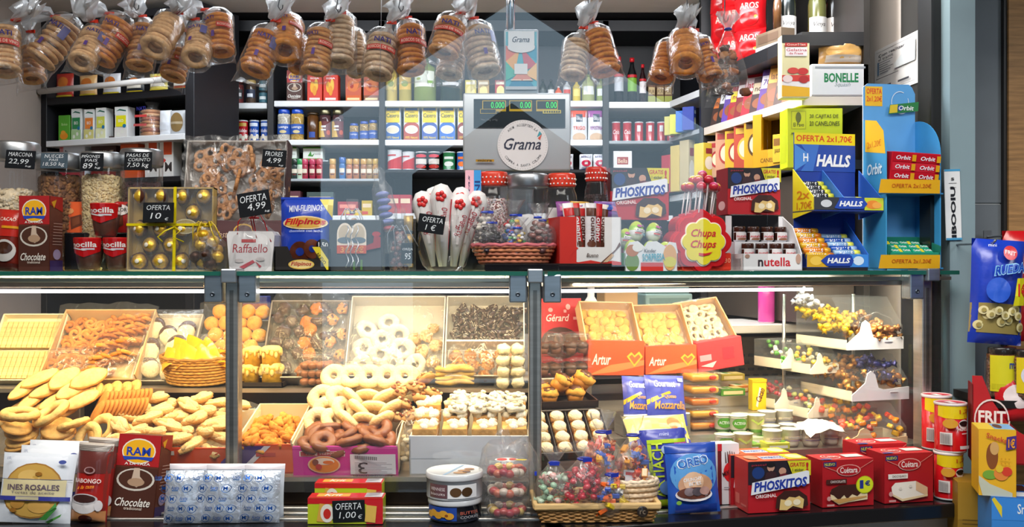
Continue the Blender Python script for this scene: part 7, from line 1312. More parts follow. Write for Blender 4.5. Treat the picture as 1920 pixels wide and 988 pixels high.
def yog(c_body,c_band,lid,art_=()):
    m = M(); m.lathe([(.020,0),(.0245,.010),(.026,.048),(.0285,.050),(.0285,.052),(0,.053)],20,[c_band,c_body,lid,lid,lid],'gloss'); m.art(art_,lambda u,v,l:((.0262+l)*math.sin(-1.1+2.2*u),-(.0262+l)*math.cos(-1.1+2.2*u),.012+.036*v),'gloss',n=5); return m.mesh('yoghurt_pot')
YG = [yog('f0ead0','4a9a28','e8f0d8',[('e',.5,.5,.42,.42,'5aa032'),('t','ACTIVIA',.18,.38,.82,.62,'f0f6e8',{'b':.8}),('r',.0,.9,1,1,'e8e4c8')]),yog('f4e49a','6aa830','eef2dc',[('p',[(.1,.7),(.5,.3),(.9,.7),(.8,.8),(.5,.5),(.2,.8)],'c8d860')])]
for g,(px,py,d,lb) in enumerate(((1376,835,.06,'front pair'),(1400,790,.19,'second pair'),(1372,775,.215,'rear pair'))):
    q = P(px,py,d)
    for k in range(2):m_ = YG[k]; solo('yoghurt_pot',m_,'green and white yoghurt pot, %s of the %s' % (('left','right')[k],lb),'yoghurt',q.to_3d()+Matrix.Rotation(.24,3,'Z') @ Vector((-.029+.058*k,0,0))+Vector((0,0,zd(d)-q.z)),.1)
WY = [yog('f2e8cc','e8dcc0','f6f2e6',[('r',0,.35,1,.55,'e8d8b0'),('t','DANONE',.2,.38,.8,.52,'50508a'),('r',0,.2,1,.24,'4a5aa0')])]
for k,(px,d) in enumerate(((1448,.05),(1482,.06),(1520,.05),(1556,.06),(1444,.13),(1478,.14),(1512,.14),(1438,.21),(1470,.215),(1548,.13))):
    q = P(px,800,d+.035); solo('yoghurt_pot',WY[0],'cream-coloured yoghurt pot in the block beside the sweet bins','yoghurt',(q.x,q.y,zd(d)+.0005),.2,'cream yoghurt pots')
m = M(); n = 8; q = P(1540,800,.08); vs = [((i/n-.5)*.13,(j/n-.5)*.085,.06-.02*abs(2*i/n-1)**2-.018*(j/n < .3)*(1-j/n)+.003*math.sin(i*2+j)) for j in range(n+1) for i in range(n+1)]
m.add(vs,[(j*(n+1)+i,j*(n+1)+i+1,(j+1)*(n+1)+i+1,(j+1)*(n+1)+i) for j in range(n) for i in range(n)],'f2eee6','card',True); solo('paper_sheet',m,'folded white paper lying over the cream yoghurt pots','paper',(q.x,q.y,zd(.06)+.012),.3)
for k,(px,d,c1) in enumerate(((1460,.02,'d8d840'),(1425,.12,'e0e8b0'),(1405,.02,'8ab838'))):
    q = P(px,828,d+.03); m = M(); rb(m,.07,.020,.05,c1,[('r',.1,.2,.9,.6,'f4f4e0')],top=[('e',.3,.5,.2,.4,'f0f0d0'),('e',.75,.5,.2,.4,'5aa030')]); solo('dessert_pack',m,'low flat yoghurt pack at the front, %s' % ('lime coloured','pale green','leaf green')[k],'packet',(q.x,q.y,zd(max(.045,d))+.0005),.2)
# sweet bins
def bin_(px,py,d,w,l,h,rz,label,lip='e6e6ee',lh=.05,knob=True):
    q = P(px,py,d); T = Matrix.Translation(q) @ Matrix.Rotation(rz,4,'Z'); t = thing('sweet_bin',label,'sweet bin'); t.matrix_world = T; m = M()
    prof = [(-w/2,0),(w/2,0)]
    m.box(-w/2,w/2,0,l,0,.004,'efe6d4','acrylic'); m.box(-w/2,-w/2+.003,0,l,0,.03,'f4e8cc','gloss'); m.box(w/2-.003,w/2,0,l,0,.03,'f4e8cc','gloss'); m.box(-w/2,w/2,l-.003,l,0,h,'f0e6d4','acrylic'); part('tray',m,t)
    m = M(); pts = [(-w/2,0),(w/2,0),(w/2,lh*.75),(w*.06,lh*.62),(-w*.04,lh*.75),(-w*.10,lh*1.55),(-w*.17,lh*1.75),(-w*.23,lh*1.6),(-w*.27,lh*1.05),(-w/2,lh*.35)]
    m.prism(pts,-.004,0,lip,'gloss'); m.rbox(w*.16,w*.30,-.006,-.004,lh*.42,lh*.5,'c8c8d4','gloss',.001,1); part('front_lip',m,t)
    m = M(); a = .0; vs = []; n = 6
    side = [(0,.03),(0,h*.45),(l*.28,h),(l,h),(l,.03)]
    for x in (-w/2+.001,w/2-.001):k = len(m.v); m.add([(x,y,z) for y,z in side],[(0,1,2,3,4)],'ffffff','acrylic')
    m.add([(-w/2,l*.28,h),(w/2,l*.28,h),(w/2,l,h),(-w/2,l,h)],[(0,1,2,3)],'ffffff','acrylic'); m.add([(-w/2,0,h*.45),(w/2,0,h*.45),(w/2,l*.28,h),(-w/2,l*.28,h)],[(0,1,2,3)],'ffffff','acrylic')
    m.tube([(-w*.30+.0,-.002,h*.42),(-w*.25,-.004,h*.62),(0,-.004,h*.72),(w*.28,-.003,h*.60),(w*.33,-.002,h*.40)],.0022,6,'f0ece4','acrylic'); part('clear_hood',m,t)
    return T
def twist(c1,c2):
    m = M(); m.ell((0,0,0),(.012,.0085,.008),9,6,c1,'foil')
    for s in (-1,1):m.lathe([(.002,0),(.008,.009),(.0075,.012)],9,c2,'foil',wob=lambda a,j:.3*math.sin(a*4)*j); nv = 27; m.v[-nv:] = [(s*(.010+z),y,x) for x,y,z in m.v[-nv:]]
    return m.mesh('wrapped_sweet')
def heap(T,w,l,z0,n,meshes,name,label,cat,group,seed,x0=-.45,x1=.45,y0=.03,y1=.9,rise=.05,s=1.0,layers=2):
    r = random.Random(seed); pl = []
    for k in range(n):
        y = r.uniform(y0,y1); pl.append((w*r.uniform(x0,x1),l*y,z0+rise*y+r.uniform(0,.022*layers),r.uniform(-.7,.7),r.uniform(-.7,.7),r.uniform(-3,3),s*r.uniform(.85,1.1)))
    put(name,label,cat,group,meshes,T,pl)
BINZ = 0
T = bin_(1640,655,.12,.20,.26,.155,.30,'top right sweet bin with clear hood and white lip'); 
heap(T,.20,.26,.02,34,[twist('b87838','c8904a'),twist('8a5a38','a87848')],'brown_sweet','brown wrapped sweet in the top right bin','sweet','brown sweets in the top bin',1,-.1,.45,s=1.25)
heap(T,.20,.26,.03,30,[twist('e8c828','e0b820')],'gold_sweet','golden yellow wrapped sweet in the top right bin','sweet','golden sweets in the top bin',2,-.46,-.05,.25,.95,s=1.25)
heap(T,.20,.26,.08,8,[twist('e4e8f0','d8e0f0')],'white_sweet','white wrapped sweet at the back of the top right bin','sweet','white sweets in the top bin',3,-.6,-.4,.6,.95,s=1.1)
T = bin_(1650,750,.10,.20,.26,.13,.30,'middle right sweet bin with white lip')
heap(T,.20,.26,.02,34,[twist('c88a40','b87830'),twist('a86a30','d8a050')],'caramel_sweet','caramel-coloured wrapped sweet in the middle right bin','sweet','caramel sweets in the middle bin',4,-.45,.45,s=1.2)
heap(T,.20,.26,.05,12,[twist('4a4a88','5a5a98')],'purple_sweet','dark purple wrapped sweet in the middle right bin','sweet','purple sweets in the middle bin',5,.05,.4,.1,.5,s=1.2)
T = bin_(1640,835,.06,.22,.26,.11,.28,'bottom right sweet bin of orange jellies','f2d0a0',.03)
jl = M(); jl.rbox(-.010,.010,-.008,.008,-.007,.007,'f08a1c','candy',.004,3); jl2 = M(); jl2.rbox(-.010,.010,-.008,.008,-.007,.007,'f4c028','candy',.004,3); jl3 = M(); jl3.rbox(-.010,.010,-.008,.008,-.007,.007,'e84a28','candy',.004,3)
heap(T,.22,.26,.015,60,[jl.mesh('jelly'),jl2.mesh('jelly'),jl3.mesh('jelly')],'jelly_sweet','orange or yellow sugar jelly in the bottom right bin','sweet','jellies in the bottom bin',6,-.45,.45,s=1.05,layers=2.4)
sm = M(); sm.ell((0,0,0),(.008,.007,.006),8,6,'ffffff','candy')
def ball_m(c_):q = M(); q.ell((0,0,0),(.009,.008,.007),9,6,c_,'candy',lump=.2); return q.mesh('small_sweet')
SB = [(1490,690,.30,'small upper bin of green and white sweets',['6ab040','e8ecd8','58a038'],'green and white'),(1545,700,.22,'small upper bin of yellow sweets in front of the green ones',['e8d050','f0e8c0','e8b838'],'pale yellow'),(1478,765,.30,'small lower bin of red berry sweets',['d83a48','c82838','e86a70'],'red'),(1540,782,.22,'small lower bin of cream and green sweets',['e8e0b8','c8d070','e8c860'],'cream and green')]
for k,(px,py,d,lb,cs,cn) in enumerate(SB):
    T = bin_(px,py,d,.11,.13,.085,.42,lb,'f4ead4',.036)
    heap(T,.11,.13,.014,18,[ball_m(c_) for c_ in cs],'small_sweet',cn+' small sweet in its little bin','sweet',cn+' sweets in a small bin',20+k,-.42,.42,layers=1)
rack = M()
for (px,py,d) in ((1470,700,.44),(1600,700,.40),(1715,700,.36)):
    q = P(px,py,d); rack.tube([(q.x,q.y,.84),(q.x,q.y,1.20)],.006,8,'d8d4cc','metal')
solo('bin_rack',rack,'thin steel uprights holding the clear sweet bins','rack')
# things on the worktop behind
q = P(1437,630,.70); m = M(); m.lathe([(.026,0),(.029,.004),(.029,.16),(.027,.165),(0,.166)],22,['e8c8dc','d848a8','d848a8','d848a8'],'gloss'); fl = m.mesh('flask')
solo('flask',fl,'pink cylindrical flask on the worktop behind the biscuit boxes','flask',(q.x,q.y,1.0905)); q = P(1472,628,.74); m = M(); m.lathe([(.02,0),(.021,.004),(.021,.16),(.019,.165),(0,.166)],20,'c02878','gloss'); solo('flask',m,'darker magenta flask half hidden by the sweet bins','flask',(q.x,q.y,1.0905))
q = P(1108,590,.66); m = M(); m.lathe([(.028,0),(.03,.01),(.03,.10),(.012,.13),(.012,.16),(.018,.165),(.018,.18),(0,.181)],18,'e4e8ec','gloss'); m.art([('r',.1,.5,.9,1,'2a78c0'),('t','HG',.2,.58,.8,.92,'f4f4f8',{'b':1.2}),('r',.1,.35,.9,.5,'c83030')],fcyl(.0305,.09,-1.1,1.1,.0),'gloss',n=6); solo('cleaner_bottle',m,'white bottle with a blue label behind the orange biscuit boxes','bottle',(q.x,q.y,1.06))
riser(1085,1135,606,.66,.08,'pale block under the white lettered bottle',zs=.963,col='c8c4be')
q = P(1255,590,.86); m = M(); m.rbox(-.09,.09,0,.12,0,.10,'7a9490','paint',.006,2); m.rbox(-.085,.085,.02,.10,.10,.125,'6a8480','paint',.004,2); m.art([('r',.08,.2,.92,.85,'5c7470')],ffront(.18,.10)); solo('printer',m,'grey-green till printer behind the biscuit boxes','printer',(q.x,q.y,1.0905),.2)
b = bb(1062,1196,513,.12,0); m = M(); m.rbox(-b.w/2,b.w/2,0,.06,0,.010,'c83020','card',.002,1)
for k in range(60):m.tube([(-b.w/2+b.w*k/59,-.004,.009),(-b.w/2+b.w*k/59+.002,-.006,.016)],.0012,4,'d8a058','cloth')
solo('wicker_mat',m,'red-edged straw mat hanging just under the glass top','mat',(b.x,b.y,ZT-.033),b.rz)
q = P(1165,595,.80); m = M(); m.rbox(-.06,.06,0,.12,0,.115,'b08a5c','card',.003,1); m.box(-.061,.061,-.001,.02,.055,.06,'c8a880'); solo('cardboard_box',m,'brown cardboard box on the worktop behind the slanted biscuit boxes','box',(q.x,q.y,1.0905),.15)
# ================================================================ goods on the ledge in front of the glass
ines = [('r',0,0,1,1,'dfe6f0'),('e',.48,.46,.42,.40,'a87838'),('e',.48,.46,.40,.38,'c8a050'),('e',.42,.66,.16,.1,'d8b468'),('e',.6,.24,.16,.1,'d0a458'),('e',.3,.3,.1,.1,'b88840'),('e',.55,.7,.05,.03,'9a6a2c'),('e',.25,.18,.05,.03,'9a6a2c'),('r',.06,.38,.94,.62,'d8cca0'),('r',0,.62,1,.628,'5a6078'),('t','INES ROSALES',.14,.47,.86,.55,'6a5a6a',{'b':1}),('t','Tortas de aceite',.2,.42,.8,.455,'6a6470'),('r',0,.32,1,.38,'3a3f96'),('r',.28,.33,.6,.375,'c8c0a0'),('p',[(.62,.05),(.80,.24),(.86,.22),(.72,.05)],'3a8038'),('p',[(.70,.02),(.92,.14),(.9,.10),(.74,.0)],'4a9040'),('p',[(.74,.16),(.84,.30),(.86,.24)],'4a9040'),('t','IR',.1,.90,.16,.94,'8a94b0'),('e',.86,.88,.05,.03,'4a58a0')]
for k,(x0,x1,yt,d,lb) in enumerate(((0,132,852,-.155,'front one'),(32,150,838,-.115,'middle one'),(48,164,828,-.08,'rear one'))):
    pouch('flat_cake_packet','white packet showing a round oil biscuit, %s of the leaning stack' % lb,'packet',x0-8,x1,yt,d,ZL,ines,'e2e8f2',.035,lean=.20,seed=k*3,group='white oil biscuit packets',roll=.03)
bab = [('r',0,0,1,1,'a82420'),('r',0,.62,1,1,'6a3430'),('r',0,.9,1,1,'b8b0a8')]+[('r',0,.905+.02*k,1,.912+.02*k,'6a605a') for k in range(4)]+[('e',.5,.66,.16,.045,'b89090'),('e',.5,.665,.12,.03,'5a2824'),('t','BABONGO',.08,.50,.86,.555,'e8d8d4',{'b':1.2}),('t','a la taza',.2,.43,.7,.475,'e89028',{'i':.3,'b':.8,'rot':.05}),('r',0,0,1,.15,'c88a58'),('e',.44,.24,.40,.13,'e6e2e4'),('e',.44,.30,.38,.07,'d8d4d8'),('e',.44,.305,.33,.052,'4a2a28'),('e',.85,.22,.1,.07,'dcd8dc'),('e',.5,.05,.2,.05,'4a1c14')]
for k,(x0,x1,yt,d,lb) in enumerate(((134,200,832,-.14,'brown and red cocoa pouch picturing a white cup, front one'),(152,216,822,-.09,'brown and red cocoa pouch hiding behind another like it'))):
    pouch('cocoa_pouch',lb,'pouch',x0,x1,yt,d,ZL,bab,'8a2c26',.055,lean=.12,seed=5+k,roll=.06)
b = bb(203,292,820,-.11,ZL); m = rb(M(),b.w*.92,b.h*1.02,.07,'5f2f20',ram_art(),right=ram_side()); solo('chocolate_carton',m,'brown and red drinking chocolate carton picturing a cup, leaning on the ledge','carton',b.loc,rot=(-.14,.05,-.06))
def foil_art(n):
    it = []
    for j in range(5):
        for i in range(3):
            cx,cy = .2+.3*i+(.1 if j % 2 else -.02),.1+.2*j
            if (i+j) % 3 == 1:it.append(('t','Aceite',cx-.1,cy-.02,cx+.1,cy+.05,'2a68c0',{'b':.6,'i':.2})); it.append(('r',cx-.08,cy-.045,cx+.08,cy-.025,'5a88c8'))
            else:
                for q in range(14):
                    a = 2*PI*q/14; a2 = 2*PI*(q+1)/14; it.append(('p',[(cx+.115*math.cos(a),cy+.075*math.sin(a)),(cx+.115*math.cos(a2),cy+.075*math.sin(a2)),(cx+.098*math.cos(a2),cy+.064*math.sin(a2)),(cx+.098*math.cos(a),cy+.064*math.sin(a))],'4a7cc4'))
                it.append(('t','M',cx-.05,cy-.03,cx+.05,cy+.045,'1c5ab8',{'b':.8}))
    return it
for k,(x0,x1) in enumerate(((306,378),(374,450),(446,524))):
    pouch('foil_packet','silver foil packet printed with blue M circles, %s in the front row' % ('left','middle','right')[k],'packet',x0,x1,884,-.16+.004*k,ZL,foil_art(k),'d4deee',.03,lean=.16,seed=k*5+1,mat='foil',group='silver foil packets')
    pouch('foil_packet','silver foil packet in the rear row, behind the %s front one' % ('left','middle','right')[k],'packet',x0+8,x1+8,871,-.11,ZL,[('r',0,.9,1,1,'e0dce4')],'c4cede',.03,lean=.14,seed=k*7+2,group='silver foil packets')
# crackers
def crack(x0,x1,yt,d,zs,lb,h_=None):
    b = bb(x0,x1,yt,d,zs); h = h_ or b.h; m = rb(M(),b.w,h,.055,'c8d028',[('r',0,0,1,1,'b8c828'),('r',0,.78,1,1,'c81c24'),('r',.78,0,1,.9,'c8202a'),('p',[(.12,.1),(.16,.8),(.32,.75),(.32,.05)],'d8a848'),('e',.26,.42,.09,.36,'e8e4dc'),('e',.26,.40,.05,.2,'c82c20'),('p',[(.76,.1),(.78,.75),(.92,.7),(.9,.05)],'e0b858')],top=[('r',0,0,1,1,'c81c24'),('r',.1,.25,.54,.85,'e8a848'),('t','Krit',.2,.3,.44,.8,'f0e8e0',{'b':1.2,'i':.2}),('r',.75,.1,.98,.9,'dcd8e0')]+[('r',.76+.018*k,.15,.767+.018*k,.85,'505060') for k in range(11)],mat='pack'); return solo('cracker_packet',m,lb,'packet',b.loc,b.rz)
b0 = bb(577,718,934,-.165,ZL); crack(577,718,934,-.165,ZL,'red and lime cracker packet with a chalk price sign')
crack(590,716,920,-.055,ZL+.02,'second cracker packet behind the one with the price sign',.055)
riser(588,718,950,-.055,.05,'dark strip under the rear cracker packet',zs=ZL+.004)
sign(624,685,938,979,-.168,[('OFERTA',.10,.58,.90,.88),('1,00',.2,.15,.72,.48),('€',.78,.15,.92,.34)],'chalk sign reading OFERTA 1,00 on the cracker packet',-.04,lean=.0)
# tins
def tin(px,pw_,y0,y1,d,zs,side,top,label,art_,topart=()):
    b = bb(px-pw_/2,px+pw_/2,y0,d,zs); r = b.w/2; h = b.h; m = M(); m.lathe([(r*.97,0),(r*.98,.003),(r*.98,h*.72),(r,h*.73),(r*1.01,h*.78),(r*1.0,h*.97),(r*.97,h),(r*.94,h*.985),(0,h*.985)],36,[side]*3+['9a9ca4','c8ccd2','d8dce2',top,top],'gloss'); m.art(art_,fcyl(r*.985,h*.7,-1.25,1.25,.002),'gloss',n=8)
    if topart:m.art(topart,lambda u,v,l:((u-.5)*2*r*.92,(v-.5)*2*r*.92,h*.986+l),'gloss')
    solo('biscuit_tin',m,label,'tin',b.loc+Vector((0,r,0)),b.rz); return zs+h
z = tin(850,103,940,988,-.165,ZL,'2a2c38','8a8c94','dark blue round biscuit tin under the white one',[('r',.0,.1,.55,.95,'2448a0')]+[('e',.08+.09*k,.42+.12*(k % 2),.07,.22,'d8a038') for k in range(5)]+[('e',.4,.45,.025,.08,'8a4a20'),('t','BUTTER',.6,.5,.9,.7,'b86050',{'b':.5}),('t','COOKIES',.6,.25,.9,.42,'b0b0b8',{'b':.5})])
tin(849,110,892,945,-.168,z,'d8dce4','e4e4e6','white round biscuit tin on top of the dark one',[('r',.12,.1,.42,.85,'6a4a50'),('t','VIENNESE',.15,.5,.39,.68,'e8dce0'),('t','biscuits',.15,.25,.39,.4,'e8dce0'),('r',.43,.1,.86,.85,'eceef2'),('e',.54,.45,.08,.26,'5a4028'),('e',.70,.45,.08,.26,'4a3420')],[('p',[(.3,.06),(.62,.96),(.67,.94),(.36,.05)],'a0bcd8'),('e',.68,.42,.12,.09,'b88850'),('e',.62,.22,.13,.09,'c09058'),('e',.78,.55,.1,.08,'a87848'),('e',.74,.3,.08,.06,'7a5030')])
# clear pots in a bag
zz = ZL
for k in range(3):
    b = bb(905,995,900,-.15,ZL); r = b.w/2*.98; t = thing('plastic_pot','round clear pot of coloured sweets, %s of the stack of three' % ('bottom','middle','top')[k],'plastic pot',(b.x,b.y+r,zz)); m = M(); hh = .048
    m.shell([(r*.80,0),(r*.86,.004),(r*.95,hh*.7),(r,hh*.75),(r*1.02,hh*.85),(r*.96,hh),(r*.5,hh*1.02),(0,hh*1.02)],28,'ffffff','acrylic'); part('pot',m,t); m = M(); rn = random.Random(k)
    for i in range(16):a = i*PI/8+.2; m.ell((r*.66*math.cos(a),r*.66*math.sin(a),.016+.004*(i % 2)),(.013,.012,.011),8,6,rn.choice(['d87860','c85858','e0c070','e8d8c8','b84050']),'candy')
    part('sweets',m,t,kind='stuff')
    if k == 2:m = M(); m.prism([(.030*math.cos(2*PI*i/24),.024*math.sin(2*PI*i/24)) for i in range(24)],0,.0006,'f2f0f0','card'); m.art([('e',.3,.5,.22,.34,'d84a4a'),('e',.75,.5,.16,.3,'d85a50'),('e',1.1,.3,.25,.18,'e8d040')],lambda u,v,l:((u-.5)*.06,-l,(v-.5)*.048)); m.v = [(x,z-.02,hh*1.03-y*1.0) for x,y,z in m.v]; part('paper_label',m,t)
    zz += hh*1.025
b = bb(898,1004,856,-.16,ZL); m = M(); R = b.w/2; m.shell([(R*.9,-.002),(R*1.0,.03),(R*1.0,.12),(R*.9,.165),(R*.7,.185)],26,'ffffff','bagfilm',c=(0,R*.95,.004),wob=lambda a,j:.06*math.sin(a*5+j*2)); m.tube([(R*.2,R*.6,.17),(R*.6,R*.6,.20),(R*.9,R*.7,.16),(R*1.0,R*.7,.12)],[.02,.012,.012,.016],10,'ffffff','bagfilm',cap=False); m.tube([(R*.1,R*.5,.175),(-R*.1,R*.5,.215),(-R*.2,R*.5,.225)],[.015,.012,.022],10,'ffffff','bagfilm',cap=False); m.box(R*.98,R*1.06,R*.5,R*.56,.11,.12,'2a40c0','gloss')
solo('plastic_bag',m,'loose clear bag round the three stacked sweet pots','bag',b.loc)
# square basket of sweet bags
b = bb(1003,1238,952,-.19,ZL-.04); w = b.w*.98; t = thing('square_basket','square woven basket full of bagged sweets on the ledge','basket',(b.x,b.y,ZL),.04); m = M(); dd = .17; hb = b.h-.04
rows = 8
for j in range(rows):
    z = hb*(j+.5)/rows; k = .90+.10*(j+.5)/rows; pts = []
    for (xa,ya,xb,yb) in ((-w/2*k,dd/2-dd/2*k,w/2*k,dd/2-dd/2*k),(w/2*k,dd/2-dd/2*k,w/2*k,dd/2+dd/2*k),(w/2*k,dd/2+dd/2*k,-w/2*k,dd/2+dd/2*k),(-w/2*k,dd/2+dd/2*k,-w/2*k,dd/2-dd/2*k)):
        n = 18 if abs(xb-xa) > .1 else 8
        for i in range(n):u = i/n; o = .0025*(-1)**(i+j); dx,dy = (yb-ya),-(xb-xa); L_ = math.hypot(dx,dy); pts.append((xa+(xb-xa)*u+dx/L_*o,ya+(yb-ya)*u+dy/L_*o,z))
    m.tube(pts,hb/rows*.62,6,('b88a50','a87a42')[j % 2],'wicker',closed=True)
m.box(-w*.44,w*.44,dd*.06,dd*.94,.0,.004,'a87a42','wicker'); part('weave',m,t); m = M(); m.rbox(-w/2-.006,w/2+.006,-.008,.004,hb-.004,hb+.012,'e0bc80','wood',.004,2); m.rbox(-w/2-.006,w/2+.006,dd-.004,dd+.008,hb-.004,hb+.012,'e0bc80','wood',.004,2); m.rbox(-w/2-.008,-w/2+.004,0,dd,hb-.004,hb+.012,'e0bc80','wood',.004,2); m.rbox(w/2-.004,w/2+.008,0,dd,hb-.004,hb+.012,'e0bc80','wood',.004,2); part('rim',m,t)
m = M(); m.T = Matrix.Translation((w*.36,-.011,hb*.80)) @ Matrix.Rotation(PI/2,4,'X'); m.lathe([(.014,0),(.014,.003),(.012,.004),(0,.004)],18,'2c2420','gloss'); m.art([('t','rc',.25,.3,.75,.65,'8a7a68')],lambda u,v,l:((u-.5)*.028,(v-.5)*.028,.004+l)); part('badge',m,t)
bl = Vector((b.x,b.y,ZL))
for k,(dx,dy,z0,wd,hh,cols,lb) in enumerate(((-.105,.05,.03,.10,.14,['c8e0c8','a8d0b0','e0ece0','e8b0a8'],'clear bag of pale green wrapped sweets at the left of the square basket'),(-.03,.035,.035,.13,.15,['c0243a','b01c30','d04050'],'clear bag of dark red wrapped sweets at the front of the square basket'),(.035,.03,.02,.10,.12,['2a50b0','e8c828','e86a28','f0f0f0'],'clear bag of blue, yellow and orange sweets in the square basket'),(.02,.10,.06,.13,.19,['e84a30','f0b030','2a58b8','f0a070'],'tall clear bag of bright wrapped sweets at the back of the square basket'),(.10,.11,.05,.12,.19,['e86048','f0c0a8','4a6ac0','e8a038'],'tall clear bag of mixed sweets behind the little lined basket'))):
    c = bl+Vector((dx,dy,z0)); t = thing('sweet_bag',lb,'bag of sweets',c,.3*k); sd = k*3.3; m = M(); R = wd/2
    m.shell([(R*.7,-.005),(R,.02),(R*1.05,hh*.3),(R*.8,hh*.55),(R*.3,hh*.75),(R*.22,hh*.80),(R*.45,hh*.92),(R*.6,hh*1.05)],24,'ffffff','bagfilm',sy=.8,wob=lambda a,j:.16*mnoise.noise(Vector((math.cos(a)*2+sd,math.sin(a)*2,j)))+.1*math.sin(a*7+j)*(j > 3)); part('cellophane',m,t)
    rn = random.Random(k+40); m = M()
    for i in range(46):
        z = rn.uniform(.005,hh*.62); q = R*.86*math.sqrt(max(.08,1-(z/(hh*.75))**2))*math.sqrt(rn.uniform(.3,1)); a = rn.uniform(0,6.28); c_ = rn.choice(cols)
        m.T = Matrix.Translation((q*math.cos(a),q*math.sin(a)*.8,z)) @ Matrix.Rotation(rn.uniform(0,6),4,'Z') @ Matrix.Rotation(rn.uniform(-1,1),4,'Y')
        if k in (2,3,4):m.rbox(-.012,.012,-.008,.008,-.006,.006,c_,'candy',.002,1)
        else:m.ell((0,0,0),(.010,.0085,.008),8,6,c_,'candy')
        m.add([(-.010,0,0),(-.021,.006,.004),(-.021,-.006,-.003)],[(0,1,2)],c_,'foil'); m.add([(.010,0,0),(.021,.006,.003),(.021,-.006,.004)],[(0,1,2)],c_,'foil')
    m.T = None; part('wrapped_sweets',m,t,kind='stuff'); m = M(); m.T = Matrix.Translation((0,0,hh*.78)); m.ring(R*.25,.003,12,6,'2a3cb0','gloss'); m.box(-.012,.012,-R*.3-.002,-R*.3,-.004,.006,'2a3cb0','gloss'); part('blue_tie',m,t)
b = bb(1140,1236,912,-.17,ZL+hb*.55); t,q_,R,h = basket('little lined basket holding a label and sweets inside the square basket',1140,1236,905,-.175,ZL+hb*.62,.55,['e8cfae','dfc29c'],'f0dcc0',1.15,rows=5,rz=.1)
m = M(); m.rbox(-.035,.035,0,.004,0,.05,'dce4ec','gloss',.002,1); m.art([('r',.08,.75,.4,.9,'c84048'),('t','3',.4,.35,.6,.8,'2a3a5a',{'b':1}),('r',.1,.1,.9,.14,'8090a8'),('r',.1,.22,.7,.26,'8090a8')],ffront(.07,.05)); p = q_.loc; solo('price_label',m,'pale printed label with a 3 in the little lined basket','label',(p.x+.012,p.y+.045,p.z+h*.55),rot=(-.3,.12,.1))
m = M(); rn = random.Random(3)
for k,(dx,dy,c_) in enumerate(((-.035,.03,'6a4030'),(-.03,.05,'7a5038'),(.03,.025,'e08830'),(.0,.03,'d03838'),(-.012,.028,'c83040'),(.04,.04,'e8a050'))):
    m = M(); m.rbox(-.013,.013,-.008,.008,-.006,.030 if k < 2 else .012,c_,'candy',.003,2); m.art([('r',.2,.3,.8,.6,'d8d4e0')],lambda u,v,l:(-.013+.026*u,-.008-l,-.006+.018*v)); solo('wrapped_sweet',m,'wrapped sweet in the little lined basket, ' + ('tall brown one in front','tall brown one behind','orange one','red one','crimson one','pale orange one')[k],'sweet',(p.x+dx,p.y+dy+.01,p.z+h*.72),rot=(.1,.2*(-1)**k,.4*k))
# pouches and boxes at the right of the ledge
pouch('biscuit_pouch','purple and lime pouch with vertical lime lettering','pouch',1207,1296,806,-.07,ZL,[('r',0,0,1,1,'3c44a8'),('r',0,0,1,.10,'b8d828'),('r',.12,.10,.20,.86,'b8d828'),('r',.12,.82,1,.87,'b8d828'),('t','ARTIACH',-.28,.41,.92,.55,'c8e034',{'b':1,'rot':PI/2,'asp':.58}),('e',.74,.52,.17,.10,'9ab8d8'),('e',.74,.52,.11,.065,'d8e8f4'),('e',.74,.52,.04,.025,'3a58a8'),('e',.5,.74,.1,.06,'b0c4e0'),('r',.70,.76,1,.82,'c848a8'),('t','NEW',.75,.77,.93,.81,'f0e8f4',{'b':1}),('t','mini',.4,.92,.6,.96,'c8d0f0'),('e',.55,.25,.25,.1,'5a80c0')],'3c44a8',.04,lean=.14,seed=3,rz=.12,roll=-.04)
pouch('biscuit_pouch','light blue pouch of chocolate biscuit pieces at the front of the ledge','pouch',1252,1352,832,-.15,ZL,[('r',0,0,1,1,'2a5cc0'),('e',.5,.55,.46,.30,'5a9ad8'),('r',0,.86,1,1,'2448a8'),('t','OREO',.17,.66,.80,.80,'e4ecf8',{'b':2.2,'rot':.12}),('t','OREO',.19,.67,.78,.79,'2a64b8',{'b':1,'rot':.12}),('e',.50,.40,.34,.17,'c89878'),('e',.46,.45,.20,.14,'e0b898'),('t','CRUNCHY',.26,.46,.62,.51,'f0f0f4',{'b':.8,'rot':.08}),('t','BITES',.36,.40,.60,.45,'f0f0f4',{'b':.8,'rot':.08}),('e',.46,.27,.36,.10,'e8e4e8'),('e',.46,.29,.33,.085,'6a3c30'),('e',.36,.31,.1,.06,'8a7a80'),('e',.52,.31,.11,.06,'5a5058'),('e',.66,.32,.1,.06,'b89088'),('r',.1,.02,.9,.13,'1c3c98'),('e',.16,.16,.05,.03,'8ac050')],'2a5cc0',.06,lean=.17,seed=8,rz=.10,roll=-.03)
carton('biscuit_box','slim white and red box of chocolate-dipped sticks','box',1345,1388,832,-.085,ZL,[('r',0,0,.18,1,'6a1a20'),('r',.18,0,1,1,'e4e6ea'),('r',0,.88,.2,1,'c82430'),('e',.62,.53,.36,.17,'d82028'),('t','MIKADO',.2,.50,1.0,.58,'20181c',{'b':.8,'rot':.35,'asp':.4})]+[('p',[(.35+.11*k,.68),(.40+.11*k,.68),(.36+.10*k,.88-.01*abs(k-2)),(.33+.10*k,.88-.01*abs(k-2))],'4a1c1c') for k in range(5)]+[('e',.7,.2,.2,.12,'5a2420'),('p',[(.6,.1),(.72,.1),(.8,.4),(.7,.42)],'3a1414'),('r',.25,.27,.55,.29,'9a9aa4')],'e8e8ec',.05,rz=.2,lean=.03)
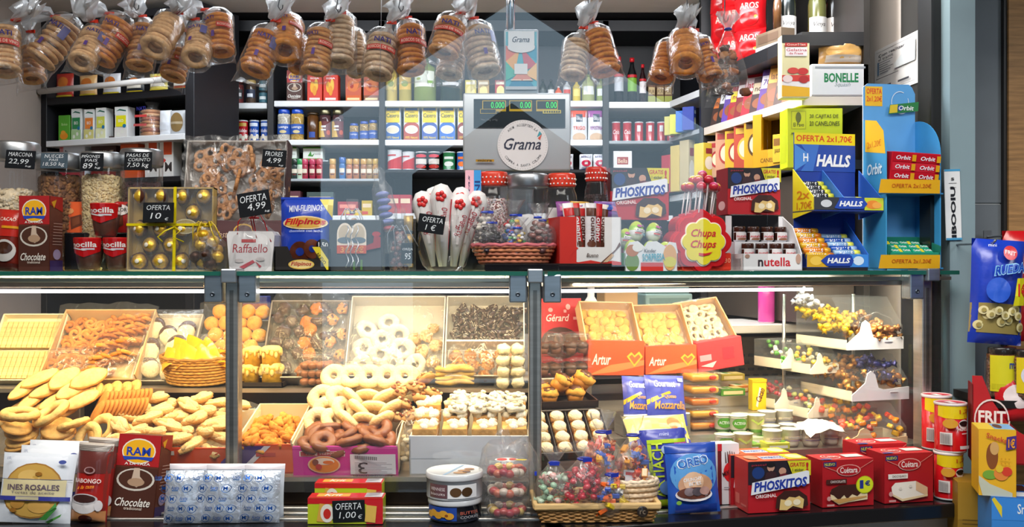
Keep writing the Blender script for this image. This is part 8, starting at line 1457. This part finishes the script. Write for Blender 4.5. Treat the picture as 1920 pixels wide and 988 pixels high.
def top_phos():return [('r',0,0,1,1,'e0643c'),('r',.3,.25,.68,.7,'e8e8f0'),('t','PHOSKITOS',.32,.35,.66,.6,'2a50b0',{'b':1}),('r',.68,.1,1,.9,'e8d828'),('e',.85,.5,.12,.3,'f0e8b0'),('e',.15,.5,.1,.3,'d8a080')]
b = bb(1394,1528,864,-.195,ZL)
m = rb(M(),b.w*.93,b.h,.085,'b81824',phos_art(),top=top_phos(),left=[('r',0,0,1,1,'c43434'),('r',.1,.1,.4,.3,'d86a60'),('r',.5,.1,.9,.14,'d86a60')]); solo('cake_box',m,'red cake box with tilted white nameplate at the front of the ledge','box',b.loc,b.rz-.05)
q = b.loc+Matrix.Rotation(.19,3,'Z') @ Vector((-.008,.09,0)); m = rb(M(),b.w*.93,b.h,.085,'b81824',phos_art(),top=top_phos(),left=[('r',0,0,1,1,'c43434')]); solo('cake_box',m,'red cake box with only its top showing, behind the front nameplate one','box',q,b.rz-.05)
def cue(choc,price):return [('r',0,0,1,1,'b01620'),('t','NUEVO',.05,.88,.24,.95,'d8d838',{'b':.6}),('p',[(.02,.87),(.02,.97),(.27,.97),(.27,.87)],'2a2c70'),('t','NUEVO',.04,.89,.24,.95,'d8d838',{'b':.6}),('p',[(.05,.88),(.30,.76),(.30,.745),(.04,.865)],'d87a70'),('p',[(.98,.98),(.70,.80),(.70,.785),(.98,.96)],'d87a70'),('e',.50,.78,.235,.125,'e8a8a0'),('e',.50,.78,.215,.11,'b01620'),('t','Cuétara',.33,.725,.67,.85,'f4e4e0',{'b':.8}),('r',.06,.50,.46,.60,'4a1c18' if choc else 'ece4dc'),('t','CHOCOLATE' if choc else 'CHOCO BLANCO',.14,.525,.43,.575,'e8dcd8' if choc else '5a4038',{'b':.5})]+([('p',[(.14,.36),(.3,.46),(.6,.46),(.86,.38),(.86,.14),(.5,.10),(.3,.06),(.14,.18)],'e8d4a8'),('p',[(.12,.30),(.16,.40),(.3,.47),(.6,.48),(.84,.42),(.87,.30),(.8,.27),(.74,.3),(.66,.22),(.56,.27),(.46,.17),(.4,.26),(.3,.15),(.2,.26)],'3e1c14'),('p',[(.16,.17),(.84,.22),(.84,.19),(.3,.08)],'c89858')] if choc else [('p',[(.12,.34),(.2,.42),(.62,.44),(.86,.30),(.86,.12),(.34,.04),(.14,.16)],'f0e8dc'),('p',[(.62,.44),(.86,.30),(.86,.12),(.62,.25)],'e0b890'),('p',[(.14,.16),(.34,.04),(.86,.12),(.86,.16),(.34,.09),(.14,.20)],'e4cba0'),('e',.3,.3,.03,.03,'dcd4c8'),('e',.5,.34,.03,.03,'dcd4c8')])+([('e',.80,.46,.17,.19,'b8c820'),('e',.80,.46,.155,.175,'d8e024'),('t','1',.70,.38,.77,.56,'20308a',{'b':2}),('t','€',.80,.44,.90,.55,'20308a',{'b':1.5})] if price else [])+[('e',.1,.2,.04,.05,'d09a98'),('r',.06,.04,.2,.08,'d09a98')]
def cue_top():return [('r',0,0,1,1,'c82830'),('e',.32,.5,.18,.3,'f0d0c8'),('e',.32,.5,.16,.25,'c82830'),('t','Cuétara',.2,.38,.44,.62,'f4e4e0',{'b':.6}),('r',.56,.3,.92,.7,'f0e8e4'),('r',0,.0,.2,.15,'4a50a0')]
for k,(x0,x1,yt,d,ch,pr,lb) in enumerate(((1534,1646,862,-.185,1,1,'red box of chocolate-iced cakes with a yellow 1€ disc'),(1650,1758,850,-.185,0,0,'red box of white-iced cakes beside the crisp tubes'))):
    b = bb(x0,x1,yt,d,ZL); m = rb(M(),b.w*.95,b.h,.085,'b01620',cue(ch,pr),top=cue_top(),left=[('r',0,0,1,1,'a01420')]); solo('cake_box',m,lb,'box',b.loc,b.rz-.02)
    if k:
        q = b.loc+Matrix.Rotation(.22,3,'Z') @ Vector((-.02,.088,.0)); m = rb(M(),b.w*.95,b.h*1.08,.085,'b01620',cue(0,0),top=cue_top()); solo('cake_box',m,'red cake box behind the white-iced one on the ledge','box',q,b.rz-.02)
# crisp tubes
def tubecan(px,pw_,yt,d,zs,label):
    b = bb(px-pw_/2,px+pw_/2,yt,d,zs); r = b.w/2; h = b.h; t = thing('crisp_tube',label,'crisp tube',b.loc+Vector((b.x*r/(CD+b.y),r,0)),b.rz-.1); m = M(); m.lathe([(r*.93,0),(r*.96,.002),(r*.95,.005),(r*.95,h*.96)],26,['d0d4d8','d0d4d8','c4161e'],'gloss')
    m.art([('r',0,.74,1,.97,'e8d020'),('p',[(0,.74),(.2,.70),(.5,.69),(.8,.70),(1,.74),(1,.76),(0,.76)],'e8d020'),('t','1,20',.5,.80,.9,.9,'c86820',{'b':1,'rot':.05}),('e',.62,.58,.14,.10,'e8e0dc'),('e',.62,.60,.13,.05,'221c1c'),('e',.62,.56,.1,.025,'221c1c'),('t','PRINGLES',.45,.44,.82,.50,'f0e8e8',{'b':1}),('r',.55,.37,.75,.39,'e8dcdc'),('r',.08,.14,.34,.40,'e4e0e0')]+[('r',.09+.022*k,.16,.098+.022*k,.38,'404048') for k in range(10)]+[('r',.48,.06,.72,.13,'d8d8dc'),('e',.3,.6,.14,.10,'d8a038')],fcyl(r*.955,h*.94,-1.4,1.4,.005),'gloss',n=8); part('tube',m,t)
    m = M(); m.lathe([(r*.98,h*.945),(r,h*.95),(r,h*.99),(r*.94,h),(r*.9,h*.985),(0,h*.985)],26,['e0d8dc','e0d8dc','f0e4e6','e8c8cc','d84a58'],'gloss'); m.art([('r',.38,.3,.60,.7,'f0e8ea')],lambda u,v,l:((u-.5)*2*r,(v-.5)*2*r,h*.986+l)); part('lid',m,t); return zs+h
z = tubecan(1778,54,850,-.20,ZL,'red crisp tube standing on the ledge under another one')
tubecan(1782,60,757,-.205,z,'red and yellow crisp tube stacked on the front one')
m = M(); q = P(1756,840,-.10); m.rbox(-.04,.04,.0,.08,ZL,ZL+.115,'2a2320','gloss',.003,1); solo('display_riser',m,'dark block under the rear crisp tube','stand',(q.x,q.y,0),.24)
tubecan(1756,56,742,-.10,ZL+.1155,'red crisp tube standing behind the stacked pair')
# ================================================================ the neighbour's snacks at the right edge
def pr(x0,x1,yt,yb,y):
    s = (CD+y)/F; return (x1-x0)*s,(yb-yt)*s,Vector((((x0+x1)/2-960)*s,y,CZ-(yb-494)*s))
w,h,p = pr(1836,1935,640,760,.32); m = M(); m.box(-.02,.60,0,.30,0,.02,'1c1a1a','black'); solo('snack_shelf',m,'dark shelf carrying the snack jars at the right edge','shelf',(1.33,.08,1.3-(745-494)*2.75/F-.02))
w,h,p = pr(1815,1912,448,645,.12); m = M(); pillow(m,w,h,.09,'1c3cb4',[('r',0,.10,1,.38,'9a8a50')]+[('e',.12+.13*k,.17+.06*(k % 3)+.04*(k % 2),.085,.045,'dcd29a') for k in range(7)]+[('e',.12+.13*k,.17+.06*(k % 3)+.04*(k % 2),.045,.022,'9a8a50') for k in range(7)]+[('e',.16+.13*k,.31-.04*(k % 2),.08,.04,'e4daa8') for k in range(6)]+[('e',.16+.13*k,.31-.04*(k % 2),.04,.02,'a89858') for k in range(6)]+[('e',.60,.86,.13,.07,'d03038'),('t','FRIT',.50,.84,.70,.88,'f0e8e8',{'b':1,'rot':-.1}),('t','RUEDAS',.28,.66,.98,.76,'8ac4ec',{'b':3,'i':.2,'rot':.1}),('t','RUEDAS',.30,.67,.96,.75,'1c48b8',{'b':1,'i':.2,'rot':.1}),('e',.38,.50,.22,.12,'2a58c8'),('p',[(.66,.36),(1,.38),(1,.64),(.72,.62)],'d8d020'),('t','1€',.74,.45,.94,.58,'d02428',{'b':1.5}),('t','mini',.2,.91,.34,.94,'d0dcf0')],'pack',12); solo('crisp_bag',m,'blue bag of ring snacks with a yellow 1€ badge','bag of snacks',p,rot=(-.08,.07,-.1))
w,h,p = pr(1885,1985,432,640,.22); m = M(); pillow(m,w,h,.08,'b8141c',[('t','FRIT',.1,.78,.5,.84,'f0d8d8',{'b':.8}),('e',.3,.5,.22,.14,'e8e0d8'),('e',.3,.5,.18,.11,'b8141c'),('e',.2,.75,.12,.06,'d89848')],'pack',15); solo('crisp_bag',m,'red snack bag cut off by the right edge','bag of snacks',p,rot=(-.05,0,-.1))
w,h,p = pr(1850,1908,648,745,.17); jar('snack_jar','brown nut jar with a yellow label on the neighbouring shelf','jar',1878,58,650,'.14',1.3-(745-494)*2.75/F+.0005,(['6a4428','7a5030','5a3820'],.86,.009),'2a2624',[('r',.05,.15,1,.85,'d8d020'),('r',.1,.2,.95,.3,'c8c018'),('t','mini',.5,.6,.8,.75,'20409a',{'b':.8}),('r',.6,.2,.95,.32,'d84028')])
jar('snack_jar','second nut jar with a yellow label, cut off by the right edge','jar',1922,44,655,'.10',1.3-(745-494)*2.75/F+.0005,(['6a4428','7a5030','5a3820'],.86,.009),'2a2624',[('r',.05,.15,1,.85,'e0c818'),('e',.5,.5,.3,.2,'d8d8e8')])
w,h,p = pr(1828,1935,706,870,.02); t = thing('display_box','red cut-out cardboard display box with a round white-ringed badge','display box',p,-.32); m = M(); m.prism([(-w/2,0),(w/2,0),(w/2,h*.28),(w*.12,h*.42),(-w*.18,h*.72),(-w*.34,h),(-w/2,h)],0,.003,'b81820','card','a87848'); m.prism([(-w/2,0),(w/2,0),(w/2,h*.2),(-w/2,h*.9)],.09,.093,'8a1218'); m.box(-w/2,w/2,0,.09,0,.004,'a0161c'); m.box(-w/2,-w/2+.003,0,.09,0,h*.9,'8a1218')
it = []
for q in range(24):
    a = 2*PI*q/24; a2 = 2*PI*(q+1)/24; it.append(('p',[(.31+.285*math.cos(a),.50+.24*math.sin(a)),(.31+.285*math.cos(a2),.50+.24*math.sin(a2)),(.31+.262*math.cos(a2),.50+.22*math.sin(a2)),(.31+.262*math.cos(a),.50+.22*math.sin(a))],'e8d8d4'))
m.art(it+[('t','FRIT',.09,.47,.53,.61,'f0e4e0',{'b':1.5}),('t','RAVICH',.15,.37,.50,.43,'e8d4d0',{'b':1})],ffront(w,h)); part('box',m,t)
w2,h2,p2 = pr(1868,1960,700,790,.10); m = M(); pillow(m,w2,h2,.06,'c81c24',[('e',.4,.5,.3,.25,'e8d8d8')],'pack',21); solo('crisp_bag',m,'small red packet inside the red display box','packet',p2+Vector((0,.0,0)),rot=(-.2,0,0))
w,h,p = pr(1838,1902,806,930,-.12); m = rb(M(),w,h,.11,'e8b41c',[('r',0,0,1,1,'ecb422'),('e',.36,.60,.16,.20,'8a4c20'),('e',.42,.72,.12,.10,'d8a868'),('p',[(0,.30),(.3,.18),(.9,.06),(.9,.0),(.1,.0),(0,.2)],'c8ccb8'),('e',.3,.32,.2,.07,'78a838'),('e',.6,.34,.2,.10,'e88a38'),('e',.75,.38,.14,.07,'d84028'),('e',.55,.42,.1,.06,'e8c030'),('t','Snacks',.2,.84,.75,.92,'c84a30',{'b':.8,'rot':-.15}),('p',[(.72,.70),(1,.74),(1,.93),(.74,.9)],'4a2c80'),('t','1€',.78,.74,.96,.88,'f0a028',{'b':1.5})]+[('e',.6+.1*(k % 3),.5+.07*(k//3),.02,.015,'d89818') for k in range(6)],right=[('r',0,0,1,1,'b8901c'),('r',.2,.12,.5,.35,'d8d8dc'),('r',.1,.8,.9,.92,'5a3a88'),('r',.2,.5,.8,.54,'8a6a18')],top=[('r',0,0,1,1,'e8c838'),('r',.45,.1,1,.9,'7ab0e0'),('e',.6,.5,.12,.3,'5a3828')]); solo('snack_box',m,'yellow snack box with a purple badge on the neighbouring pile','box',p,-.28)
pz = p.z
w,h,p = pr(1812,1880,905,1010,-.02); m = rb(M(),w*1.2,1.0-.0,.12,'9a7418',[('r',0,.9,1,1,'a88020')]+[('r',.1,.90-.01*k,.9,.902-.01*k,'7a5a14') for k in range(6)]); solo('snack_case',m,'dull yellow case standing under the snack boxes','box',(p.x+.0,.0,CZ-(905-494)*(2.6)/F-1.0),-.2)
w,h,p = pr(1855,1945,935,1010,-.16); m = rb(M(),w,.28,.16,'3a88d8',[('r',0,.8,1,1,'3a8ae0'),('p',[(0,.98),(.2,.82),(.2,.92),(.05,1)],'e8d030'),('t','Snacks',.5,.86,.95,.95,'e8f0f8',{'b':.8})],top=[('r',0,0,1,1,'2a70c8'),('r',.05,.5,.95,.95,'3a1a18'),('r',.4,.1,.9,.4,'e8f0f8')]); solo('snack_box',m,'blue open snack box at the lower right corner','box',(p.x+.02,-.14,pz-.28-.0005),-.2)
m = M()
for px,py,y,lb in ((1862,456,.12,'steel peg holding the blue ring snack bag'),(1930,440,.22,'steel peg holding the red snack bag at the right edge')):
    s_ = (CD+y)/F; x = (px-960)*s_; z = CZ-(py-494)*s_; m = M(); m.tube([(x,.475,z),(x,y+.0,z),(x,y-.015,z+.008)],.003,8,'9a9ea2','metal'); m.box(x-.012,x+.012,.466,.471,z-.02,z+.02,'9a9ea2','metal')
    solo('bag_peg',m,lb,'hook')
# set each built-in-place thing's origin at its own base
for o in [q for q in C.objects if q.type == 'EMPTY' and q.parent is None and q.location.length < 1e-6]:
    ps = [c.matrix_basis @ v.co for c in o.children for v in c.data.vertices]
    if not ps:continue
    b = Vector(((min(p.x for p in ps)+max(p.x for p in ps))/2,(min(p.y for p in ps)+max(p.y for p in ps))/2,min(p.z for p in ps))); o.location = b
    for c in o.children:c.location = c.location-b
